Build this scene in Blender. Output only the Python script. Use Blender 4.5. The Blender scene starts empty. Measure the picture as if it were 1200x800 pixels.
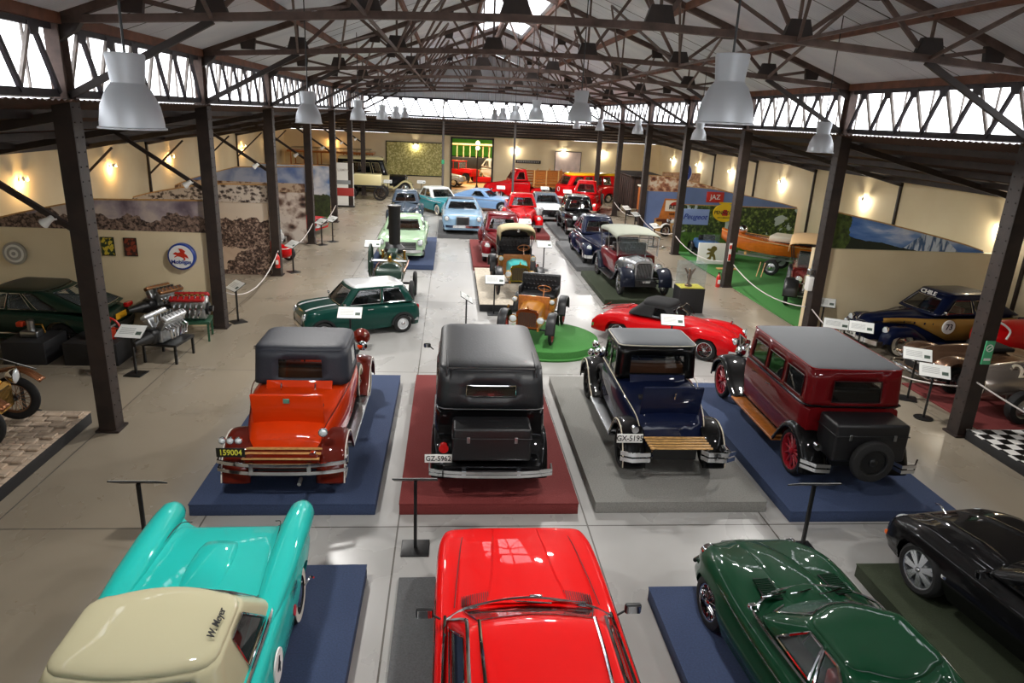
import bpy, math, random
from mathutils import Vector, Matrix
R = math.radians
scene = bpy.context.scene
COL = scene.collection
rnd = random.Random(7)

# ---------------------------------------------------------------- camera
cam_d = bpy.data.cameras.new('camera'); cam = bpy.data.objects.new('camera', cam_d); COL.objects.link(cam)
cam_d.sensor_width = 36; cam_d.lens = 36*817/1200; cam_d.clip_end = 300
_a = Vector((-70, 267, 817)).normalized(); _b = Vector((120, 2534, -817)); _b = (_b-_a*_b.dot(_a)).normalized(); _c = _b.cross(_a)
if _c.x < 0: _c = -_c
# rows: world X,Y,Z in camera coordinates (x right, y up, z forward)
rot = Matrix((( _c.x, _c.y, -_c.z), (_a.x, _a.y, -_a.z), (_b.x, _b.y, -_b.z)))
cam.matrix_world = Matrix.Translation((0, 0, 6.0)) @ rot.to_4x4()
scene.camera = cam
# ---------------------------------------------------------------- exposure, world
scene.view_settings.view_transform = 'Standard'; scene.view_settings.look = 'None'
scene.view_settings.gamma = 1; scene.view_settings.use_curve_mapping = False
scene.view_settings.exposure = 0.85
w = bpy.data.worlds.new('overcast_sky'); scene.world = w; w.use_nodes = True
bg = w.node_tree.nodes['Background']; bg.inputs[0].default_value = (.93, .95, 1, 1); bg.inputs[1].default_value = 3.0
scene.cycles.max_bounces = 6; scene.cycles.diffuse_bounces = 3; scene.cycles.glossy_bounces = 3; scene.cycles.transmission_bounces = 4
scene.cycles.transparent_max_bounces = 8
scene.cycles.use_adaptive_sampling = True; scene.cycles.use_denoising = True
scene.cycles.sample_clamp_indirect = 6; scene.cycles.caustics_reflective = False; scene.cycles.caustics_refractive = False
def light(kind, name, loc, energy, color=(1, 1, 1), size=.5, rx=0, rz=0, parent=None, spot=None):
    l = bpy.data.lights.new(name, kind); l.energy = energy; l.color = color
    if kind == 'AREA': l.shape = 'DISK'; l.size = size
    else: l.shadow_soft_size = size
    if spot: l.spot_size = spot; l.spot_blend = .6
    o = bpy.data.objects.new(name, l); COL.objects.link(o); o.location = loc; o.rotation_euler = (rx, 0, rz)
    if parent: o.parent = parent
    return o

# ---------------------------------------------------------------- materials
def lin(h):
    h = h.lstrip('#'); v = [int(h[i:i+2], 16)/255 for i in (0, 2, 4)]
    return tuple((c/12.92 if c <= .04045 else ((c+.055)/1.055)**2.4) for c in v)+(1,)
MC = {}
def mat(name, col, rough=.5, metal=0, coat=0, noise=0, nscale=8, emis=0, alpha=1, trans=0, bump=0):
    if name in MC: return MC[name]
    m = bpy.data.materials.new(name); m.use_nodes = True; nt = m.node_tree; p = nt.nodes['Principled BSDF']
    c = lin(col) if isinstance(col, str) else col
    p.inputs['Base Color'].default_value = c; p.inputs['Roughness'].default_value = rough; p.inputs['Metallic'].default_value = metal
    if coat: p.inputs['Coat Weight'].default_value = coat; p.inputs['Coat Roughness'].default_value = .03
    if emis: p.inputs['Emission Color'].default_value = c; p.inputs['Emission Strength'].default_value = emis
    if alpha < 1: p.inputs['Alpha'].default_value = alpha
    if trans: p.inputs['Transmission Weight'].default_value = trans
    if noise or bump:
        tc = nt.nodes.new('ShaderNodeTexCoord'); n = nt.nodes.new('ShaderNodeTexNoise'); n.inputs['Scale'].default_value = nscale; n.inputs['Detail'].default_value = 6
        nt.links.new(tc.outputs['Object'], n.inputs['Vector'])
        if noise:
            r = nt.nodes.new('ShaderNodeValToRGB'); r.color_ramp.elements[0].position = .3; r.color_ramp.elements[1].position = .7
            r.color_ramp.elements[0].color = tuple(x*(1-noise) for x in c[:3])+(1,); r.color_ramp.elements[1].color = tuple(min(1, x*(1+noise)) for x in c[:3])+(1,)
            nt.links.new(n.outputs['Fac'], r.inputs['Fac']); nt.links.new(r.outputs['Color'], p.inputs['Base Color'])
        if bump:
            b = nt.nodes.new('ShaderNodeBump'); b.inputs['Strength'].default_value = bump; b.inputs['Distance'].default_value = .02
            nt.links.new(n.outputs['Fac'], b.inputs['Height']); nt.links.new(b.outputs['Normal'], p.inputs['Normal'])
    MC[name] = m; return m
def paint(col):
    m = mat('paint_'+col.lstrip('#'), col, .5, 0, .8); q = m.node_tree.nodes['Principled BSDF']; q.inputs['Specular IOR Level'].default_value = .08; q.inputs['Coat IOR'].default_value = 1.36; return m
def nodes_mat(name, rough=.6, metal=0):
    m = bpy.data.materials.new(name); m.use_nodes = True; nt = m.node_tree; MC[name] = m
    p = nt.nodes['Principled BSDF']; p.inputs['Roughness'].default_value = rough; p.inputs['Metallic'].default_value = metal
    return m, nt, p, nt.nodes.new('ShaderNodeTexCoord')
def ramp(nt, src, stops, interp='LINEAR'):
    r = nt.nodes.new('ShaderNodeValToRGB'); r.color_ramp.interpolation = interp
    e = r.color_ramp.elements
    while len(e) < len(stops): e.new(.5)
    for k, (p, c) in enumerate(stops): e[k].position = p; e[k].color = lin(c) if isinstance(c, str) else c
    nt.links.new(src, r.inputs['Fac']); return r.outputs['Color']
def noise_tex(nt, vec, scale, detail=6, dist=0, stretch=None):
    if stretch:
        mp = nt.nodes.new('ShaderNodeMapping'); mp.inputs['Scale'].default_value = stretch; nt.links.new(vec, mp.inputs['Vector']); vec = mp.outputs['Vector']
    n = nt.nodes.new('ShaderNodeTexNoise'); n.inputs['Scale'].default_value = scale; n.inputs['Detail'].default_value = detail; n.inputs['Distortion'].default_value = dist
    nt.links.new(vec, n.inputs['Vector']); return n.outputs['Fac']
def mixc(nt, fac, a, b, mode='MIX'):
    m = nt.nodes.new('ShaderNodeMix'); m.data_type = 'RGBA'; m.blend_type = mode
    if isinstance(fac, (int, float)): m.inputs[0].default_value = fac
    else: nt.links.new(fac, m.inputs[0])
    for i, v in ((6, a), (7, b)):
        if isinstance(v, str): m.inputs[i].default_value = lin(v)
        elif isinstance(v, tuple): m.inputs[i].default_value = v
        else: nt.links.new(v, m.inputs[i])
    return m.outputs[2]
def bumpn(nt, p, h, s=.3, d=.02):
    b = nt.nodes.new('ShaderNodeBump'); b.inputs['Strength'].default_value = s; b.inputs['Distance'].default_value = d
    nt.links.new(h, b.inputs['Height']); nt.links.new(b.outputs['Normal'], p.inputs['Normal'])

CHROME = mat('chrome', '#D8DADC', .08, 1)
STEEL = mat('brushed_steel', '#A9ABAD', .3, 1)
BRASS = mat('brass', '#C79A45', .2, 1)
TYRE = mat('tyre_rubber', '#141414', .75, bump=.2, nscale=40)
WHITEW = mat('white_wall_rubber', '#D9D5C6', .6)
BLACKM = mat('black_metal', '#101112', .4)
BLACKP = mat('black_plastic', '#17181A', .45)
DARKIN = mat('dark_interior', '#120F0E', .8)
GLASS = mat('car_glass', '#0C1012', .04, 0, 1, alpha=.55)
GLASSL = mat('clear_glass', '#9AA8AA', .03, 0, 0, alpha=.14)
GLASSD = mat('tinted_glass', '#08090A', .04, 0, 1, alpha=.85)
LEATHER = mat('black_leather', '#101012', .42, bump=.15, nscale=60)
LEATHB = mat('tan_leather', '#7A4A28', .45, bump=.15, nscale=30)
LEATHR = mat('red_leather', '#6E1414', .45)
WHITE = mat('white_card', '#E9E9E4', .6)
REDLENS = mat('red_lens', '#B01010', .15, 0, 1)
AMBER = mat('amber_lens', '#E0621A', .15, 0, 1)
LENS = mat('lamp_glass', '#DDE3E6', .06, .3, 1)
RUST = mat('rusty_steel', '#5C4A42', .65, noise=.4, nscale=4); PURL = mat('red_brown_purlin', '#69402C', .7, noise=.4, nscale=3)
DARKST = mat('dark_steel', '#281D18', .6, noise=.5, nscale=3, bump=.3)
WOOD = mat('varnished_wood', '#A4622A', .3, 0, .6, noise=.25, nscale=12)
WOODL = mat('pale_wood', '#C79A5E', .5, noise=.2, nscale=14)
ROPE = mat('white_rope', '#C9C2BC', .8)

# ---------------------------------------------------------------- mesh builder
class MB:
    def __init__(s): s.v = []; s.f = []
    def add(s, vs, fs, M=None):
        o = len(s.v); s.v += [tuple(M @ Vector(v)) if M else tuple(v) for v in vs]; s.f += [tuple(i+o for i in f) for f in fs]; return s
    def box(s, c, d, M=None, taper=1):
        x, y, z = c; a, b, h = d[0]/2, d[1]/2, d[2]/2; t = taper
        vs = [(x-a, y-b, z-h), (x+a, y-b, z-h), (x+a, y+b, z-h), (x-a, y+b, z-h), (x-a*t, y-b*t, z+h), (x+a*t, y-b*t, z+h), (x+a*t, y+b*t, z+h), (x-a*t, y+b*t, z+h)]
        return s.add(vs, [(3, 2, 1, 0), (4, 5, 6, 7), (0, 1, 5, 4), (1, 2, 6, 5), (2, 3, 7, 6), (3, 0, 4, 7)], M)
    def rbox(s, c, d, r=.03, M=None, seg=3):
        # box with rounded edges: vertical corner arcs and rounded top/bottom rims
        x, y, z = c; a, b, h = d[0]/2, d[1]/2, d[2]/2; r = min(r, a*.99, b*.99, h*.99); rings = []
        prof = [(r*(1-math.sin(k*math.pi/2/seg)), -h+r-r*math.cos(k*math.pi/2/seg)) for k in range(seg+1)]
        prof += [(r*(1-math.cos(k*math.pi/2/seg)), h-r+r*math.sin(k*math.pi/2/seg)) for k in range(seg+1)]
        for ins, zz in prof:
            q = []; rr = max(r-ins, .001)
            for (sx, sy, a0) in ((1, 1, 0), (-1, 1, 90), (-1, -1, 180), (1, -1, 270)):
                for k in range(seg+1):
                    t = R(a0+90*k/seg); q.append((x+sx*(a-r)+rr*math.cos(t), y+sy*(b-r)+rr*math.sin(t), z+zz))
            rings.append(q)
        return s.loft(rings, M=M)
    def loft(s, rings, closed=True, cap=True, M=None):
        n = len(rings[0]); vs = [p for r in rings for p in r]; fs = []
        for i in range(len(rings)-1):
            for j in range(n if closed else n-1):
                k = (j+1) % n; fs.append((i*n+j, i*n+k, (i+1)*n+k, (i+1)*n+j))
        if cap: fs.append(tuple(range(n))[::-1]); fs.append(tuple(range((len(rings)-1)*n, len(rings)*n)))
        return s.add(vs, fs, M)
    def tube(s, pts, r=.02, n=8, closed=False, cap=True, flat=None):
        P = [Vector(p) for p in pts]; N = len(P); rings = []; up = None
        for i in range(N):
            a = P[(i-1) % N] if (closed or i > 0) else P[i]; b = P[(i+1) % N] if (closed or i < N-1) else P[i]
            t = (b-a); t = t.normalized() if t.length > 1e-9 else Vector((0, 0, 1))
            if up is None:
                up = Vector((0, 0, 1)) if abs(t.z) < .9 else Vector((1, 0, 0))
            u = (up-t*up.dot(t))
            if u.length < 1e-4: u = t.orthogonal()
            u.normalize(); up = u; v = t.cross(u); rr = r[i] if isinstance(r, (list, tuple)) else r
            if flat: ru, rv = flat; ring = [P[i]+u*ru*sx+v*rv*sy for sx, sy in ((-1, -1), (-1, 1), (1, 1), (1, -1))]
            else: ring = [P[i]+u*rr*math.cos(2*math.pi*k/n)+v*rr*math.sin(2*math.pi*k/n) for k in range(n)]
            rings.append([tuple(q) for q in ring])
        if closed: rings.append(rings[0]); cap = False
        return s.loft(rings, cap=cap)
    def bar(s, p0, p1, w, h=None):
        return s.tube([p0, p1], flat=((h or w)/2, w/2))
    def cyl(s, p0, p1, r, n=16, r1=None): return s.tube([p0, p1], [r, r if r1 is None else r1], n)
    def lathe(s, prof, n=28, M=None, axis='z'):
        rings = []
        for r, h in prof:
            q = []
            for k in range(n):
                t = 2*math.pi*k/n; c, d = r*math.cos(t), r*math.sin(t)
                q.append((c, d, h) if axis == 'z' else ((c, h, d) if axis == 'y' else (h, c, d)))
            rings.append(q)
        return s.loft(rings, cap=True, M=M)
    def sphere(s, c, r, n=14, m=8, sc=(1, 1, 1)):
        return s.lathe([(r*math.sin(math.pi*max(.02, min(.98, k/m)))*1, -r*math.cos(math.pi*k/m)) for k in range(m+1)], n, Matrix.Translation(c) @ Matrix.Diagonal((*sc, 1)))
    def prism(s, poly, axis, a, b):
        # poly in the two other axes
        f = {'x': lambda p, t: (t, p[0], p[1]), 'y': lambda p, t: (p[0], t, p[1]), 'z': lambda p, t: (p[0], p[1], t)}[axis]
        return s.loft([[f(p, a) for p in poly], [f(p, b) for p in poly]])
    def build(s, name, m, parent=None, ang=38, loc=None, flat=False):
        me = bpy.data.meshes.new(name); me.from_pydata(s.v, [], s.f); me.materials.append(m)
        import bmesh
        bm = bmesh.new(); bm.from_mesh(me); bmesh.ops.recalc_face_normals(bm, faces=bm.faces); bm.to_mesh(me); bm.free()
        if not flat:
            me.polygons.foreach_set('use_smooth', [True]*len(me.polygons)); me.set_sharp_from_angle(angle=R(ang))
        me.update(); o = bpy.data.objects.new(name, me); COL.objects.link(o)
        if parent: o.parent = parent
        if loc: o.location = loc
        return o
def tag(o, label=None, cat=None, group=None, kind=None):
    if label: o['label'] = label
    if cat: o['category'] = cat
    if group: o['group'] = group
    if kind: o['kind'] = kind
    return o
def thing(name, label, cat, loc=(0, 0, 0), rz=0, group=None):
    o = bpy.data.objects.new(name, None); COL.objects.link(o); o.empty_display_size = .1; o.location = loc; o.rotation_euler = (0, 0, R(rz))
    return tag(o, label, cat, group)
def struct(name, mb, m, parent=None, **k):
    o = mb.build(name, m, parent, **k)
    if not parent: o['kind'] = 'structure'
    return o
def solid(o, t, off=-1):
    md = o.modifiers.new('solidify', 'SOLIDIFY'); md.thickness = t; md.offset = off; return o
def copy_tree(o, parent=None):
    c = o.copy(); COL.objects.link(c)
    if parent: c.parent = parent
    for ch in o.children: copy_tree(ch, c)
    return c
def text(name, s, size, m, parent, M, ext=.004, sx=1, font_shear=0):
    cu = bpy.data.curves.new(name, 'FONT'); cu.body = s; cu.size = size; cu.extrude = ext; cu.align_x = 'CENTER'; cu.align_y = 'CENTER'; cu.shear = font_shear; cu.offset = size*.012
    t = bpy.data.objects.new(name, cu); COL.objects.link(t)
    bpy.context.view_layer.update()
    me = bpy.data.meshes.new_from_object(t.evaluated_get(bpy.context.evaluated_depsgraph_get()))
    bpy.data.objects.remove(t); bpy.data.curves.remove(cu)
    me.transform(M @ Matrix.Diagonal((sx, 1, 1, 1))); me.materials.clear(); me.materials.append(m)
    o = bpy.data.objects.new(name, me); COL.objects.link(o); o.parent = parent; return o
def frame(o, xdir, ydir):
    x = Vector(xdir).normalized(); y = Vector(ydir); y = (y-x*y.dot(x)).normalized(); z = x.cross(y)
    M = Matrix((x, y, z)).transposed().to_4x4(); M.translation = Vector(o); return M
def curve(pts):
    xs = [p[0] for p in pts]; ys = [p[1] for p in pts]; n = len(xs)
    if n == 1: return lambda x: ys[0]
    d = [(ys[i+1]-ys[i])/(xs[i+1]-xs[i]) for i in range(n-1)]
    m = [d[0]]+[0 if d[i-1]*d[i] <= 0 else 2*d[i-1]*d[i]/(d[i-1]+d[i]) for i in range(1, n-1)]+[d[-1]]
    def f(x):
        if x <= xs[0]: return ys[0]
        if x >= xs[-1]: return ys[-1]
        i = max(k for k in range(n-1) if xs[k] <= x); h = xs[i+1]-xs[i]; t = (x-xs[i])/h
        return (2*t**3-3*t*t+1)*ys[i]+(t**3-2*t*t+t)*h*m[i]+(-2*t**3+3*t*t)*ys[i+1]+(t**3-t*t)*h*m[i+1]
    return f
def catmull(pts, k=6):
    P = [Vector(p) for p in pts]; out = []
    for i in range(len(P)-1):
        a = P[i-1] if i else P[0]*2-P[1]; b, c = P[i], P[i+1]; d = P[i+2] if i+2 < len(P) else P[-1]*2-P[-2]
        for j in range(k):
            t = j/k; out.append(.5*((2*b)+(c-a)*t+(2*a-5*b+4*c-d)*t*t+(3*b-a-3*c+d)*t**3))
    out.append(P[-1]); return out

# ---------------------------------------------------------------- car kit (x forward, y left, z up)
def sstep(a, b, x):
    t = max(0, min(1, (x-a)/(b-a))); return t*t*(3-2*t)
def shell(w, zc, zf=None, zb=.3, arches=(), yo=0, n=60, ridge=.8, sh=.12, tuck=.05, bulge=.03, c0=.4, fl=.1, x0=None, x1=None, closed_bottom=False):
    W = curve(w); ZC = curve(zc); ZF = curve(zf) if zf else ZC; ZB = curve(zb) if isinstance(zb, (list, tuple)) else (lambda x: zb)
    x0 = w[0][0] if x0 is None else x0; x1 = w[-1][0] if x1 is None else x1
    xs = {round(x0+(x1-x0)*(.5-.5*math.cos(math.pi*i/n))*.5+(x1-x0)*i/n*.5, 4) for i in range(n+1)}
    for xa, ra, za in arches:
        for k in range(17):
            q = xa-ra*math.cos(math.pi*k/16)
            if x0 < q < x1: xs.add(round(q, 4))
    xs = sorted(xs); rings = []
    us = [0, .12, .25, .38, .5, .6, .68, .74, .8, .85, .9, .94, .97, .99, 1]
    for x in xs:
        ww, c, f = max(W(x), .01), ZC(x), ZF(x); zs = f-sh; b = min(ZB(x), zs-.05); half = []
        nb = b
        for xa, ra, za in arches:
            if abs(x-xa) < ra: b = max(b, za+math.sqrt(max(0, ra*ra-(x-xa)**2)))
        b = min(b, zs-.03)
        for u in us:
            z = c+(f-c)*sstep(c0, ridge, u)
            if u > ridge: z -= sh*(1-math.sqrt(max(0, 1-((u-ridge)/(1-ridge))**2)))
            half.append((ww*u, z))
        for k in range(1, 8):
            z = zs+(b-zs)*k/7; t = (zs-z)/max(.05, zs-nb); half.append((ww+bulge*math.sin(math.pi*min(1, t*1.3))*min(1, ww*2)-tuck*t*t, z))
        half.append((max(.005, half[-1][0]-fl*min(1, ww)), b))
        rings.append([(x, yo-y, z) for y, z in half[::-1]]+[(x, yo+y, z) for y, z in half[1:]])
    m = MB(); m.loft(rings, closed=closed_bottom, cap=True); return m
def ring_pts(xr, xf, wd, r, bf, br, side_n, fr_n=10, cn=4):
    r = min(r, wd*.95, (xf-xr)*.45); P = []; yw = wd-r
    for i in range(fr_n): u = -1+2*i/fr_n; P.append((xf+bf*(1-u*u*(yw/wd)**2)-bf*(1-(yw/wd)**2), u*yw, 'F', i/fr_n))
    for k in range(cn): t = math.pi/2*k/cn; P.append((xf-r+r*math.cos(t), yw+r*math.sin(t), 'c', 0))
    L = xf-xr-2*r
    for s in side_n[:-1]: P.append((xf-r-L*s, wd, 'L', s))
    for k in range(cn): t = math.pi/2*(1+k/cn); P.append((xr+r+r*math.cos(t), yw+r*math.sin(t), 'c', 0))
    for i in range(fr_n): u = 1-2*i/fr_n; P.append((xr-br*(1-u*u), u*yw, 'B', i/fr_n))
    for k in range(cn): t = math.pi/2*(2+k/cn); P.append((xr+r+r*math.cos(t), -yw+r*math.sin(t), 'c', 0))
    sn = [1-s for s in side_n[::-1]]
    for s in sn[:-1]: P.append((xr+r+L*s, -wd, 'R', 1-s))
    for k in range(cn): t = math.pi/2*(3+k/cn); P.append((xf-r+r*math.cos(t), -yw+r*math.sin(t), 'c', 0))
    return P
def cabin(car, base, top, zb, zt, body_m, roof_m, r=.12, rt=None, crown=.07, bf=.05, br=.03, sides=((.05, .48), (.54, .95)), front=(0, 1), rear=(0, 1), lv=(.08, .86),
          glass=None, trim=None, curv=1.15, roofname='roof', inset=.01, trim_r=.009, split=False, interior=DARKIN, seats=None, roof_trim=None):
    glass = glass or GLASS; rt = r if rt is None else rt
    sn = sorted({0, 1} | {q for s in sides for q in s} | {i/12 for i in range(13)})
    lvs = sorted({0, lv[0], lv[0]+(lv[1]-lv[0])*.25, lv[0]+(lv[1]-lv[0])*.5, lv[0]+(lv[1]-lv[0])*.75, lv[1], 1})
    zbr, zbf = zb if isinstance(zb, tuple) else (zb, zb); rings = []; tags = None
    for t in lvs:
        q = t**curv; P = ring_pts(base[0]+(top[0]-base[0])*t, base[1]+(top[1]-base[1])*t, base[2]+(top[2]-base[2])*q, r+(rt-r)*t, bf, br, sn)
        tags = [(p[2], p[3]) for p in P]; o = []
        for x, y, _, _ in P:
            zz = zbr+(zbf-zbr)*(x-base[0])/(base[1]-base[0]); o.append((x, y, zz+(zt-zz)*t))
        rings.append(o)
    n = len(rings[0]); pil = MB(); wf = {}
    def inwin(tg, nx, li):
        if not (lvs[li] >= lv[0]-1e-6 and lvs[li+1] <= lv[1]+1e-6): return None
        k, s = tg; s2 = nx[1] if nx[0] == k else 1.0
        if k == 'F' and front and s >= front[0]-1e-6 and s2 <= front[1]+1e-6:
            return 'F0' if (not split or s < .5) else 'F1'
        if k == 'B' and rear and s >= rear[0]-1e-6 and s2 <= rear[1]+1e-6: return 'B0'
        if k in 'LR':
            if k == 'R' and nx[0] != 'R': s2 = 0.0
            lo, hi = min(s, s2), max(s, s2)
            for i, (a, b) in enumerate(sides):
                if lo >= a-1e-6 and hi <= b+1e-6: return k+str(i)
        return None
    pv = [p for rg in rings for p in rg]; pf = []
    for i in range(len(lvs)-1):
        for j in range(n):
            k = (j+1) % n; key = inwin(tags[j], tags[k], i); f = (i*n+j, i*n+k, (i+1)*n+k, (i+1)*n+j)
            if key: wf.setdefault(key, []).append((i, j, f))
            else: pf.append(f)
    pil.add(pv, pf); po = pil.build('pillars', body_m, car); solid(po, .03)
    tm = MB() if trim else None
    for key, fl in wf.items():
        ids = sorted({v for _, _, f in fl for v in f}); mp = {v: i for i, v in enumerate(ids)}
        cx = sum(pv[v][0] for v in ids)/len(ids); cy = sum(pv[v][1] for v in ids)/len(ids); nv = []
        d = {'F': (-1, 0), 'B': (1, 0), 'L': (0, -1), 'R': (0, 1)}[key[0]]
        for v in ids: nv.append((pv[v][0]+d[0]*inset, pv[v][1]+d[1]*inset, pv[v][2]))
        g = MB(); g.add(nv, [tuple(mp[v] for v in f) for _, _, f in fl])
        g.build({'F': 'windscreen', 'B': 'rear_window', 'L': 'side_window', 'R': 'side_window'}[key[0]], glass, car, ang=60)
        if trim:
            js = sorted({j for _, j, _ in fl}); iis = sorted({i for i, _, _ in fl})
            # column order contiguous
            st = js[0]; 
            cols = js+[(js[-1]+1) % n]; lo, hi = iis[0], iis[-1]+1; off = Vector((-d[0]*.006, -d[1]*.006, 0))
            path = [Vector(rings[lo][c]) for c in cols]+[Vector(rings[l][cols[-1]]) for l in range(lo+1, hi+1)]+[Vector(rings[hi][c]) for c in cols[::-1][1:]]+[Vector(rings[l][cols[0]]) for l in range(hi-1, lo, -1)]
            tm.tube([tuple(p+off) for p in path], trim_r, 5, closed=True)
    if trim: tm.build('window_trim', trim, car)
    # roof
    rr = [rings[-1]]; L = top[1]-top[0]; mx = min(top[2], L/2)
    for d, h in ((.012, .25), (.035, .45), (.08, .62), (.16, .78), (.3, .9), (.5, .97), (.8, 1.0)):
        dd = d*mx/.9 if False else d*mx
        P = ring_pts(top[0]+dd, top[1]-dd, top[2]-dd, max(rt-dd*.5, .03), bf*(1-d), br*(1-d), sn); rr.append([(x, y, zt+crown*h) for x, y, _, _ in P])
    rm = MB(); rm.loft(rr, cap=False); base_i = (len(rr)-1)*n; rm.f.append(tuple(range(base_i, base_i+n)))
    ro = rm.build(roofname, roof_m, car, ang=50)
    if roof_trim:
        MB().tube([(p[0], p[1], p[2]+.004) for p in rings[-1]], .012, 5, closed=True).build('drip_rail', roof_trim, car)
    if interior:
        im = MB(); q = [(p[0]*.96+base[0]*.02+base[1]*.02, p[1]*.96, p[2]+.006) for p in rings[0]]
        im.add(q, [tuple(range(n))]); im.build('parcel_deck', interior, car, flat=True)
        for sx, sm in (seats or ()):
            MB().rbox((sx, 0, (zb if not isinstance(zb, tuple) else min(zb))+.06), (.16, base[2]*1.6, .26), .05).build('seat_back', sm, car)
    return rings
def steering_wheel(car, x, y, z, r=.19, m=None, tilt=60):
    M = Matrix.Translation((x, y, z)) @ Matrix.Rotation(R(-tilt), 4, 'Y'); b = MB()
    pts = [tuple(M @ Vector((r*math.cos(t*math.pi/10), r*math.sin(t*math.pi/10), 0))) for t in range(20)]
    b.tube(pts, .014, 6, closed=True)
    for t in range(3): a = t*2*math.pi/3; b.tube([tuple(M @ Vector((0, 0, -.02))), tuple(M @ Vector((r*math.cos(a), r*math.sin(a), 0)))], .009, 5)
    b.tube([tuple(M @ Vector((0, 0, 0))), tuple(M @ Vector((0, 0, -.35)))], .018, 6)
    b.build('steering_wheel', m or BLACKP, car)
WM = {}
def wheel(car, x, y, z, r, wd, style, rim_m=None, tyre_m=None, whitewall=False, name='wheel', rot=None, hub_m=None):
    rim_m = rim_m or CHROME; hub_m = hub_m or CHROME; ri = r*{'wire': .66, 'disc': .62, 'wood': .78, 'alloy': .7, 'steel': .6, 'plain': .62}[style]
    key = (round(r, 3), round(wd, 3), style, rim_m.name, whitewall, hub_m.name)
    if key not in WM:
        h = wd/2; b = MB()
        prof = [(ri, -h*.8), (ri+.01, -h*.95), ((r+ri)/2, -h), (r*.95, -h*.8), (r*.99, -h*.45), (r, 0), (r*.99, h*.45), (r*.95, h*.8), ((r+ri)/2, h), (ri+.01, h*.95), (ri, h*.8), (ri-.004, 0)]
        rings = [[(p*math.cos(t*math.pi/18), q, p*math.sin(t*math.pi/18)) for t in range(36)] for p, q in prof]; rings.append(rings[0]); b.loft(rings, cap=False)
        ty = b.build('wheel', TYRE)
        parts = []
        b = MB(); rp = [(ri*1.01, -h*.85), (ri*.95, -h*.8), (ri*.93, -h*.4), (ri*.93, h*.4), (ri*.95, h*.8), (ri*1.01, h*.85), (ri*.99, 0)]
        rings = [[(p*math.cos(t*math.pi/16), q, p*math.sin(t*math.pi/16)) for t in range(32)] for p, q in rp]; rings.append(rings[0]); b.loft(rings, cap=False)
        if style == 'wire':
            for k in range(26):
                a = 2*math.pi*k/26; a2 = a+.5*(1 if k % 2 else -1); yy = h*.75 if k % 4 < 2 else -h*.3
                b.tube([(r*.13*math.cos(a2), yy, r*.13*math.sin(a2)), (ri*.94*math.cos(a), 0, ri*.94*math.sin(a))], .006, 4)
        elif style == 'wood':
            for k in range(12):
                a = 2*math.pi*k/12; b.tube([(r*.1*math.cos(a), 0, r*.1*math.sin(a)), (ri*.94*math.cos(a), 0, ri*.94*math.sin(a))], [.026, .02], 6)
        elif style == 'alloy':
            for k in range(7):
                a = 2*math.pi*k/7; c, s_ = math.cos(a), math.sin(a)
                for da in (-.13, .13):
                    b.tube([(r*.1*c, h*.75, r*.1*s_), (ri*.96*math.cos(a+da), h*.7, ri*.96*math.sin(a+da))], flat=(.025, .012))
            b.lathe([(.001, -h*.3), (ri*.9, -h*.3), (ri*.9, -h*.25), (.001, -h*.2)], 24, axis='y')
        elif style == 'steel':
            b.lathe([(.001, -h*.2), (ri*.93, -h*.2), (ri*.93, h*.3), (ri*.7, h*.45), (ri*.45, h*.7), (.001, h*.7)], 28, axis='y')
            for k in range(8):
                a = 2*math.pi*k/8; b.sphere((ri*.62*math.cos(a), h*.6, ri*.62*math.sin(a)), r*.05, 8, 4)
        else:
            b.lathe([(.001, -h*.2), (ri*.93, -h*.2), (ri*.93, h*.45), (ri*.6, h*.55), (.001, h*.6)], 28, axis='y')
        rm = b.build('rim', rim_m); rm.parent = ty
        b = MB()
        hr = {'wire': .15, 'wood': .14, 'disc': .42, 'alloy': .1, 'steel': .2, 'plain': .2}[style]*r
        b.lathe([(.001, h*.5), (hr, h*.5), (hr*.97, h*.85), (hr*.6, h*1.05), (hr*.2, h*1.12), (.001, h*1.13)], 20, axis='y')
        if style in ('wire', 'wood'): b.lathe([(.001, -h*.7), (hr*.9, -h*.7), (hr*.9, h*.5), (.001, h*.5)], 16, axis='y')
        hc = b.build('hub_cap', hub_m); hc.parent = ty
        if whitewall:
            b = MB(); b.lathe([(ri*1.03, h*.9), (r*.9, h*.93), (r*.9, h*1.005), (ri*1.03, h*1.005)], 32, axis='y')
            # ring shape: replace cap faces
            b.f = [f for f in b.f if len(f) == 4]
            ww = b.build('white_wall', WHITEW); ww.parent = ty
        WM[key] = ty; o = ty
    else:
        o = copy_tree(WM[key])
    o.name = name; o.parent = car; o.location = (x, y, z)
    o.rotation_euler = rot if rot else (0, 0, 0 if y > 0 else math.pi)
    return o
def wheels4(car, fx, rx, tr, r, wd, style, rim_m=None, **k):
    for x in (fx, rx):
        for y in (tr, -tr): wheel(car, x, y, r, r, wd, style, rim_m, **k)
def headlamp(car, x, y, z, r=.1, m=None, d=None, name='headlamp', pod=True):
    m = m or CHROME; d = r*1.1 if d is None else d
    o = MB().lathe([(.001, -d), (r*.5, -d*.9), (r*.85, -d*.5), (r, -.02), (r*1.04, 0), (r*1.04, .02), (r*.95, .025)], 20, axis='x').build(name, m, car, loc=(x, y, z))
    MB().lathe([(r*.95, .015), (r*.7, .04), (r*.35, .052), (.001, .056)], 20, axis='x').build('lamp_glass', LENS, o); return o
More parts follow.
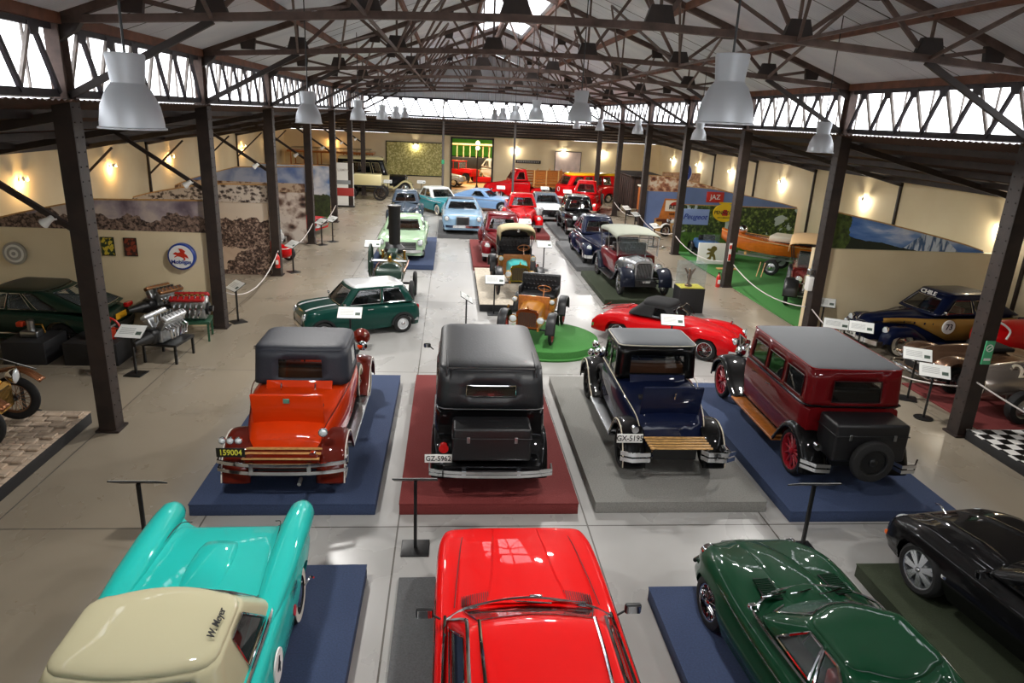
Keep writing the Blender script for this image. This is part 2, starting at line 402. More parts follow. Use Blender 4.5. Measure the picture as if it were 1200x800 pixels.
def bumper(car, x, w, z, bars=(0,), depth=.14, h=.07, m=None, name='bumper', r=.0, ends=.18, th=.025):
    b = MB(); s = 1 if x > 0 else -1
    for dz in bars:
        pts = [(x-s*depth*(abs(u)**3)-s*.02, u*w, z+dz) for u in [-1+i/8 for i in range(17)]]
        pts = [(pts[0][0]-s*ends, pts[0][1]*1.01, z+dz)]+pts+[(pts[-1][0]-s*ends, pts[-1][1]*1.01, z+dz)]
        b.tube(pts, flat=(h/2, th/2))
    for u in (-.45, .45): b.box((x-s*.08, u*w, z+sum(bars)/len(bars)), (.12, .06, abs(bars[-1]-bars[0])+h*1.1))
    return b.build(name, m or CHROME, car)
def fender(car, path, yi, yo, m, crown=.05, lip=.07, name='fender', piping=None, taper=None):
    P = catmull([(p[0], 0, p[1]) for p in path], 6); out = []
    for s in (1, -1):
        rings = []; edge = []
        for i, p in enumerate(P):
            a = P[max(0, i-1)]; b = P[min(len(P)-1, i+1)]; t = (b-a).normalized(); nrm = Vector((-t.z, 0, t.x))
            if nrm.z < 0 and abs(t.x) > .2: nrm = -nrm
            if i and nrm.dot(pn) < 0: nrm = -nrm
            pn = nrm; f = i/(len(P)-1); y1 = yo(f) if callable(yo) else yo; y0 = yi(f) if callable(yi) else yi; ring = []
            for k in range(11):
                u = k/10; c = crown*(1-(2*u-1)**2)**.5 if 0 < u < 1 else 0
                ring.append((p.x+nrm.x*c, s*(y0+(y1-y0)*u), p.z+nrm.z*c))
            ring.append((p.x-nrm.x*lip*.5, s*(y1+.012), p.z-nrm.z*lip*.5)); ring.append((p.x-nrm.x*lip, s*(y1+.008), p.z-nrm.z*lip)); edge.append((p.x+nrm.x*.01, s*(y1+.008), p.z+nrm.z*.01))
            rings.append(ring)
        b = MB(); b.loft(rings, closed=False, cap=False); o = b.build(name, m, car, ang=60); solid(o, .018, 0); out.append(o)
        if piping: MB().tube(edge, .011, 5).build('piping', piping, o)
    return out
def plate(car, x, y, z, s, back=True, w=.42, h=.14, bg=None, fg=None, tilt=0):
    sg = -1 if back else 1
    o = MB().rbox((0, 0, 0), (.012, w, h), .004).build('licence_plate', bg or WHITE, car, loc=(x, y, z))
    if s: text('plate_number', s, h*.85, fg or BLACKP, o, frame((sg*.009, 0, 0), (0, sg*1.0, 0), (0, 0, 1)), .002, .88)
    return o
def trunk(car, x, z, d, m, latch=None, ribs=False):
    o = MB().rbox((x, 0, z), d, .05).build('travel_trunk', m, car)
    b = MB(); b.rbox((x-.005, 0, z+d[2]*.2), (d[0]+.02, d[1]+.015, .02), .008); b.build('lid_edge', m, o)
    for y in (-d[1]*.3, d[1]*.3): MB().rbox((x-d[0]/2-.015, y, z+d[2]*.17), (.02, .05, .1), .008).build('latch', latch or STEEL, o)
    return o
def rack(car, x, z, ln, w, m, n=5):
    b = MB()
    for i in range(n): b.box((x-ln/2+ln*(i+.5)/n, 0, z), (ln/n*.42, w, .02))
    o = b.build('luggage_rack', m, car); MB().bar((x-ln/2, w*.42, z-.02), (x+ln/2, w*.42, z-.02), .03).bar((x-ln/2, -w*.42, z-.02), (x+ln/2, -w*.42, z-.02), .03).build('rack_rail', BLACKM, o); return o
def chassis(car, x0, x1, w, z0, z1, m=None): return MB().box(((x0+x1)/2, 0, (z0+z1)/2), (x1-x0, w*2, z1-z0)).build('chassis', m or BLACKM, car)
def mirror(car, x, y, z, m=CHROME, s=1):
    b = MB(); sg = 1 if y > 0 else -1; b.tube([(x, y, z-.05), (x, y+sg*.07*s, z)], .012, 6); b.rbox((x, y+sg*.15*s, z+.03), (.06, .17*s, .11*s), .025)
    o = b.build('door_mirror', m, car); MB().rbox((x-.031, y+sg*.15*s, z+.03), (.004, .14*s, .085*s), .001).build('mirror_glass', CHROME, o)
def radiator(car, x, w, z0, z1, m, core=None, emblem=None, peak=.04, slats=12):
    pts = [(-w, z0), (-w, z1-.08), (-w*.8, z1-.01), (0, z1+peak), (w*.8, z1-.01), (w, z1-.08), (w, z0)]
    o = MB().prism(pts, 'x', x-.05, x+.04).build('radiator_shell', m, car)
    ip = [(-w*.82, z0+.05), (-w*.82, z1-.13), (-w*.6, z1-.07), (w*.6, z1-.07), (w*.82, z1-.13), (w*.82, z0+.05)]
    g = MB().prism(ip, 'x', x+.035, x+.046).build('radiator_core', core or BLACKM, o)
    b = MB()
    for i in range(slats): y = -w*.78+1.56*w*(i+.5)/slats; b.box((x+.05, y, (z0+z1)/2-.03), (.008, .008, (z1-z0)*.8))
    b.build('grille_bar', m, o); MB().lathe([(.03, 0), (.035, .02), (.02, .05), (.008, .1), (.001, .11)], 12, Matrix.Translation((x, 0, z1+peak-.01))).build('radiator_cap', m, o); return o
def vintage(root, wb=3.2, wr=.38, tr=.76, body=None, fen=None, roof=None, belt=1.25, roofz=1.9, cw=.82, xr=-1.3, xf=.55, radw=.3, radz=1.15, tail=None, wstyle='wood', rim=None, sides=((.05, .45), (.55, .95)),
            rearw=(.3, .7), board=None, piping=None, radm=None, rt=.14, crown=.06, rake=.08, trim=None, spare=None, glass=None, hood=None, lv=(.1, .8), ww=False, hub=None, taperr=.03, seatm=None, rearrake=.06, zsill=.52, hoodx=None, cabinet=True, lamps=True, front_b=True, lampd=(.12, .46, -.2, None), bodyw_tail=None, hoodw=None, tire=.14, br=.03, deck=None, roof_trim=None):
    fx, rx = wb/2, -wb/2; body = body or BLACKM; fen = fen or body; cowl = xf+.12
    radx = fx+.02
    xt = tail if tail else xr-.02
    tw = bodyw_tail or cw
    zc = [(xr-.03, belt), (xf, belt+.01), (cowl, belt+.01)]; w = [(xt, tw*.93), (xt+.12, tw*.98)]
    if tail: zc = [(xt, .62 if not deck else deck[0]), (xt+.1, .80 if not deck else deck[1]), (xt+(xr-xt)*.45, belt-.16), (xr-.02, belt)]+zc[1:]
    w += [(xr+.2, cw), (xf, cw*.97), (cowl, cw*.9)]
    sb = shell(w, zc, [(a, b-.02) for a, b in zc], zsill, [(rx, wr+.1, wr)] if tail else [(rx, wr+.1, wr)], n=44, ridge=.75 if not tail else .6, sh=.06 if not tail else .14, tuck=.03, bulge=.02, c0=.2)
    sb.build('body', body, root)
    hz = belt+.0; b = shell([(cowl-.02, cw*.86), (cowl+.15, (hoodw or cw*.66)), (radx-.04, radw*1.0)], [(cowl-.02, hz), (cowl+.15, hz-.005), (radx-.04, radz+.03)], [(cowl-.02, hz-.08), (radx-.04, radz-.03)], zsill+.02, n=18, ridge=.7, sh=.14, tuck=.02, bulge=0, c0=.0)
    hd = b.build('bonnet', hood or body, root)
    b = MB()
    for s in (1, -1):
        for i in range(16):
            x = cowl+.25+(radx-cowl-.45)*i/15; f = (x-cowl-.15)/(radx-cowl-.2); y = ((hoodw or cw*.66)*(1-f)+radw*f)+.004
            b.box((x, s*y, radz-.28), (.012, .012, .22))
    b.build('louvre', hood or body, hd)
    MB().tube([(cowl+.14, 0, hz+.012), (radx-.05, 0, radz+.04)], .008, 5).build('bonnet_hinge', radm or CHROME, hd)
    radiator(root, radx, radw, zsill, radz, radm or CHROME)
    chassis(root, rx-.45, fx+.35, .4, .36, zsill+.06)
    fender(root, [(fx+wr*1.25, wr*.95), (fx+wr*1.05, wr*1.7), (fx+wr*.3, wr*2.22), (fx-wr*.5, wr*2.12), (fx-wr*1.4, wr*1.35), (fx-wr*2.0, .42), (fx-wr*2.3, .37)], .42, tr+.11, fen, piping=piping)
    fender(root, [(rx+wr*1.55, .38), (rx+wr*1.25, wr*1.3), (rx+wr*.7, wr*2.0), (rx, wr*2.22), (rx-wr*.75, wr*1.95), (rx-wr*1.25, wr*1.2), (rx-wr*1.4, wr*.65)], .5, tr+.12, fen, piping=piping)
    for s in (1, -1):
        MB().rbox(((fx-wr*2.3+rx+wr*1.5)/2, s*(tr+.0), .36), (fx-wr*3.8-rx+.1, .3, .045), .012).build('running_board', board or BLACKM, root)
        MB().box(((fx-wr*2.3+rx+wr*1.5)/2, s*(tr-.17), .45), (fx-wr*3.8-rx+.1, .03, .2)).build('sill_panel', fen, root)
    wheels4(root, fx, rx, tr, wr, tire, wstyle, rim, whitewall=ww, hub_m=hub)
    MB().cyl((fx, -tr, wr), (fx, tr, wr), .035, 8).build('axle', BLACKM, root); MB().cyl((rx, -tr, wr), (rx, tr, wr), .045, 8).build('axle', BLACKM, root)
    if cabinet:
        cabin(root, (xr, xf, cw), (xr+rearrake, xf-rake, cw-taperr), belt, roofz, body if not isinstance(roof, tuple) else roof[1], roof if not isinstance(roof, tuple) else roof[0], r=rt, crown=crown, bf=.02, br=br, sides=sides, rear=rearw, lv=lv,
              glass=glass, trim=trim, seats=[(xr+.35, seatm or LEATHB), (xf-.75, seatm or LEATHB)], roof_trim=roof_trim)
        steering_wheel(root, xf-.4, .3, belt+.05)
    if lamps:
        for s in (1, -1): headlamp(root, fx+.12, s*lampd[1], radz+lampd[2], lampd[0], lampd[3] or radm or CHROME)
        MB().tube([(fx+.08, -.5, radz-.33), (fx+.1, 0, radz-.36), (fx+.08, .5, radz-.33)], .018, 6).build('lamp_bar', radm or CHROME, root)
    if front_b: bumper(root, fx+.62, .85, .52, (0, .09), .12, .05)
    for s in (spare or ()):
        wheel(root, fx-wr*1.75, s*(tr-.1), wr*1.62, wr, tire, wstyle, rim, whitewall=ww, name='spare_wheel', hub_m=hub)
    return fx, rx
LAMPW = 110
# ================================================================ BUILDING
XL, XR, YC0, BAY, NB = -6.35, 10.85, 12.7, 6.67, 7     # column rows
WL, WR, YB = -13.3, 17.3, 59.0                          # outer walls, back wall
YN = YC0-3*BAY                                          # nearest modelled bay (behind the camera)
YE = YC0+6*BAY                                          # last truss line, end clerestory
ZC0, ZC1, ZAP, XM = 5.95, 7.1, 10.2, 2.27
ZW = 4.25

# floor -----------------------------------------------------------
m, nt, p, tc = nodes_mat('polished_concrete', .33)
o = tc.outputs['Object']
n1 = noise_tex(nt, o, .35, 8, .6); n2 = noise_tex(nt, o, .9, 8, .3, (1, .6, 1)); n3 = noise_tex(nt, o, .12, 3)
c = ramp(nt, n1, [(.25, '#9B9995'), (.75, '#AEADAA')]); c2 = ramp(nt, n2, [(.2, '#969490'), (.8, '#B2B1AF')])
c = mixc(nt, .35, c, c2)
sx = nt.nodes.new('ShaderNodeSeparateXYZ'); nt.links.new(o, sx.inputs[0])
# warmer, slightly darker concrete tint in the side aisles
mr = nt.nodes.new('ShaderNodeMapRange'); mr.inputs[1].default_value = -3.2; mr.inputs[2].default_value = -4.6; nt.links.new(sx.outputs[0], mr.inputs[0])
mr2 = nt.nodes.new('ShaderNodeMapRange'); mr2.inputs[1].default_value = 8.2; mr2.inputs[2].default_value = 9.6; nt.links.new(sx.outputs[0], mr2.inputs[0])
ad = nt.nodes.new('ShaderNodeMath'); ad.operation = 'ADD'; ad.use_clamp = True; nt.links.new(mr.outputs[0], ad.inputs[0]); nt.links.new(mr2.outputs[0], ad.inputs[1])
c = mixc(nt, ad.outputs[0], c, mixc(nt, 1.0, c, '#E2D4BE', 'MULTIPLY'))
# sawn joints
def joint(sock, period, off, wd=.012):
    a = nt.nodes.new('ShaderNodeMath'); a.operation = 'ADD'; a.inputs[1].default_value = -off; nt.links.new(sock, a.inputs[0])
    b = nt.nodes.new('ShaderNodeMath'); b.operation = 'PINGPONG'; b.inputs[1].default_value = period/2; nt.links.new(a.outputs[0], b.inputs[0])
    d = nt.nodes.new('ShaderNodeMath'); d.operation = 'LESS_THAN'; d.inputs[1].default_value = wd; nt.links.new(b.outputs[0], d.inputs[0]); return d.outputs[0]
j1 = joint(sx.outputs[0], 2.92, -.71); j2 = joint(sx.outputs[1], 6.67, 9.3)
mx = nt.nodes.new('ShaderNodeMath'); mx.operation = 'MAXIMUM'; nt.links.new(j1, mx.inputs[0]); nt.links.new(j2, mx.inputs[1])
c = mixc(nt, mx.outputs[0], c, '#57534D'); nt.links.new(c, p.inputs['Base Color'])
rr = nt.nodes.new('ShaderNodeMapRange'); rr.inputs[3].default_value = .16; rr.inputs[4].default_value = .42; nt.links.new(n2, rr.inputs[0]); nt.links.new(rr.outputs[0], p.inputs['Roughness'])
struct('floor', MB().box(((WL+WR)/2, (YN+80)/2, -.1), (WR-WL+.6, 80-YN, .2)), m)

# walls -------------------------------------------------------------
m, nt, p, tc = nodes_mat('painted_plaster', .75)
n1 = noise_tex(nt, tc.outputs['Object'], .5, 5); nt.links.new(ramp(nt, n1, [(.3, '#DCC89F'), (.7, '#E8D7B2')]), p.inputs['Base Color'])
PLASTER = m
def wall(name, x0, y0, x1, y1, z1, th=.2): return struct(name, MB().box(((x0+x1)/2, (y0+y1)/2, z1/2), (max(abs(x1-x0), th), max(abs(y1-y0), th), z1)), PLASTER)
wall('wall_front', WL, YN, WR, YN, 6.9); wall('wall_left', WL-.1, YN, WL-.1, YB, ZW+.05); wall('wall_right', WR+.1, YN, WR+.1, YB, ZW+.05)
wb_ = MB().box(((WL-.03)/2-.0, YB+.1, 2.15), (-WL-.03, .2, 4.3)).box(((3.35+WR)/2, YB+.1, 2.15), (WR-3.35, .2, 4.3)).box((1.66, YB+.1, 4.2), (3.5, .2, .22))
struct('wall_back', wb_, PLASTER)
struct('trim_1', MB().box((-.02, YB-.03, 2.1), (.14, .26, 4.2)).box((3.36, YB-.03, 2.1), (.14, .26, 4.2)).box((1.67, YB-.03, 4.15), (3.5, .26, .14)), DARKST)
# annex beyond the doorway
m, nt, p, tc = nodes_mat('green_annex_wall', .8); nt.links.new(ramp(nt, noise_tex(nt, tc.outputs['Object'], 1, 3), [(.3, '#3F9A28'), (.7, '#56B33A')]), p.inputs['Base Color'])
struct('wall_annex', MB().box((2.5, 79, 2.6), (15, .2, 5.2)), m)
struct('wall_annex_left', MB().box((-5, 69.2, 2.6), (.2, 19.6, 5.2)), PLASTER); struct('wall_annex_right', MB().box((10, 69.2, 2.6), (.2, 19.6, 5.2)), PLASTER)
struct('ceiling_annex', MB().box((2.5, 69.2, 5.3), (15.4, 20, .1)), mat('annex_ceiling', '#8E8A80', .8))
m, nt, p, tc = nodes_mat('ochre_annex_floor', .5); nt.links.new(ramp(nt, noise_tex(nt, tc.outputs['Object'], 1, 3), [(.3, '#B98142'), (.7, '#CF9A58')]), p.inputs['Base Color'])
struct('floor_annex', MB().box((2.5, 69.3, .01), (14.8, 20, .02)), m)

# roof ---------------------------------------------------------------
def corrugated(name, c0, c1, rough, metal, joints=True, scale=18):
    m, nt, p, tc = nodes_mat(name, rough, metal); o = tc.outputs['Object']
    sx = nt.nodes.new('ShaderNodeSeparateXYZ'); nt.links.new(o, sx.inputs[0])
    n1 = noise_tex(nt, o, .7, 6, .5, (.5, 1, 1)); c = ramp(nt, n1, [(.3, c0), (.7, c1)])
    a = nt.nodes.new('ShaderNodeMath'); a.operation = 'PINGPONG'; a.inputs[1].default_value = .5; nt.links.new(sx.outputs[1], a.inputs[0])
    d = nt.nodes.new('ShaderNodeMath'); d.operation = 'LESS_THAN'; d.inputs[1].default_value = .008; nt.links.new(a.outputs[0], d.inputs[0])
    if joints: c = mixc(nt, d.outputs[0], c, '#3A3A3C')
    nt.links.new(c, p.inputs['Base Color']); return m
ZINC = corrugated('galvanised_roof_sheet', '#D2D8E0', '#ECF0F4', .38, .1)
BROWNR = corrugated('brown_roof_sheet', '#3B2A22', '#5A4033', .7, .0, False)
def sheet(x0, z0, x1, z1, y0, y1, amp=.018, pitch=.09, th=.02, axis='y', n=2):
    # corrugated sheet: ribs run along the slope
    N = int((y1-y0)/pitch*6); top = []; bot = []
    b = MB()
    for t in (0, 1):
        row = []
        for i in range(N+1):
            y = y0+(y1-y0)*i/N; z = z0+(z1-z0)*t+amp*math.sin(2*math.pi*y/pitch); x = x0+(x1-x0)*t
            row.append((x, y, z) if axis == 'y' else (y, x, z))
        top.append(row)
    b.loft(top, closed=False, cap=False); return b
sl = (ZAP-ZC1)/(XM-XL)
SK = 1.15     # skylight strip half width at the ridge
def roof_half(s):
    xe = XL-.35 if s < 0 else XR+.35; xk = XM+s*SK; ze = ZC1+.1-sl*.35; zk = ZAP+.12-sl*SK
    b = MB()
    # coarse ribs near, finer modelling not needed far away
    for y0, y1, pt in ((YN-1, 33, .09), (33, YE, .18)): 
        q = sheet(xe, ze, xk, zk, y0, y1, .017, pt, 0); b.add(q.v, q.f)
    q = sheet(xk, zk, XM, ZAP+.12, YN-1, 22, .017, .09); b.add(q.v, q.f)
    q = sheet(xk, zk, XM, ZAP+.12, 38, YE, .017, .18); b.add(q.v, q.f)
    return struct('ceiling', b, ZINC, flat=False)
ceil_l = roof_half(-1); ceil_r = roof_half(1); ceil_l.name = 'ceiling_left'; ceil_r.name = 'ceiling_right'
TRANSL = mat('translucent_roof_sheet', '#E8EEF2', .4, trans=.0, alpha=.25)
for s in (-1, 1):
    q = sheet(XM+s*SK, ZAP+.12-sl*SK, XM, ZAP+.12, 22, 38, .017, .18); struct('window_skylight', q, TRANSL)
for s, par in ((-1, ceil_l), (1, ceil_r)):
    for i in range(4):
        x = (XL+.1 if s < 0 else XR-.1)-s*((XM-XL)*i/3.6); z = ZC1+.02+sl*abs(x-(XL if s < 0 else XR))
        MB().box((x, (YN+YE)/2, z), (.09, YE-YN, .17)).build('purlin', PURL, par)
MB().box((XM, (YN+YE)/2, ZAP-.02), (.1, YE-YN, .2)).build('ridge_beam', PURL, ceil_l)
# lean-to aisles
for s, nm in ((-1, 'left'), (1, 'right')):
    xc = XL if s < 0 else XR; xw = WL if s < 0 else WR
    q = sheet(xc+s*-.25, ZC0-.02, xw+s*.1, ZW+.12, YN-1, YB, .017, .18); r = struct('ceiling_aisle_'+nm, q, BROWNR)
    for i in range(5):
        t = (i+.4)/5; x = xc+(xw-xc)*t; z = ZC0-.13+(ZW+.12-ZC0)*t
        MB().box((x, (YN+YB)/2, z), (.07, YB-YN, .16)).build('purlin', DARKST, r)
q = sheet(YE-.1, ZC0-.35, YB+.1, 4.45, WL, WR, .017, .18, axis='x'); r = struct('ceiling_aisle_back', q, BROWNR)
for i in range(5):
    t = (i+.5)/5; y = YE+(YB-YE)*t; z = ZC0-.5+(4.45-ZC0+.35)*t
    MB().box(((WL+WR)/2, y, z), (WR-WL, .08, .16)).build('purlin', DARKST, r)
# back gable
b = MB(); N = 240; pts = []
for i in range(N+1):
    x = XL-.3+(XR-XL+.6)*i/N; yy = YE+.02+.02*math.sin(2*math.pi*i/2.2); zt = ZC1+sl*((x-XL) if x < XM else (XR-x))+.1; pts.append(((x, yy, 7.0), (x, yy, zt)))
b.loft([[a for a, _ in pts], [c for _, c in pts]], closed=False, cap=False); struct('wall_gable', b, corrugated('gable_sheet', '#B6BBC2', '#CDD1D6', .5, .2, False))
# edge flashing of the lean-to roofs, pale corrugated lip
FLASH = mat('pale_flashing', '#C9C4BE', .5, .3)
for s, nm in ((-1, 2), (1, 3)):
    xc = XL if s < 0 else XR
    struct('trim_%d' % nm, MB().box((xc+s*.18, (YN+YE)/2, ZC0+.02), (.05, YE-YN, .05)), FLASH)
struct('trim_4', MB().box(((XL+XR)/2, YE+.15, 5.62), (XR-XL, .05, .05)), FLASH)

# columns ---------------------------------------------------------------
def place_words(k): return ['nearest the gallery', 'second back', 'third back', 'fourth back', 'fifth back', 'sixth back', 'farthest back'][k]
for s, xc, side in ((-1, XL, 'left'), (1, XR, 'right')):
    for k in range(-1, NB):
        y = YC0+k*BAY
        if k == -1: continue
        t = thing('steel_column', 'dark riveted steel column in the %s row, %s, %s' % (side, place_words(k), 'beside the cobbled plinth' if (s < 0 and k == 0) else 'carrying the roof truss'), 'column', (xc, y, 0), group='riveted columns')
        b = MB()
        for yy in (-.15, .15): b.box((0, yy, ZC0/2), (.3, .035, ZC0))
        b.box((.0, 0, ZC0/2), (.05, .28, ZC0)); b.box((.145, 0, ZC0/2), (.015, .29, ZC0)).box((-.145, 0, ZC0/2), (.015, .29, ZC0))
        b.build('shaft', DARKST, t, flat=True)
        u = MB().box((0, -.13, (ZC0+ZC1)/2), (.22, .03, ZC1-ZC0)).box((0, .13, (ZC0+ZC1)/2), (.22, .03, ZC1-ZC0)).box((0, 0, (ZC0+ZC1)/2), (.04, .26, ZC1-ZC0)).build('upper_shaft', RUST, t, flat=True)
        rv = MB()
        for i in range(24):
            z = .3+i*.24
            for yy in (-.1, .1): rv.sphere((.155*-s, yy, z), .016, 6, 4)
        rv.build('rivet', DARKST, t)
        MB().box((0, 0, .02), (.42, .42, .04)).build('base_plate', DARKST, t)
        # brace to the lean-to rafter, rafter, aisle post with its own brace
        if s < 0: MB().bar((s*.1, 0, 3.75), (s*2.5, 0, 5.35), .09, .09).build('brace', DARKST, t)
        xw = (WL if s < 0 else WR)-xc
        MB().bar((0, 0, ZC0-.25), (xw, 0, ZW-.08), .1, .16).build('rafter', DARKST, t)
        MB().box((xw-s*.06, 0, ZW/2), (.08, .1, ZW)).build('wall_post', DARKST, t)
        if s > 0: continue
        MB().bar((xw-s*.1, 0, 2.9), (xw-s*1.6, 0, 4.35), .07, .07).build('brace', DARKST, t)
        # floodlight on the brace
        f = thing('floodlight', 'small white spotlight clamped to the brace of the %s column, %s' % (side, place_words(k)), 'spotlight', (xc+s*.5, y-.12, 3.95), 0 if s < 0 else 180, 'spotlights on the column braces')
        MB().lathe([(.001, -.1), (.05, -.09), (.06, 0), (.09, .1), (.085, .11)], 14, Matrix.Rotation(R(-125), 4, 'Y'), 'z').build('lamp_head', WHITE, f)
        MB().lathe([(.08, .095), (.04, .105), (.001, .107)], 14, Matrix.Rotation(R(-125), 4, 'Y')).build('bulb', mat('lit_bulb', '#FFF6E6', .5, emis=6), f)
        MB().bar((0, .02, 0), (.12, .1, .02), .03).build('clamp', WHITE, f)
# column strut pipes carrying the end clerestory
for x, side in ((-.62, 'left'), (4.6, 'right')):
    t = thing('pipe_column', 'slim grey steel pipe post at the back of the hall, on the %s of the doorway' % side, 'column', (x, YE+.3, 0))
    MB().cyl((0, 0, 0), (0, 0, 5.7), .085, 12).build('pipe', mat('grey_steel', '#5B5654', .5), t); MB().cyl((0, 0, 5.5), (0, 0, 7.3), .05, 8).build('upper_pipe', DARKST, t); MB().box((0, 0, .01), (.3, .3, .02)).build('base_plate', DARKST, t)
    if side == 'left': MB().rbox((0, -.1, 2.6), (.22, .02, .3), .01).build('safety_sign', mat('green_sign', '#2E9C6A', .5), t)

# clerestory lattice girders --------------------------------------------------
PALE = mat('pale_lit_steel', '#A79F98', .6, noise=.3, nscale=4); PURP = mat('dark_painted_unlit_steel', '#2F2A30', .55, noise=.3, nscale=4)  # one steel in two tones: lit and unlit diagonals put into the colour
def lattice(t, p0, p1, z0, z1, n, inner):
    p0 = Vector(p0); d = Vector(p1)-p0
    MB().bar(tuple(p0+Vector((0, 0, z0))), tuple(p0+d+Vector((0, 0, z0))), .07, .12).build('bottom_rail', PURP, t)
    MB().bar(tuple(p0+Vector((0, 0, z1))), tuple(p0+d+Vector((0, 0, z1))), .09, .12).build('top_rail', PURP, t)
    for i in range(n):
        a, m_, c = p0+d*(i/n), p0+d*((i+.5)/n), p0+d*((i+1)/n); z = Vector((0, 0, 1))
        MB().bar(tuple(a+z*z0), tuple(m_+z*z1), .05, .07).build('diagonal', PALE, t)  # diagonal that catches the light, painted pale
        MB().bar(tuple(m_+z*z1+inner*.03), tuple(c+z*z0+inner*.03), .06, .08).build('diagonal', PURP, t)  # diagonal turned from the light, painted dark
        u = d.normalized()
        q = MB(); th = inner*.03
        for q0 in ((m_, z1, -1),):
            c0 = q0[0]+z*z1+inner*.05; pts = [c0-u*.16, c0+u*.16, c0+u*.1-z*.2, c0-u*.1-z*.2]
            q.loft([[tuple(v) for v in pts], [tuple(v+inner*.015) for v in pts]])
        q.build('gusset_plate', PURP, t)
for s, xc, side in ((-1, XL, 'left'), (1, XR, 'right')):
    for k in range(-1, NB-1):
        y0 = YC0+k*BAY
        t = thing('lattice_girder', 'steel lattice girder across the %s side window band, %s' % (side, 'left of the column nearest the gallery' if (k < 0 and s < 0) else ('right of the column nearest the gallery' if k < 0 else 'just behind the column '+place_words(k))), 'girder', (xc, y0, 0), group='clerestory lattice girders')
        inn = Vector((-s, 0, 0))
        lattice(t, (0, .2, 0), (0, BAY-.2, 0), ZC0+.08, ZC1-.06, 6, inn)
t = thing('lattice_girder', 'long steel lattice girder across the far end window band', 'girder', (0, YE, 0))
lattice(t, (XL, 0, 0), (XR, 0, 0), 5.72, 6.95, 16, Vector((0, -1, 0)))
# window bands: thin mullions and glass, open sky behind
GLZ = mat('window_glass', '#F4F8FA', .05, alpha=.06)
for s, xc, nm in ((-1, XL, 1), (1, XR, 2)):
    b = MB().box((xc+s*.2, (YN+YE)/2, (ZC0+ZC1)/2), (.01, YE-YN, ZC1-ZC0)); wdw = struct('window_%d' % nm, b, GLZ)
    q = MB(); k = 0
    y = YN
    while y < YE: q.box((xc+s*.17, y, (ZC0+ZC1)/2), (.035, .035, ZC1-ZC0)); y += 1.02
    q.build('mullion', PALE, wdw)
b = MB().box(((XL+XR)/2, YE+.2, 6.35), (XR-XL, .01, 1.3)); wdw = struct('window_3', b, GLZ)

# roof trusses -------------------------------------------------------------------
def truss_nodes():
    nb = [(XL+.0, ZC1)]+[(XL+(XR-XL)*i/7, None) for i in range(1, 7)]+[(XR, ZC1)]
    out = []
    for x, z in nb: out.append((x, ZC1+.04+.42*min(1, (min(x-XL, XR-x))/6.2)))
    top = [(XL+(XR-XL)*(i+.5)/7, 0) for i in range(7)]
    top = [(x, ZC1+sl*min(x-XL, XR-x)-.02) for x, _ in top]
    return out, top
BN, TN = truss_nodes()
def make_truss():
    t = thing('roof_truss', '', 'roof truss')
    MB().bar((XL-.2, 0, ZC1-.02), (XM, 0, ZAP), .14, .15).build('rafter', RUST, t); MB().bar((XR+.2, 0, ZC1-.02), (XM, 0, ZAP), .14, .15).build('rafter', RUST, t)
    MB().tube([(x, 0, z) for x, z in BN], flat=(.06, .07)).build('bottom_chord', RUST, t)
    for i in range(7):
        for (a, b) in ((BN[i], TN[i]), (TN[i], BN[i+1])):
            MB().bar((a[0], 0, a[1]), (b[0], 0, b[1]), .06, .075).build('web_strut', RUST, t)
    # secondary fan struts to the upper chord
    for i in range(1, 7):
        x, z = BN[i]; xt = x; zt = ZC1+sl*min(x-XL, XR-x)
        MB().bar((x, 0, z), (xt, 0, zt), .04, .05).build('web_strut', RUST, t)
    for i in range(1, 7):
        x, z = BN[i]; MB().prism([(x-.3, z-.05), (x+.3, z-.05), (x+.17, z+.34), (x-.17, z+.34)], 'y', -.06, .06).build('gusset_plate', DARKST, t)
    for i in range(7):
        x, z = TN[i]; MB().prism([(x-.16, z-.22), (x+.16, z-.22), (x+.2, z+.04), (x-.2, z+.04)], 'y', -.05, .05).build('gusset_plate', DARKST, t)
    for s in (-1, 1):
        x0 = XL if s < 0 else XR
        MB().bar((x0-s*.1, 0, ZC0+.05), (BN[1][0] if s < 0 else BN[6][0], 0, BN[1][1]-.05), .08, .11).build('knee_brace', DARKST, t)
        MB().prism([(x0-s*-.05, ZC1-.35), (x0-s*.35, ZC1-.1), (x0-s*.62, ZC1+.28), (x0-s*-.05, ZC1+.1)], 'y', -.06, .06).build('gusset_plate', DARKST, t)
    return t
tr0 = make_truss()
for k in range(-1, NB):
    t = tr0 if k == -1 else copy_tree(tr0); t.location = (0, YC0+k*BAY, 0); t['group'] = 'roof trusses'
    t['label'] = 'rusty steel roof truss spanning the hall, '+('directly over the foreground cars' if k < 0 else 'on the columns '+place_words(k))
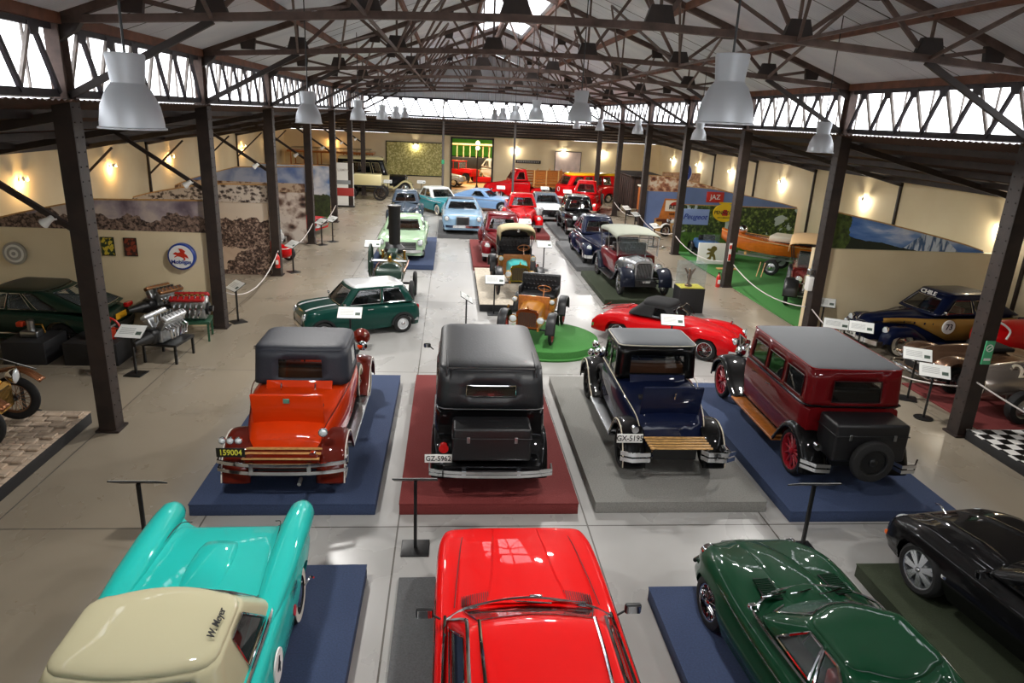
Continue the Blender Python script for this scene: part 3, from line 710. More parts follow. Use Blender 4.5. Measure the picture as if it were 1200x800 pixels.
# longitudinal bracing frames between trusses
BR0 = None
for k in range(-1, NB-1):
    y0 = YC0+k*BAY
    if BR0 is None:
        t = thing('bracing_frame', '', 'roof bracing')
        for i in (2, 5):
            x, z = BN[i]; xt = TN[2][0] if i == 2 else TN[4][0]; zt = TN[2][1]
            MB().bar((x, .08, z), (x, BAY-.08, z), .05, .05).build('runner', RUST, t)
            MB().bar((x, .08, z), (xt, BAY/2, zt), .05, .06).build('diagonal', RUST, t); MB().bar((xt, BAY/2, zt), (x, BAY-.08, z), .05, .06).build('diagonal', RUST, t)
        for a, b in ((BN[1], TN[1]), (BN[6], TN[5])):
            MB().bar((a[0], .08, a[1]), (b[0], BAY-.08, b[1]), .05, .06).build('diagonal', RUST, t); MB().bar((b[0], .08, b[1]), (a[0], BAY-.08, a[1]), .05, .06).build('diagonal', RUST, t)
        BR0 = t
    else: t = copy_tree(BR0)
    t.location = (0, y0, 0); t['group'] = 'bracing frames between trusses'; t['label'] = 'rusty lattice bracing frame between trusses, '+('over the foreground cars' if k < 0 else 'just behind the columns '+place_words(k))

# high bay lamps ---------------------------------------------------------------------
LAMPB = mat('lamp_aluminium', '#C6CACE', .4, .35); LAMPIN = mat('lamp_lit_inside', '#FFFFFF', .5, emis=1.2)
def make_lamp():
    t = thing('high_bay_lamp', '', 'ceiling lamp'); k = .8
    MB().lathe([(a*k, b*k) for a, b in [(.001, .66), (.19, .66), (.2, .64), (.17, .36), (.175, .35), (.23, .28), (.3, .12), (.325, -.04), (.33, -.1), (.35, -.11), (.35, -.125), (.32, -.125), (.3, -.03), (.27, .12), (.16, .33), (.001, .34)]], 32).build('lamp_shade', LAMPB, t)
    MB().lathe([(.23, -.08), (.12, -.088), (.001, -.09)], 24).build('diffuser', LAMPIN, t)
    MB().cyl((0, 0, 0), (0, 0, 1), .012, 6).build('cable', BLACKM, t, loc=(0, 0, .52))
    return t
lamp0 = make_lamp(); first = True
rows = {'left': [(-2.83, 6.75, 5.84), (-2.97, 15.5, 5.77), (-3.1, 24.6, 5.75), (-3.1, 33, 5.7), (-3.1, 41, 5.7), (-3.1, 48.5, 5.7)],
        'middle': [(2.61, 6.85, 6.12), (2.74, 15.6, 6.06), (2.8, 24.4, 6.02), (2.85, 33.2, 5.95), (2.85, 41.5, 5.9), (2.85, 49, 5.85)],
        'right': [(7.87, 14.9, 5.66), (8.67, 25, 5.6), (8.69, 33.6, 5.58), (8.6, 42, 5.55), (8.6, 50, 5.5)]}
ordw = ['nearest', 'second from the gallery', 'third from the gallery', 'fourth from the gallery', 'fifth from the gallery', 'farthest']
for rn, L in rows.items():
    for i, (x, y, z) in enumerate(L):
        t = lamp0 if first else copy_tree(lamp0); first = False
        t.location = (x, y, z); t['group'] = 'high bay lamps'; t['label'] = 'bell shaped aluminium high bay lamp in the %s row, %s' % (rn, ordw[i] if i < len(L)-1 else 'farthest')
        t.name = 'high_bay_lamp'
        zr = ZC1+sl*min(x-XL, XR-x)+(.115 if rn == 'middle' else .06); [q for q in t.children if q.name.startswith('cable')][0].scale = (1, 1, zr-z-.52)
        light('AREA', 'lamp_light', (x, y, z-.12), LAMPW*(.8 if y < 10 else 1.6 if y > 20 else 1.35), (1, .97, .93), .4)
light('AREA', 'lamp_light', (7.8, 5.5, 5.7), LAMPW*.5, (1, .97, .93), .5)

# sconces on the walls
def sconce(x, y, z, rz, lab, warm=True):
    t = thing('wall_light', lab, 'wall light', (x, y, z), rz, 'uplights on the walls')
    MB().box((0, .02, 0), (.1, .04, .1)).build('back_plate', WHITE, t); MB().tube([(0, .03, 0), (0, .16, .05)], .014, 6).build('arm', WHITE, t)
    for s in (-1, 1): MB().lathe([(.001, .08), (.03, .07), (.05, -.05), (.045, -.06)], 12, Matrix.Translation((s*.1, .2, .04)) @ Matrix.Rotation(R(s*15), 4, 'Y')).build('lamp_head', WHITE, t)
    MB().bar((-.12, .16, .06), (.12, .16, .06), .02).build('crossbar', WHITE, t)
    for s in (-1, 1): MB().sphere((s*.1, .2, -.01), .025, 8, 6).build('bulb', mat('warm_bulb', '#FFD489', .5, emis=25) if warm else mat('cool_bulb', '#FFF4DE', .5, emis=25), t)
    l = light('POINT', 'sconce_light', (0, .24, -.1), 26 if warm else 30, (1, .62, .25) if warm else (1, .9, .72), .05, parent=t)
lw = ['nearest the gallery', 'above the posters', 'second beyond the posters', 'third beyond the posters', 'fourth beyond the posters', 'near the back left corner', 'at the far left corner']
for k in range(7):
    sconce(WL, YC0+10.5+k*6.0, 3.45, -90, 'twin headed wall light glowing warm on the left wall, '+lw[k])
rw = ['above the volcano mural', 'above the boat and willow mural', 'behind the third column', 'behind the blue oval sign', 'behind the fourth column', 'near the back right corner']
for k in range(6):
    sconce(WR, [20.6, 28.3, 36, 43, 49, 55][k], 3.35, 90, 'twin headed white wall light on the right wall, '+rw[k], False)
for x, wd in ((-2.9, 'above the framed aerial picture'), (5.2, 'right of the doorway'), (9.2, 'above the yellow roofed van'), (12.5, 'right of the yellow roofed van'), (-9.5, 'above the long wooden roof carriage')):
    sconce(x, YB, 3.45, 180, 'twin headed wall light on the back wall, '+wd, x < -5)
for x, y in ((1.5, 64), (1.5, 70), (5, 72)): light('AREA', 'annex_light', (x, y, 5), 260, (1, .82, .55), 1.0)

# ------------------------------------------------------------- partitions with murals
def mural_mat(name, kind):
    m, nt, p, tc = nodes_mat(name, .55); o = tc.outputs['Object']; sx = nt.nodes.new('ShaderNodeSeparateXYZ'); nt.links.new(o, sx.inputs[0])
    def mr(sock, a, b):
        r = nt.nodes.new('ShaderNodeMapRange'); r.inputs[1].default_value = a; r.inputs[2].default_value = b; nt.links.new(sock, r.inputs[0]); return r.outputs[0]
    def math2(op, a, b):
        q = nt.nodes.new('ShaderNodeMath'); q.operation = op
        for i, v in enumerate((a, b)):
            if isinstance(v, (int, float)): q.inputs[i].default_value = v
            else: nt.links.new(v, q.inputs[i])
        return q.outputs[0]
    X, Z = sx.outputs[0], sx.outputs[2]; n1 = noise_tex(nt, o, 1.2, 6, .4); n2 = noise_tex(nt, o, 7, 8, .3); n3 = noise_tex(nt, o, 3, 4)
    if kind == 'sepia_sky': # clouds and round trees, brown photograph
        sky = ramp(nt, n1, [(.35, '#6A5B66'), (.5, '#A99A9C'), (.65, '#D9C9B8')])
        h = math2('ADD', math2('MULTIPLY', noise_tex(nt, o, 1.3, 4), 1.5), 2.3); tree = math2('LESS_THAN', Z, h)
        c = mixc(nt, tree, sky, ramp(nt, noise_tex(nt, o, 14, 8, .5), [(.38, '#2A1B18'), (.62, '#9A8070')]))
    elif kind == 'crowd': c = ramp(nt, nv(nt, o, 5), [(.2, '#1E1816'), (.45, '#6F625B'), (.7, '#CFC4B8')])
    elif kind == 'sepia_park':
        tr = ramp(nt, noise_tex(nt, o, 13, 8, .5), [(.36, '#1C1210'), (.5, '#5B463E'), (.66, '#B39C8C')]); sand = ramp(nt, n1, [(.3, '#B29A88'), (.7, '#D2BDA8')]); sky = '#D5C6B4'
        c = mixc(nt, math2('LESS_THAN', Z, math2('ADD', math2('MULTIPLY', n3, .6), 1.75)), sky, tr)
        d = math2('LESS_THAN', Z, math2('ADD', math2('MULTIPLY', X, .0), math2('ADD', math2('MULTIPLY', n3, .5), .75))); c = mixc(nt, d, c, sand)
        d2 = math2('MULTIPLY', math2('LESS_THAN', Z, math2('ADD', math2('MULTIPLY', math2('ADD', X, 8.0), .75), math2('MULTIPLY', n3, .9))), 1); c = mixc(nt, d2, c, tr)
    elif kind == 'town': 
        c = ramp(nt, nv(nt, o, 3), [(.2, '#3A2620'), (.5, '#8A6A56'), (.75, '#C9B49C')]); c = mixc(nt, math2('GREATER_THAN', Z, 2.7), c, ramp(nt, n1, [(.35, '#5B78B4'), (.6, '#A9B7D2')]))
    elif kind == 'cars_sepia': c = ramp(nt, nv(nt, o, 1.6), [(.12, '#1F1514'), (.3, '#6D544A'), (.5, '#B8A79B'), (.8, '#E2D8CE')])
    elif kind == 'field':
        sky = ramp(nt, n1, [(.35, '#5E7FB4'), (.5, '#A9B5C6'), (.65, '#D2D6DB')]); g = ramp(nt, n2, [(.3, '#16200F'), (.7, '#3C4A22')])
        c = mixc(nt, math2('LESS_THAN', Z, math2('ADD', math2('MULTIPLY', n3, .7), 1.15)), sky, g); c = mixc(nt, math2('LESS_THAN', Z, .3), c, '#4E8A2A')
    elif kind == 'volcano':
        sky = ramp(nt, noise_tex(nt, o, 1.1, 6, .2, (.5, 1, 1.6)), [(.42, '#4470B4'), (.55, '#7E9FD0'), (.68, '#EDF0F2')])
        ax = math2('ABSOLUTE', math2('ADD', X, -3.5), 0); pk = math2('ADD', math2('MULTIPLY', ax, -.75), 3.3)
        c = mixc(nt, math2('LESS_THAN', Z, math2('ADD', pk, math2('MULTIPLY', n3, .12))), sky, ramp(nt, noise_tex(nt, o, 3, 4, .4, (2.2, 1, .6)), [(.45, '#4E6C92'), (.55, '#DCE6EE')]))
        ft = math2('ADD', math2('MULTIPLY', X, -.16), math2('ADD', math2('MULTIPLY', n3, .15), 3.05)); c = mixc(nt, math2('LESS_THAN', Z, ft), c, '#232B1E')
        c = mixc(nt, math2('LESS_THAN', X, math2('ADD', math2('MULTIPLY', n3, .5), .55)), c, ramp(nt, n2, [(.35, '#1E2A12'), (.65, '#4E6127')]))
    elif kind == 'forest':
        c = ramp(nt, n2, [(.3, '#131C0C'), (.5, '#2F4519'), (.62, '#6A7F36'), (.75, '#A8B56A')]); c = mixc(nt, math2('GREATER_THAN', n1, .6), c, '#B9C6C4'); c = mixc(nt, math2('LESS_THAN', Z, 1.0), c, ramp(nt, n2, [(.3, '#2C4A16'), (.7, '#5E8A2C')]))
        c = mixc(nt, math2('LESS_THAN', Z, .35), c, '#3E7A1E')
    elif kind == 'brick_town':
        c = ramp(nt, nv(nt, o, 2.2), [(.15, '#5A3328'), (.4, '#A5694F'), (.65, '#D9B08C'), (.85, '#EFE0CC')])
    elif kind == 'ranch': c = ramp(nt, n2, [(.3, '#8E6A4E'), (.7, '#D4A888')])
    nt.links.new(c, p.inputs['Base Color']); return m
def nv(nt, o, s):
    v = nt.nodes.new('ShaderNodeTexVoronoi'); v.inputs['Scale'].default_value = s; mp = nt.nodes.new('ShaderNodeMapping'); mp.inputs['Scale'].default_value = (1, 1, 1.5); nt.links.new(o, mp.inputs['Vector']); nt.links.new(mp.outputs['Vector'], v.inputs['Vector'])
    n = nt.nodes.new('ShaderNodeTexNoise'); n.inputs['Scale'].default_value = s*3; nt.links.new(o, n.inputs['Vector'])
    a = nt.nodes.new('ShaderNodeMath'); a.operation = 'MULTIPLY'; nt.links.new(v.outputs['Distance'], a.inputs[0]); nt.links.new(n.outputs['Fac'], a.inputs[1])
    b = nt.nodes.new('ShaderNodeMath'); b.operation = 'MULTIPLY'; b.inputs[1].default_value = 2.6; nt.links.new(a.outputs[0], b.inputs[0]); return b.outputs[0]
def board(name, poly, y, m, lab, cat, x0=0, th=.04, wood=True, group=None):
    t = thing(name, lab, cat, (x0, y, 0), 0, group)
    MB().prism([(a-x0, z) for a, z in poly], 'y', -th, 0).build('printed_panel', m, t, flat=True)
    b = MB(); 
    if wood: b.prism([(a-x0, z+.04) for a, z in poly], 'y', .005, .05); b.build('plywood_edge', WOODL, t, flat=True)
    return t
def partition(nm, x0, x1, y, z): return struct(nm, MB().box(((x0+x1)/2, y+.1, z/2), (abs(x1-x0), .18, z)), PLASTER)
def arc_top(xa, za, xb, zb, n=8, pw=.6): return [(xa+(xb-xa)*i/n, za+(zb-za)*(i/n)**pw) for i in range(n+1)]
# left side
partition('wall_partition_left', WL, XL-.15, 19.4, 2.63)
board('mural_board', [(-6.5, 2.63), (-12.4, 2.63)]+arc_top(-12.4, 2.64, -9.45, 3.4, 6, .8)+[(-6.5, 3.47)], 19.5, mural_mat('mural_sepia_sky', 'sepia_sky'), 'long tapering sepia mural of clouds and round trees above the engines', 'mural')
board('mural_board', [(-6.55, 0.02), (-9.5, .02), (-9.5, 2.62), (-6.55, 2.62)], 26.0, mural_mat('mural_sepia_park', 'sepia_park'), 'tall sepia mural of park trees and a sandy path', 'mural')
board('mural_board', [(-6.55, 2.63), (-11.2, 2.63)]+arc_top(-11.2, 2.66, -8.6, 3.22, 5, .8)+[(-6.55, 3.26)], 26.02, mural_mat('mural_crowd', 'crowd'), 'sepia mural strip of a standing crowd above the park mural', 'mural')
board('mural_board', [(-6.55, 0.02), (-9.5, .02), (-9.5, 2.3), (-6.55, 2.3)], 32.65, mural_mat('mural_racing', 'cars_sepia'), 'sepia mural of old racing cars and wheels behind the grey bonneted exhibit', 'mural')
board('mural_board', [(-6.55, 2.31), (-12.2, 2.31)]+arc_top(-12.2, 2.4, -9.5, 3.3, 5, .8)+[(-6.55, 3.42)], 32.67, mural_mat('mural_town', 'town'), 'mural strip of a brown railway town under blue sky', 'mural')
board('mural_board', [(-6.55, 0.02), (-10.5, .02), (-10.5, 3.0), (-6.55, 3.0)], 39.3, mural_mat('mural_field', 'field'), 'mural of dark hedges and green grass under a cloudy sky', 'mural')
# right side
partition('wall_partition_right', XR+.15, WR, 20.1, 2.62)
board('mural_board', [(XR+.35, 2.63), (16.5, 2.63)]+arc_top(16.5, 2.66, XR+2.2, 3.42, 6, .85)+[(XR+.35, 3.75)], 20.2, mural_mat('mural_volcano', 'volcano'), 'tapering mural of a snowy volcano and blue sky above the navy and gold coupe', 'mural', x0=XR+.35)
board('mural_board', [(XR+.2, 0.02), (WR-.3, .02), (WR-.3, 2.3), (XR+.2, 2.3)], 33.4, mural_mat('mural_forest', 'forest'), 'large green mural of leafy park trees behind the wooden boat', 'mural')
SKYP = mat('mural_blue_sky', '#6F86B8', .6, noise=.12, nscale=1)
board('mural_board', [(XR+.2, 2.31), (17.0, 2.31)]+arc_top(17.0, 2.34, XR+1.6, 3.1, 6, .85)+[(XR+.2, 3.15)], 33.45, SKYP, 'plain blue sky mural strip above the leafy mural', 'mural')
board('mural_board', [(XR+.2, 2.3), (16.2, 2.3)]+arc_top(16.2, 2.33, XR+1.8, 3.1, 5, .85)+[(XR+.2, 3.15)], 40.0, mural_mat('mural_brick_town', 'brick_town'), 'mural of brick town houses beside the blue oval sign', 'mural')
t = board('mural_board', [(XR+.2, .02), (15.6, .02), (15.6, 2.28), (XR+.2, 2.28)], 39.96, SKYP, 'blue backdrop board with an orange whiskey bar front', 'mural', x0=12.0)
ORG = mat('orange_bar_paint', '#C9762F', .6, noise=.2, nscale=5); RD = mat('sign_red', '#C4271B', .5)
MB().prism([(-.2, .02), (2.3, .02), (2.3, .75), (2.15, .8), (1.9, 1.9), (.3, 1.9), (.05, .8), (-.2, .75)], 'y', -.08, -.04).build('bar_front', ORG, t, flat=True)
MB().prism([(-.2, .02), (2.3, .02), (2.3, .72), (-.2, .72)], 'y', -.1, -.08).build('lower_front', mat('bar_tan', '#D9A766', .6), t, flat=True)
MB().box((.5, -.11, .3), (.5, .03, .6)).box((.35, -.12, .66), (.9, .08, .14)).build('bar_doorway', mat('brown_door', '#5B2B16', .6), t)
sg = MB().rbox((1.1, -.1, 1.5), (1.5, .03, .62), .01).build('sign_board', mat('sign_cream', '#F2E8D4', .5), t)
MB().prism([(1.1+.5*math.cos(a*math.pi/10), 1.5+.26*math.sin(a*math.pi/10)) for a in range(11)], 'y', -.125, -.115).build('red_arch', RD, sg)
text('lettering', 'REGAL', .36, mat('sign_black', '#15110E', .5), sg, frame((1.1, -.135, 1.42), (1, 0, 0), (0, 0, 1)), .01)
text('lettering', 'WHISKEY', .17, MC['sign_black'], sg, frame((1.1, -.135, 1.03), (1, 0, 0), (0, 0, 1)), .008, 1.4)
text('lettering', 'TOYS', .2, MC['sign_black'], sg, frame((1.3, -.12, .55), (1, 0, 0), (0, 0, 1)), .008)
board('mural_board', [(14.0, .02), (16.6, .02), (16.6, 2.9), (14.0, 2.9)], 46.6, mural_mat('mural_ranch', 'ranch'), 'dusty pink ranch mural far down the right aisle', 'mural')
# ================================================================ PLINTHS
def carpet(nm, c, r=.95): return mat(nm, c, r, noise=.18, nscale=45, bump=.3)
BLUEC, REDC, GREYC, DGREYC, DGREENC, GRASSC = carpet('blue_carpet', '#33415F'), carpet('red_carpet', '#702A28'), carpet('grey_carpet', '#83827D'), carpet('dark_grey_carpet', '#5C5D5E'), carpet('dark_green_carpet', '#2B3320'), carpet('green_turf', '#3C7A36')
def plinth(x0, x1, y0, y1, h, m, lab, skirt=None):
    t = thing('display_plinth', lab, 'plinth', ((x0+x1)/2, (y0+y1)/2, 0), group=None)
    MB().rbox((0, 0, h/2-.006), (x1-x0-.012, y1-y0-.012, h-.012), .012).build('base_box', skirt or m, t)
    MB().rbox((0, 0, h-.0075), (x1-x0, y1-y0, .015), .005).build('carpet_top', m, t); return t
PH = .2
plinth(-3.88, -1.03, 2.4, 8.1, PH, BLUEC, 'blue carpeted plinth under the turquoise car')
plinth(-.6, 2.13, 2.2, 8.0, .06, DGREYC, 'low dark grey mat under the foreground red coupe')
plinth(2.68, 5.5, 2.0, 7.55, PH, BLUEC, 'blue carpeted plinth under the dark green sports car')
plinth(5.81, 8.66, 2.3, 7.99, PH, DGREENC, 'dark green carpeted plinth under the black convertible')
plinth(-3.88, -1.08, 9.62, 15.24, PH, BLUEC, 'blue carpeted plinth under the orange coupe')
plinth(-.72, 2.12, 9.62, 15.28, PH, REDC, 'wine red carpeted plinth under the black saloon')
plinth(2.39, 5.25, 9.65, 15.3, PH, GREYC, 'pale grey plinth under the dark blue coupe')
plinth(5.5, 8.35, 9.35, 15.0, PH, BLUEC, 'blue carpeted plinth under the maroon saloon')
plinth(-3.19, -.64, 27.6, 34.3, PH, BLUEC, 'blue plinth under the pale green car')
plinth(-.64, 2.1, 35.2, 40.3, PH, DGREYC, 'dark grey plinth under the light blue luxury car')
plinth(.95, 3.6, 27.7, 34.0, PH, REDC, 'red plinth under the maroon saloon behind the veteran car')
plinth(2.6, 5.15, 35.6, 41, PH, REDC, 'red plinth under the bright red pickup')
plinth(5.25, 8.2, 28.1, 34.4, PH, DGREYC, 'grey plinth under the navy blue saloon')
plinth(5.6, 8.4, 35.3, 41.2, .16, DGREYC, 'grey plinth under the black saloon with chrome fog lamps')
plinth(5.3, 8.3, 22.75, 27.4, PH, DGREENC, 'dark green plinth under the maroon tourer with silver bonnet')
t = thing('round_plinth', 'round green turf plinth under the open veteran car', 'plinth', (2.72, 18.3, 0))
MB().lathe([(1.48, 0), (1.5, .05), (1.44, .06)], 64).build('lower_ring', GRASSC, t); MB().lathe([(1.42, .0), (1.42, .24), (1.38, .26), (.01, .26)], 64).build('turf_drum', GRASSC, t)
# cobbled plinths
def cobble_mat():
    m, nt, p, tc = nodes_mat('cobbles', .8); v = nt.nodes.new('ShaderNodeTexBrick'); v.inputs['Scale'].default_value = 1; v.inputs['Brick Width'].default_value = .3; v.inputs['Row Height'].default_value = .2; v.inputs['Mortar Size'].default_value = .015
    v.inputs['Color1'].default_value = lin('#B59A80'); v.inputs['Color2'].default_value = lin('#8F7A66'); v.inputs['Mortar'].default_value = lin('#4F4237')
    nt.links.new(tc.outputs['Object'], v.inputs['Vector']); c = mixc(nt, noise_tex(nt, tc.outputs['Object'], 8, 6), v.outputs['Color'], '#C9B7A2'); nt.links.new(c, p.inputs['Base Color']); bumpn(nt, p, noise_tex(nt, tc.outputs['Object'], 14, 5), .6); return m
COB = cobble_mat()
t = plinth(-11.5, -6.82, 9.0, 12.96, .24, COB, 'black edged cobbled plinth with wooden block paving at the left edge', mat('black_board', '#1B1B1D', .6))
b = MB(); rr_ = random.Random(3)
for i in range(14):
    for j in range(17):
        x = -2.3+i*.34+(j % 2)*.15; y = -1.9+j*.228
        if x < 2.2: b.rbox((x, y, .262+rr_.random()*.008), (.3+rr_.random()*.03, .2, .05), .015, seg=1)
tag(b.build('paving_block', COB, t), None, None, None, 'stuff')
t = plinth(.98, 3.4, 21.6, 27.2, .24, mat('sand_top', '#B9AF9E', .9, noise=.2, nscale=12), 'black sided sanded plinth under the beige hooded veteran car', MC['black_board'])
# chequered and red floor pieces at right
def checker():
    m, nt, p, tc = nodes_mat('chequer_tiles', .35); c = nt.nodes.new('ShaderNodeTexChecker'); c.inputs['Scale'].default_value = 4.4; c.inputs['Color1'].default_value = lin('#E6E4DF'); c.inputs['Color2'].default_value = lin('#101010')
    mp = nt.nodes.new('ShaderNodeMapping'); mp.inputs['Location'].default_value = (.01, .01, .3); nt.links.new(tc.outputs['Object'], mp.inputs['Vector']); nt.links.new(mp.outputs['Vector'], c.inputs['Vector']); nt.links.new(c.outputs['Color'], p.inputs['Base Color']); return m
plinth(10.8, 15.5, 8.8, 12.45, .22, checker(), 'black sided plinth with a black and white chequered top', MC['black_board'])
tag(MB().rbox((13.6, 14.15, .02), (4.3, 2.9, .04), .01).build('floor_carpet', REDC), 'flat red carpet under the silver racing car', 'carpet')
tag(MB().box(((XR+.2+WR-.2)/2, 26.8, .012), (WR-XR-.4, 13.0, .024)).build('artificial_grass', GRASSC), 'green artificial grass around the boat and the beige roofed car', 'artificial grass', None, 'stuff')

# ================================================================ FOREGROUND CARS
def car(name, lab, x, y, z, head, cat='car', group=None): return thing(name, lab, cat, (x, y, z), head, group)
def bent(pts, r=.008, n=5): return MB().tube([tuple(p) for p in catmull(pts, 5)], r, n)

# 1 turquoise two-seater with cream hardtop (front away)
TQ = paint('#22B5AC'); CRM = paint('#B9B393')
c = car('vintage_coupe', 'turquoise two seat car with a cream hardtop and bonnet scoop, bottom left', -2.57, 5.62, PH, 91)
AR = [(1.42, .39, .34), (-1.35, .39, .34)]
shell([(-2.4, .82), (-2.2, .93), (-1, .97), (.2, .96), (1.4, .95), (2.1, .9), (2.28, .82)], [(-2.4, .7), (-2.1, .82), (-1, .9), (.6, .93), (1.5, .9), (2.1, .82), (2.28, .72)],
      [(-2.4, .78), (-2.1, .92), (-1, .96), (.3, .95), (1.2, .95), (2.0, .97), (2.28, .9)], .24, AR, ridge=.86, sh=.12, c0=.6, n=60).build('body', TQ, c)
for s in (1, -1):
    b = MB(); rings = []
    for x, rz_, ry, zc_ in ((-.2, .02, .06, .92), (.5, .07, .13, .92), (1.1, .11, .165, .92), (1.7, .145, .175, .91), (2.1, .165, .17, .89), (2.34, .17, .155, .87), (2.44, .14, .125, .86), (2.48, .05, .05, .86)):
        rings.append([(x, s*.79+ry*math.cos(t*math.pi/10), zc_+rz_*math.sin(t*math.pi/10)) for t in range(20)])
    b.loft(rings); w_ = b.build('wing_pod', TQ, c, ang=60)
    headlamp(c, 2.46, s*.79, .84, .11)
    b = MB(); rings = []
    for x, a in ((-2.45, .1), (-2.3, .16), (-1.8, .15), (-1.2, .1), (-.8, .02)): rings.append([(x, s*.84+.09*math.cos(t*math.pi/8), .88+a*math.sin(t*math.pi/8)) for t in range(16)])
    b.loft(rings).build('tail_fin', TQ, c, ang=60)
b = MB(); rings = []
for x, h, wd in ((.75, .005, .2), (.85, .06, .23), (1.2, .085, .24), (1.5, .075, .22), (1.64, .05, .19), (1.66, .01, .18)): rings.append([(x, wd*math.cos(t*math.pi/9), .9+h*math.sin(t*math.pi/9)) for t in range(10)])
b.loft(rings).build('bonnet_scoop', TQ, c, ang=60)
bent([(.62, .66, .955), (.72, .7, .95), (1.3, .645, .945), (2.0, .6, .93), (2.18, .5, .86)], .006).build('bonnet_gap', BLACKP, c)
bent([(.62, -.66, .955), (.72, -.7, .95), (1.3, -.645, .945), (2.0, -.6, .93), (2.18, -.5, .86)], .006).build('bonnet_gap', BLACKP, c)
cabin(c, (-1.15, .62, .83), (-.85, .13, .68), .93, 1.36, CRM, CRM, r=.16, rt=.2, crown=.07, bf=.22, br=.06, sides=((.1, .58),), trim=CHROME, glass=GLASSD, roofname='hardtop')
bent([(.66, 0, .97), (.62, .5, .97), (.5, .78, .96), (.3, .86, .955), (-.9, .86, .955)], .018, 6).build('windscreen_surround', CHROME, c)
bent([(.66, 0, .97), (.62, -.5, .97), (.5, -.78, .96), (.3, -.86, .955), (-.9, -.86, .955)], .018, 6).build('windscreen_surround', CHROME, c)
wheels4(c, 1.42, -1.35, .82, .34, .2, 'disc', whitewall=True)
bumper(c, 2.5, .82, .45, (0,), .16, .11); bumper(c, -2.55, .82, .5, (0,), .16, .11)
chassis(c, -2, 2, .7, .22, .5)
b = MB()
for i in range(4): b.box((1.0-i*.06, -.972, .8), (.02, .012, .1))
b.build('side_louvre', CHROME, c)
RBAD = mat('red_badge', '#C22A3A', .5)
MB().cyl((.8, -.975, .62), (.8, -.99, .62), .06, 16).build('round_badge', RBAD, c)
o = MB().cyl((-.05, -.985, .66), (-.05, -1.0, .66), .17, 28).build('number_roundel', WHITE, c); text('race_number', '4', .24, BLACKP, o, frame((-.05, -1.003, .66), (1, 0, 0), (0, 0, 1)), .002)
text('driver_name', 'W. Meyer', .09, BLACKP, c, frame((-.38, -.58, 1.452), (1, 0, 0), (0, .95, .3)), .003, 1, .3)
bent([(1.3, -1.0, .55), (1.36, -1.05, .62), (1.3, -1.1, .66)], .012).build('side_trim', CHROME, c)
MB().rbox((-.35, 0, .98), (.3, 1.2, .3), .08).build('seat_back', TQ, c)

# 2 red coupe, bonnet away
RED = paint('#E00202')
c = car('saloon_car', 'bright red hardtop car with twin chrome roof strips, bottom centre', .9, 5.55, .06, 90.4)
shell([(-2.5, .86), (-2.3, .93), (-1, .98), (1.0, .98), (1.9, .96), (2.25, .9), (2.42, .8)], [(-2.5, .7), (-2.2, .86), (-1, .94), (.55, 1.0), (1.5, .98), (2.2, .9), (2.42, .74)],
      [(-2.5, .74), (-2.2, .88), (-1, .93), (.55, .94), (1.5, .93), (2.2, .88), (2.42, .74)], .24, [(1.5, .4, .35), (-1.4, .4, .35)], ridge=.84, sh=.1, c0=.5, bulge=.025).build('body', RED, c)
bent([(.42, .86, .985), (.6, .6, .995), (.7, 0, 1.015), (.6, -.6, .995), (.42, -.86, .985)], .022, 6).build('windscreen_surround', CHROME, c)
# raised bonnet centre with creases
b = MB(); rings = []
for x, h, wd in ((.62, .035, .52), (1.1, .045, .42), (1.7, .05, .36), (2.15, .04, .33), (2.32, .0, .32)):
    zc_ = curve([(.55, 1.0), (1.5, .98), (2.2, .9), (2.42, .74)])(x)-.012; rings.append([(x, -wd, zc_-.01), (x, -wd*.82, zc_+h*.8), (x, -wd*.5, zc_+h), (x, 0, zc_+h*.92), (x, wd*.5, zc_+h), (x, wd*.82, zc_+h*.8), (x, wd, zc_-.01)])
b.loft(rings, closed=False, cap=False).build('bonnet_bulge', RED, c, ang=20)
DRED = mat('shut_line', '#5A0505', .5)
for s in (1, -1):
    bent([(.62, s*.78, .975), (1.2, s*.74, .965), (1.9, s*.68, .925), (2.25, s*.62, .85)], .006).build('shut_line', DRED, c)
    bent([(.9, s*.975, .85), (-1.5, s*.985, .83)], .012).build('waist_trim', CHROME, c)
    g = MB()
    for i in range(18): y = s*(.3+.4*i/17); g.box((.76-.06*(i/17)**2, y, 1.004-.025*i/17), (.15, .008, .02))
    g.build('cowl_vent', mat('vent_dark', '#3A0606', .5), c)
    mirror(c, .42, s*.93, 1.05, BLACKM, 1.05)
    bent([(-.05, s*.56, 1.365), (-.6, s*.55, 1.395), (-1.4, s*.52, 1.385)], .016).build('roof_strip', CHROME, c)
    bent([(.42, s*.84, .98), (.05, s*.7, 1.29), (-.1, s*.675, 1.34), (-.8, s*.675, 1.345), (-1.4, s*.65, 1.32)], .018).build('drip_rail', CHROME, c)
    bent([(.5, s*.88, .965), (-.6, s*.9, .955), (-1.6, s*.88, .94)], .016).build('window_sill_trim', CHROME, c)
    headlamp(c, 2.4, s*.62, .62, .1)
cabin(c, (-1.85, .6, .84), (-1.35, -.06, .68), .96, 1.33, RED, RED, r=.14, rt=.14, crown=.055, bf=.12, br=.06, sides=((.06, .52), (.55, .9)), trim=CHROME, glass=GLASSD, seats=[(-1, LEATHER), (-.2, LEATHER)])
for y0, y1 in ((.25, -.25), (-.15, -.62)): 
    b = bent([(.68, y0, 1.0), (.62, (y0+y1)/2, 1.03), (.57, y1, 1.045)], .01); b.build('wiper', CHROME, c)
MB().rbox((.72, -.1, 1.01), (.06, .14, .03), .01).build('bonnet_badge', CHROME, c)
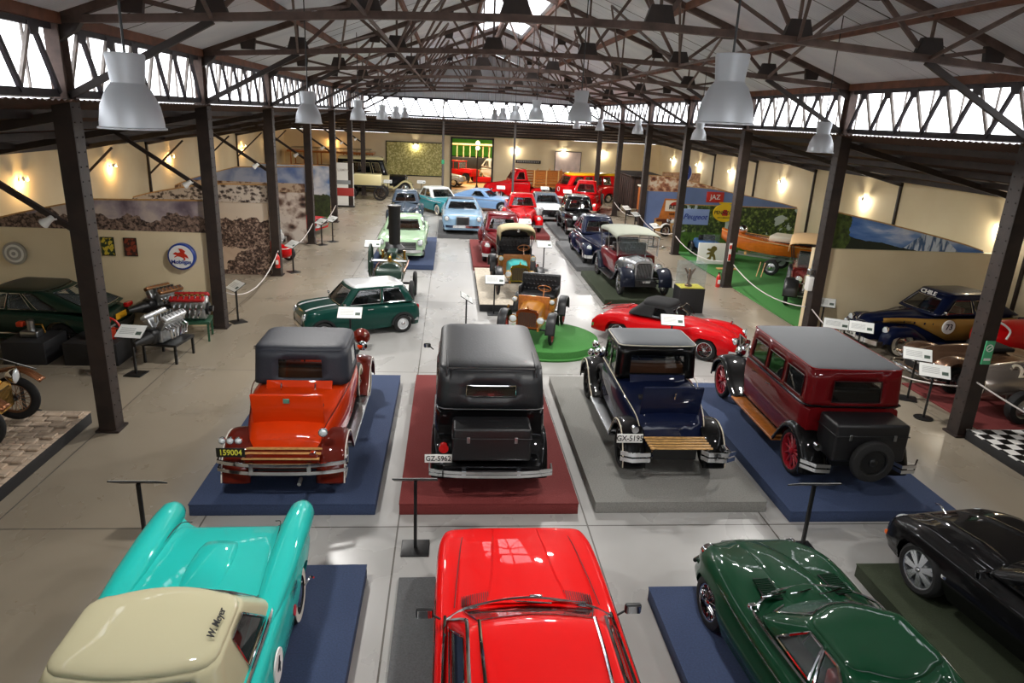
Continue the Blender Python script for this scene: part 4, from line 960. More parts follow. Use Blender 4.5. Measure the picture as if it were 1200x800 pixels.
wheels4(c, 1.5, -1.4, .84, .35, .2, 'steel'); bumper(c, 2.52, .9, .45, (0,), .12, .12); bumper(c, -2.6, .9, .5, (0,), .12, .12); chassis(c, -2.2, 2.1, .7, .22, .5)

# 3 green sports coupe
BRG = paint('#07351F')
c = car('sports_coupe', 'dark green sports coupe with a long louvred bonnet, bottom right', 4.07, 5.5, PH, 95)
shell([(-2.2, .5), (-1.9, .72), (-1.2, .83), (0, .85), (.9, .84), (1.5, .8), (1.95, .68), (2.2, .5), (2.32, .28)], [(-2.2, .55), (-1.8, .72), (-1, .84), (.1, .94), (.8, .93), (1.4, .86), (1.9, .73), (2.2, .6), (2.32, .5)],
      [(-2.2, .5), (-1.8, .74), (-1.2, .9), (-.3, .84), (.5, .84), (1.3, .9), (1.8, .8), (2.2, .58), (2.32, .46)], [(-2.2, .4), (-1.5, .22), (1.8, .22), (2.32, .38)], [(1.38, .37, .33), (-1.3, .37, .33)], ridge=.74, sh=.26, c0=.32, bulge=.03, n=70).build('body', BRG, c, ang=60)
b = MB(); rings = []
for x, h, wd in ((.5, .03, .3), (.9, .07, .29), (1.4, .085, .24), (1.9, .07, .17), (2.2, .03, .1)):
    zc_ = curve([(.1, .94), (.8, .93), (1.4, .86), (1.9, .73), (2.2, .6), (2.32, .5)])(x)-.02; rings.append([(x, wd*math.cos(t*math.pi/12), zc_+h*math.sin(t*math.pi/12)**.8) for t in range(13)])
b.loft(rings, closed=False).build('bonnet_bulge', BRG, c, ang=60)
for s in (1, -1):
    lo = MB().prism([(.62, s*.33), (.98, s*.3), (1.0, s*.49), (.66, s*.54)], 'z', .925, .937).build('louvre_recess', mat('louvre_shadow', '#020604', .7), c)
    g = MB()
    for i in range(13): x = .64+i*.027; g.box((x, s*.42, .94), (.006, .19, .02), Matrix.Rotation(0, 4, 'Y'))
    g.build('louvre', BRG, lo)
    hl = headlamp(c, 1.93, s*.56, .66, .1); bent([(1.2, s*.8, .74), (.3, s*.85, .72), (-1.2, s*.83, .7)], .008).build('waist_line', CHROME, c)
    bent([(2.1, s*.2, .42), (2.14, s*.45, .46), (1.98, s*.7, .5)], .03, 8).build('front_bumper', CHROME, c)
R_ = cabin(c, (-1.75, .5, .7), (-.75, .0, .5), .88, 1.22, BRG, BRG, r=.16, rt=.16, crown=.045, bf=.28, br=.12, sides=((.1, .42), (.46, .8)), trim=CHROME, glass=GLASSL, seats=[(-.55, LEATHR)], trim_r=.014, roofname='roof')
for q in ((.74, -.1), (.72, .25), (.7, -.42)): bent([(q[0], q[1], .95), (q[0]-.08, q[1]+.2, .98), (q[0]-.12, q[1]+.36, 1.0)], .009).build('wiper', CHROME, c)
bent([(.8, 0, .95), (.74, .4, .93), (.55, .68, .9), (.3, .74, .88), (-1.2, .7, .87)], .02, 6).build('screen_surround', CHROME, c)
bent([(.8, 0, .95), (.74, -.4, .93), (.55, -.68, .9), (.3, -.74, .88), (-1.2, -.7, .87)], .02, 6).build('screen_surround', CHROME, c)
steering_wheel(c, .05, .32, .98); mirror(c, .5, .68, .95, CHROME, .6)
wheels4(c, 1.38, -1.3, .71, .33, .17, 'wire'); chassis(c, -1.8, 1.9, .6, .2, .45)
MB().rbox((2.32, 0, .46), (.05, .36, .12), .03).build('nose_intake', BLACKP, c)

# 4 black convertible sports car, nose left
BLK = paint('#050506')
c = car('sports_car', 'glossy black sports car with silver alloy wheels, right edge', 7.3, 6.05, PH, 97)
shell([(-2.4, .7), (-2.1, .88), (-1, .93), (.8, .93), (1.6, .92), (2.1, .82), (2.38, .6)], [(-2.4, .62), (-2.1, .82), (-1, .9), (.4, .93), (1.0, .92), (1.7, .84), (2.2, .68), (2.38, .55)],
      [(-2.4, .6), (-2.1, .84), (-1.2, .93), (-.2, .88), (.8, .88), (1.5, .88), (2.1, .74), (2.38, .55)], [(-2.4, .3), (2.38, .24)], [(1.42, .42, .36), (-1.35, .42, .36)], ridge=.78, sh=.2, c0=.38, bulge=.03, n=70).build('body', BLK, c, ang=60)
for s in (1, -1):
    b = MB(); rings = []
    for x, h in ((.7, .01), (1.1, .04), (1.7, .05), (2.1, .03), (2.25, .0)):
        zc_ = curve([(.4, .93), (1.0, .92), (1.7, .84), (2.2, .68), (2.38, .55)])(x)-.012; y0 = s*(.42-.08*(x-.7)); rings.append([(x, y0+.09*math.cos(t*math.pi/6), zc_+h*math.sin(t*math.pi/6)) for t in range(7)])
    b.loft(rings, closed=False).build('bonnet_crease', BLK, c, ang=60)
    hl = MB().sphere((2.06, s*.62, .655), .12, 16, 10, (1.3, 1.1, .75)).build('headlamp', LENS, c)
    MB().rbox((2.16, s*.7, .45), (.06, .26, .07), .02).build('indicator', AMBER, c)
    mirror(c, .45, s*.9, .98, BLK)
MB().rbox((2.33, 0, .5), (.06, .6, .13), .05).build('grille', BLACKP, c); MB().rbox((2.36, 0, .5), (.03, .5, .02), .008).build('grille_bar', CHROME, c)
lp = MB(); lp.tube([(2.1, 0, .75), (2.14, 0, .79), (2.2, 0, .8), (2.27, 0, .78)], [.012, .016, .013, .006], 6); lp.tube([(2.2, 0, .8), (2.25, 0, .76)], .005, 4); lp.tube([(2.12, 0, .78), (2.05, 0, .74)], .005, 4); lp.build('leaping_cat_mascot', CHROME, c)
cabin(c, (-1.4, .65, .78), (-.85, -.05, .6), .9, 1.28, BLK, mat('black_fabric_hood', '#141415', .9), r=.14, rt=.16, crown=.04, bf=.2, br=.06, sides=((.08, .5), (.54, .8)), glass=GLASS, seats=[(-.6, LEATHER)], trim=None)
MB().rbox((1.0, .95, .55), (.08, .012, .05), .01).build('side_badge', CHROME, c)
wheels4(c, 1.42, -1.35, .81, .36, .24, 'alloy', mat('silver_alloy', '#B9BCC0', .25, .8)); chassis(c, -2, 2, .7, .2, .45)

# ================================================================ ROW OF FOUR PRE-WAR CARS
def rumble(c, xr, xt, belt, cw, m, inner=LEATHER):
    # open dickey seat: well, seat back lid leaning back, front board
    w_ = MB().rbox((xr-.38, 0, belt-.1), (.5, cw*1.25, .12), .03).build('dickey_well', DARKIN, c)
    lid = MB().rbox((0, 0, .29), (.05, cw*1.42, .66), .02, Matrix.Translation((xr-.93, 0, belt-.28)) @ Matrix.Rotation(R(-12), 4, 'Y')).build('dickey_lid', m, c)
    MB().rbox((0, 0, .29), (.06, cw*1.25, .54), .03, Matrix.Translation((xr-.87, 0, belt-.28)) @ Matrix.Rotation(R(-12), 4, 'Y')).build('dickey_cushion', inner, lid)
    MB().rbox((0, 0, .1), (.03, cw*1.4, .2), .01, Matrix.Translation((xr-.13, 0, belt-.01)) @ Matrix.Rotation(R(25), 4, 'Y')).build('dickey_flap', m, c)
    return lid
# orange coupe
ORA = paint('#D63A06'); BRN = paint('#5E1608')
c = car('vintage_coupe', 'orange vintage coupe with brown wings, black top and open dickey seat', -2.5, 12.15, PH, 90)
fx, rx = vintage(c, 3.55, .38, .8, ORA, BRN, (mat('dark_blue_grey_top', '#2A2E38', .55, bump=.15, nscale=30),)*2, 1.28, 1.88, .8, -.78, .55, .3, 1.15, tail=-2.1, wstyle='wire', rim=mat('cream_rim', '#CFC4A2', .4), sides=((.08, .55),), rearw=(.2, .8), ww=True,
    spare=(-1,), rt=.18, crown=.09, lv=(.2, .74), piping=mat('white_piping', '#E8E2D8', .5), seatm=LEATHB, board=STEEL, deck=(.7, .92), rearrake=.05, bodyw_tail=.6, lampd=(.17, .7, .15, BRN))
ld = rumble(c, -.78, -2.1, 1.2, .78, ORA); MB().rbox((-1.85, 0, 1.42), (.02, .1, .08), .01, None).build('crest_badge', mat('crest_green', '#6F9A86', .4, .5), ld)
for y in (-.28, .28): MB().tube([(-.96, y, 1.2), (-1.0, y, 1.3), (-.94, y, 1.36)], .012, 6).build('dickey_hinge', CHROME, c)
for s in (1, -1): bent([(-2.06, s*.55, .8), (-1.9, s*.585, 1.0), (-1.4, s*.68, 1.1), (-.75, s*.8, 1.26), (.4, s*.8, 1.28)], .009).build('body_moulding', BRN, c)
MB().rbox((-2.14, 0, .62), (.5, 1.1, .2), .03).build('rear_valance', BRN, c)
o = MB()
for i in range(3): o.box((-2.12-i*.13, 0, .74-i*.02), (.05, 1.15, .02))
o.build('luggage_rack', WOODL, c)
bumper(c, -2.5, .95, .5, (0, .13), .14, .055)
MB().cyl((-2.45, -.3, .4), (-2.6, -.3, .38), .03, 10).build('exhaust', STEEL, c)
plate(c, -2.42, .72, .82, '159004', True, .42, .15, mat('black_plate', '#14150F', .4), mat('yellow_number', '#D9D24A', .5))
for i in range(3): headlamp(c, -2.38, .84-i*.12, 1.0, .055, CHROME).rotation_euler = (0, 0, math.pi)
headlamp(c, -2.25, -.62, 1.08, .07).rotation_euler = (0, 0, math.pi); MB().cyl((-2.2, -.45, .68), (-2.28, -.45, .68), .07, 16).build('tail_lamp', CHROME, c)
mirror(c, .55, .95, 1.45, BLACKM, .7)
b = MB().sphere((fx-.42, -.78, 1.28), .1, 12, 8, (.5, 1, 1)).build('spare_mirror', CHROME, c)

# black saloon
c = car('vintage_saloon', 'large black vintage saloon with a padded roof and rear trunk', .7, 12.3, PH, 90)
fx, rx = vintage(c, 3.5, .4, .8, BLK, BLK, (mat('padded_roof', '#1D1F22', .42, bump=.12, nscale=25),)*2, 1.32, 1.94, .88, -2.0, .62, .32, 1.22, wstyle='wire', rim=BLACKM, sides=((.06, .33), (.37, .62), (.66, .88)), rearw=(.2, .8), rt=.2, crown=.1, lv=(.34, .62), board=BLACKM,
    spare=(1, -1), taperr=.05, rearrake=.1, seatm=mat('brown_cloth', '#6B4A38', .8), trim=CHROME, piping=None)
tk = trunk(c, -2.38, .98, (.5, 1.22, .56), LEATHER)
for s in (1, -1):
    bent([(-2.05, s*.6, 1.335), (-2.0, s*.8, 1.335), (-1.7, s*.865, 1.335), (.5, s*.83, 1.335)], .009).build('belt_moulding', STEEL, c)
bent([(-2.06, -.6, 1.335), (-2.06, .6, 1.335)], .009).build('belt_moulding', STEEL, c)
bumper(c, -2.74, .95, .5, (0, .06), .1, .05)
plate(c, -2.55, .82, .72, 'GZ-5962'); MB().cyl((-2.5, .74, .9), (-2.58, .74, .9), .075, 16).build('tail_lamp', REDLENS, c)
MB().box((-2.3, 0, .6), (.7, 1.5, .08)).build('rear_apron', BLK, c)
bent([(-2.0, -.72, 1.86), (-1.9, -.7, 2.0), (-1.2, -.72, 2.03)], .014).build('roof_seam', MC['padded_roof'], c); bent([(-2.0, .72, 1.86), (-1.9, .7, 2.0), (-1.2, .72, 2.03)], .014).build('roof_seam', MC['padded_roof'], c)
bent([(-1.93, -.7, 1.985), (-1.93, .7, 1.985)], .012).build('roof_seam', STEEL, c)
MB().rbox((-1.93, 0, 1.5), (.02, .1, .12), .005).build('window_sticker', mat('sticker_red', '#B35A50', .6), c)
mirror(c, .55, .98, 1.5, BLACKM, .8)

# dark blue coupe
NVY = paint('#0B1430')
c = car('vintage_coupe', 'dark blue vintage coupe with black wings and open dickey seat', 3.85, 12.45, PH, 90)
fx, rx = vintage(c, 3.15, .39, .76, NVY, BLK, (mat('grey_leather_roof', '#4E5358', .5, bump=.1, nscale=25), BLK), 1.3, 1.92, .76, -.62, .55, .28, 1.2, tail=-1.85, wstyle='wood', rim=BLACKM, sides=((.08, .5), (.6, .92)), rearw=(.1, .9), rt=.12, crown=.05, lv=(.12, .72), board=STEEL,
    spare=(1,), piping=mat('cream_piping', '#D8CFB8', .5), deck=(.72, .95), seatm=LEATHB, rearrake=.04, bodyw_tail=.6, roof_trim=mat('cream_piping2', '#C9C4B4', .5), hub=BLACKM)
ld = rumble(c, -.62, -1.85, 1.22, .74, NVY); MB().tube([(-1.68, -.02, 1.45), (-1.73, -.02, 1.45), (-1.7, -.02, 1.33)], .01, 6).build('lid_handle', CHROME, ld)
for s in (1, -1): bent([(-1.82, s*.56, .82), (-1.6, s*.6, 1.0), (-1.1, s*.68, 1.14), (-.6, s*.76, 1.28), (.5, s*.76, 1.31)], .008).build('body_moulding', MC['cream_piping'], c)
rack(c, -2.17, .74, .5, 1.05, WOODL, 5)
for s in (1, -1):
    b = MB()
    for dz in (0, .1): b.tube([(-2.2, s*.42, .5+dz), (-2.32, s*.5, .5+dz), (-2.34, s*.8, .5+dz), (-2.25, s*.98, .5+dz)], flat=(.035, .012))
    b.build('bumperette', CHROME, c)
plate(c, -2.08, .8, .78, 'GX-5195', True, .44, .16); MB().cyl((-2.0, .72, .93), (-2.08, .72, .93), .06, 14).build('tail_lamp', CHROME, c)
MB().cyl((-2.12, -.82, .62), (-2.3, -.82, .62), .07, 14).build('exhaust_lamp', CHROME, c)
for s in (1, -1): headlamp(c, .85, s*.78, 1.3, .09)
for y, z in ((.9, 1.24), (.82, 1.42)): headlamp(c, 1.0, y, z, .07)

# maroon saloon
MAR = paint('#58070C')
c = car('vintage_saloon', 'maroon and black vintage saloon with wooden running boards and rear trunk', 6.95, 12.4, PH, 89)
fx, rx = vintage(c, 3.5, .41, .82, MAR, BLK, (mat('grey_cloth_roof', '#5C5F62', .8, bump=.1, nscale=30), MAR), 1.36, 2.0, .84, -1.95, .7, .32, 1.25, wstyle='wood', rim=mat('red_wheel', '#8E1420', .35, 0, .6), hub=mat('red_wheel', '#8E1420'), sides=((.05, .31), (.36, .62), (.68, .95)), rearw=(.2, .8), rt=.12, crown=.05, lv=(.12, .7),
    board=WOOD, taperr=.03, rearrake=.05, seatm=LEATHER, trim=mat('dark_trim', '#2A0507', .4), roof_trim=mat('maroon_hilite', '#8A1218', .2, 0, 1))
trunk(c, -2.32, .98, (.6, 1.25, .66), LEATHER)
for s in (1, -1):
    bent([(-1.97, s*.6, 1.36), (-1.9, s*.82, 1.36), (-1.6, s*.862, 1.36), (.6, s*.84, 1.36)], .018).build('belt_moulding', BLK, c)
    b = MB()
    for dz in (0, .09): b.tube([(-2.4, s*.55, .48+dz), (-2.62, s*.62, .48+dz), (-2.6, s*.85, .48+dz), (-2.4, s*1.02, .48+dz)], flat=(.03, .012))
    b.build('bumperette', CHROME, c)
sp = wheel(c, -2.72, 0, .72, .36, .15, 'plain', BLACKM, name='spare_wheel', hub_m=BLACKM); sp.rotation_euler = (0, 0, math.pi/2)
for x in (-.55, .1): MB().tube([(x, .86, 1.2), (x+.1, .9, 1.2)], .01, 6).build('door_handle', CHROME, c)
bent([(-1.98, -.6, 1.36), (-1.98, .6, 1.36)], .018).build('belt_moulding', BLK, c)
MB().cyl((-2.3, .75, .8), (-2.4, .75, .8), .06, 14).build('tail_lamp', CHROME, c)
MB().tube([(1.1, .5, 1.0), (1.1, .62, 1.1), (.9, .62, 1.1)], .012, 5).build('horn_stay', CHROME, c)
# ================================================================ MIDDLE AND FAR CARS
def ponton(c, pm, roofm=None, L=4.8, W=.95, hood=.92, deck=.9, roofz=1.4, cab=(-1.35, .75), top=(-.95, .15), fin=0, trim=CHROME, ww=False, grille=None, r=.34, wst='steel', sides=((.06, .48), (.54, .92)), glass=None, seats=None, n=40, gr_m=None, wheelx=None, lamps=.68, boot_slope=0, two=None, cabz=None):
    h = L/2; wf, wr_ = wheelx or (h*.62, -h*.6); roofm = roofm or pm
    shell([(-h, W*.88), (-h+.2, W*.96), (-h*.4, W), (h*.4, W), (h-.25, W*.96), (h, W*.88)], [(-h, deck-.18), (-h+.15, deck-.03), (-h*.5, deck), (cab[1], hood+.04), (h*.7, hood-.02), (h-.12, hood-.08), (h, hood-.2)],
          [(-h, deck-.14+fin), (-h+.15, deck+.02+fin), (-h*.5, deck+.02+fin*.4), (cab[1], hood), (h*.7, hood), (h-.1, hood-.02), (h, hood-.16)], .24, [(wf, r+.06, r), (wr_, r+.06, r)], ridge=.86, sh=.09, c0=.55, n=n).build('body', two or pm, c)
    cz = cabz or max(hood, deck)+.02
    cabin(c, (cab[0], cab[1], W*.88), (top[0], top[1], W*.72), cz, roofz, roofm, roofm, r=.14, rt=.16, crown=.05, bf=.1, br=.06, sides=sides, trim=trim, glass=glass or GLASS, seats=seats if seats is not None else [(-.2, LEATHER), (-.95, LEATHER)])
    wheels4(c, wf, wr_, W-.14, r, .19, wst, whitewall=ww); bumper(c, h+.1, W*.95, .42, (0,), .14, .12); bumper(c, -h-.1, W*.95, .45, (0,), .14, .12)
    chassis(c, -h*.85, h*.85, W*.72, .2, .45); gm = gr_m or CHROME
    gw = grille or W*.6; b = MB()
    for i in range(5): b.box((h+.005, 0, .52+i*.05), (.02, gw*2, .015))
    g = MB().rbox((h-.01, 0, .62), (.04, gw*2+.06, .32), .03).build('grille', BLACKP, c); b.build('grille_bar', gm, g)
    for s in (1, -1): headlamp(c, h+.05, s*W*lamps, hood-.16, .12); MB().rbox((-h-.02, s*W*.8, deck-.2), (.05, .16, .12), .03).build('tail_lamp', REDLENS, c)
    bent([(h-.3, W*1.01, hood-.12), (0, W*1.045, hood-.12), (-h+.3, W*1.01, deck-.12)], .012).build('side_trim', trim or CHROME, c); bent([(h-.3, -W*1.01, hood-.12), (0, -W*1.045, hood-.12), (-h+.3, -W*1.01, deck-.12)], .012).build('side_trim', trim or CHROME, c)
def fat40(c, pm, wing=None, L=4.7, W=.92, r=.36, roofz=1.62, belt=1.12, cab=(-1.75, .62), top=(-.95, .1), hoodz=1.05, nose=.9, ww=False, split=True, sides=((.06, .42), (.48, .8)), rear=(.3, .7), pickup=False, grille='h', glass=None, n=34, seats=None, roofm=None, lampy=None, wst='disc', board=True, lampz=None):
    wing = wing or pm; h = L/2; wf, wr_ = h*.66, -h*.58
    if pickup: cab = (-.75, .62); top = (-.62, .2); xb = -.85
    else: xb = -h+.05
    ww_ = [(xb, .5 if not pickup else .74), (xb+.3, .74), (-h*.3, .82), (cab[1], .76), (h*.62, .42), (h-.12, .3), (h-.02, .2)]
    if pickup: ww_ = [(xb, .8), (cab[1], .76), (h*.62, .42), (h-.12, .3), (h-.02, .2)]
    zz = [(xb, .7), (xb+.3, .9), (cab[0]+.1, belt), (cab[1], belt), (h*.5, hoodz), (h-.25, nose+.03), (h-.02, nose-.15)] if not pickup else [(xb, belt), (cab[1], belt), (h*.5, hoodz), (h-.25, nose+.03), (h-.02, nose-.15)]
    shell(ww_, zz, [(a, b-.06) for a, b in zz], .34, [], ridge=.62, sh=.24, c0=.1, n=n).build('body', pm, c, ang=60)
    cabin(c, (cab[0], cab[1], .78), (top[0], top[1], .62), belt-.02, roofz, roofm or pm, roofm or pm, r=.16, rt=.22, crown=.09, bf=.08, br=.1, sides=sides if not pickup else ((.12, .85),), rear=rear, trim=CHROME, glass=glass or GLASS, split=split, seats=seats if seats is not None else [(-.25, LEATHB)], lv=(.14, .8))
    for s in (1, -1):
        for (a, b_, wx) in ((wf+.62, wf-.95, wf), (wr_+.62, wr_-.62, wr_)):
            if a > h: a = h-.02
            b_ = max(b_, -h-.02)
            shell([(b_, .04), (b_+.2, .16), (wx, .23), (a-.15, .19), (a, .1)], [(b_, .42), (b_+.3, .62), (wx-.1, .86), (wx+.2, .86), (a-.12, .74), (a, .6)], None, [(b_, .36), (a, .4)], [(wx, r+.06, r)], yo=s*(W-.2), ridge=.3, sh=.22, c0=.0, n=22, fl=.06, bulge=.0, tuck=.0).build('wing', wing, c, ang=70)
        ly = lampy or (W-.24); headlamp(c, wf+.5 if lampy is None else h-.25, s*ly, lampz or .74, .115)
        if board: MB().rbox(((wf+wr_)/2-.05, s*(W-.1), .34), (wf-wr_-1.1, .22, .05), .015).build('running_board', wing, c)
        MB().rbox((wr_-.58, s*(W-.2), .62), (.05, .09, .12), .02).build('tail_lamp', REDLENS, c)
        bent([(h-.3, s*.33, nose-.12), (cab[1]+.2, s*.7, belt-.2), (-.6, s*.845, belt-.22), (xb+.5, s*.76, belt-.3)], .011).build('side_trim', CHROME, c)
    gm = MB()
    if grille == 'h':
        for i in range(8): gm.tube([(h-.12, -.3+.015*i, .5+i*.055), (h+.01, 0, .5+i*.055), (h-.12, .3-.015*i, .5+i*.055)], flat=(.012, .012))
    else:
        for i in range(13): y = -.24+.04*i; gm.tube([(h-.02, y, .45), (h-.0, y, .7), (h-.1, y, .92)], .009, 4)
    gm.build('grille', CHROME, c); bent([(cab[1]+.1, 0, belt+.01), (h*.5, 0, hoodz+.01), (h-.25, 0, nose+.04), (h-.03, 0, nose-.1)], .012).build('bonnet_strip', CHROME, c)
    wheels4(c, wf, wr_, W-.16, r, .18, wst, whitewall=ww); bumper(c, h+.13, W*.95, .42, (0,), .14, .13); chassis(c, wr_-.5, wf+.3, .55, .3, .5)
    if not pickup: bumper(c, -h-.13, W*.92, .42, (0,), .14, .13)

# small green car with white roof
BRG2 = paint('#0B3A32')
c = car('small_car', 'small dark green car with a white roof and bonnet stripes, behind the orange coupe', -2.62, 19.35, 0, 205)
shell([(-1.66, .62), (-1.5, .7), (-.6, .74), (.8, .74), (1.35, .72), (1.6, .62)], [(-1.66, .72), (-1.5, .86), (-.5, .9), (.6, .9), (1.1, .86), (1.5, .78), (1.6, .62)], [(-1.66, .7), (-1.5, .84), (.6, .88), (1.1, .86), (1.45, .8), (1.6, .6)], .2, [(1.12, .31, .27), (-1.13, .31, .27)], ridge=.84, sh=.1, n=44).build('body', BRG2, c)
cabin(c, (-1.5, .62, .69), (-1.25, .22, .57), .89, 1.36, BRG2, mat('white_roof_paint', '#E8EAEA', .25, 0, 1), r=.1, rt=.14, crown=.06, bf=.06, br=.04, sides=((.06, .52), (.57, .92)), trim=CHROME, seats=[(-.1, LEATHER), (-.9, LEATHER)])
WP = MC['white_roof_paint']
for s in (1, -1):
    b = MB(); ZC = curve([(.6, .9), (1.1, .86), (1.5, .78), (1.6, .62)]); rg = []
    for i in range(9): x = .66+.84*i/8; rg.append([(x, s*.36-.055, ZC(x)+.012), (x, s*.36+.055, ZC(x)+.012)])
    b.loft(rg, closed=False, cap=False); b.build('bonnet_stripe', WP, c)
    headlamp(c, 1.58, s*.5, .64, .1); mirror(c, .55, s*.7, .95, CHROME, .6)
    for wx in (1.12, -1.13): b = MB(); b.tube([(wx+.32*math.cos(t*math.pi/10), s*.755, .27+.32*math.sin(t*math.pi/10)) for t in range(11)], flat=(.03, .02)); b.build('wheel_arch', BLACKP, c)
    MB().rbox((-1.65, s*.55, .66), (.05, .1, .2), .02).build('tail_lamp', REDLENS, c); MB().tube([(-.1, s*.76, .78), (-.25, s*.765, .78)], .012, 6).build('door_handle', CHROME, c)
wheels4(c, 1.12, -1.13, .67, .27, .17, 'steel', mat('white_rim', '#D9DBDD', .3, .4)); bumper(c, 1.68, .66, .36, (0,), .1, .08); bumper(c, -1.74, .66, .36, (0,), .1, .08); steering_wheel(c, .25, .3, .98, .17)
MB().rbox((1.6, 0, .5), (.05, .7, .2), .04).build('grille', STEEL, c); chassis(c, -1.3, 1.3, .5, .15, .35)

# red roadster with black soft top
c = car('roadster', 'red roadster with a black soft top and wire wheels, side on', 6.2, 18.4, 0, -37)
RD2 = paint('#C4060E')
shell([(-2.1, .4), (-1.9, .6), (-1.2, .7), (-.3, .7), (.6, .62), (1.3, .5), (1.9, .36), (2.0, .25)], [(-2.1, .55), (-1.8, .75), (-1, .88), (-.2, .9), (.5, .94), (1.2, .86), (1.75, .74), (2.0, .58)], [(-2.1, .53), (-1.8, .7), (-1, .84), (.5, .88), (1.75, .68), (2.0, .54)], .22, [(-1.28, .36, .31)], ridge=.6, sh=.22, c0=.2, n=40, fl=.06).build('body', RD2, c, ang=60)
for s in (1, -1):
    shell([(-.2, .03), (.4, .14), (1.2, .22), (1.8, .18), (2.02, .08)], [(-.2, .6), (.4, .74), (1.1, .86), (1.5, .85), (1.9, .72), (2.02, .6)], None, .24, [(1.24, .36, .31)], yo=s*.52, ridge=.3, sh=.2, c0=0, n=24, fl=.05).build('front_wing', RD2, c, ang=70)
    shell([(-2.12, .06), (-1.9, .15), (-1.28, .2), (-.7, .1), (-.4, .02)], [(-2.12, .5), (-1.9, .7), (-1.3, .86), (-.8, .8), (-.4, .7)], None, .24, [(-1.28, .36, .31)], yo=s*.56, ridge=.3, sh=.2, c0=0, n=24, fl=.05).build('rear_wing', RD2, c, ang=70)
    headlamp(c, 1.98, s*.52, .66, .1); MB().cyl((2.0, s*.5, .45), (2.04, s*.5, .45), .04, 12).build('side_lamp', AMBER, c)
cabin(c, (-1.05, .42, .62), (-.7, .12, .5), .9, 1.2, MC['black_fabric_hood'], MC['black_fabric_hood'], r=.14, rt=.16, crown=.12, bf=.06, br=.08, sides=((.05, .5),), rear=(.3, .7), trim=None, roofname='soft_top', seats=[(-.6, LEATHR)])
bent([(.5, -.52, .92), (.3, -.47, 1.2), (.33, 0, 1.24), (.3, .47, 1.2), (.5, .52, .92)], .014).build('windscreen_frame', CHROME, c)
b = MB()
for y in (-.3, -.1, .1, .3): b.tube([(-1.2, y, .96), (-1.75, y, .84), (-1.95, y, .8)], .012, 5)
b.tube([(-1.2, -.3, .96), (-1.2, .3, .96)], .012, 5).tube([(-1.95, -.3, .8), (-1.95, .3, .8)], .012, 5).tube([(-1.95, -.3, .88), (-1.95, .3, .88)], .01, 5)
b.build('luggage_rack', CHROME, c)
b = MB()
for i in range(14): y = -.24+.037*i; b.tube([(2.02, y, .34), (2.05, y, .5), (1.95, y, .68)], .007, 4)
b.tube([(2.03, -.3, .34), (2.06, -.28, .55), (1.96, 0, .74), (2.06, .28, .55), (2.03, .3, .34), (2.03, -.3, .34)], .02, 6).build('grille', CHROME, c); MB().rbox((1.99, 0, .5), (.05, .5, .3), .04).build('grille_back', BLACKP, c)
wheels4(c, 1.24, -1.28, .6, .31, .15, 'wire'); bumper(c, 2.2, .7, .38, (0,), .1, .1); bumper(c, -2.2, .65, .4, (0,), .1, .1); steering_wheel(c, .1, -.28, 1.0, .18); MB().cyl((1.6, .45, .85), (1.6, .45, .93), .03, 10).build('mirror', CHROME, c); chassis(c, -1.6, 1.6, .45, .18, .4)

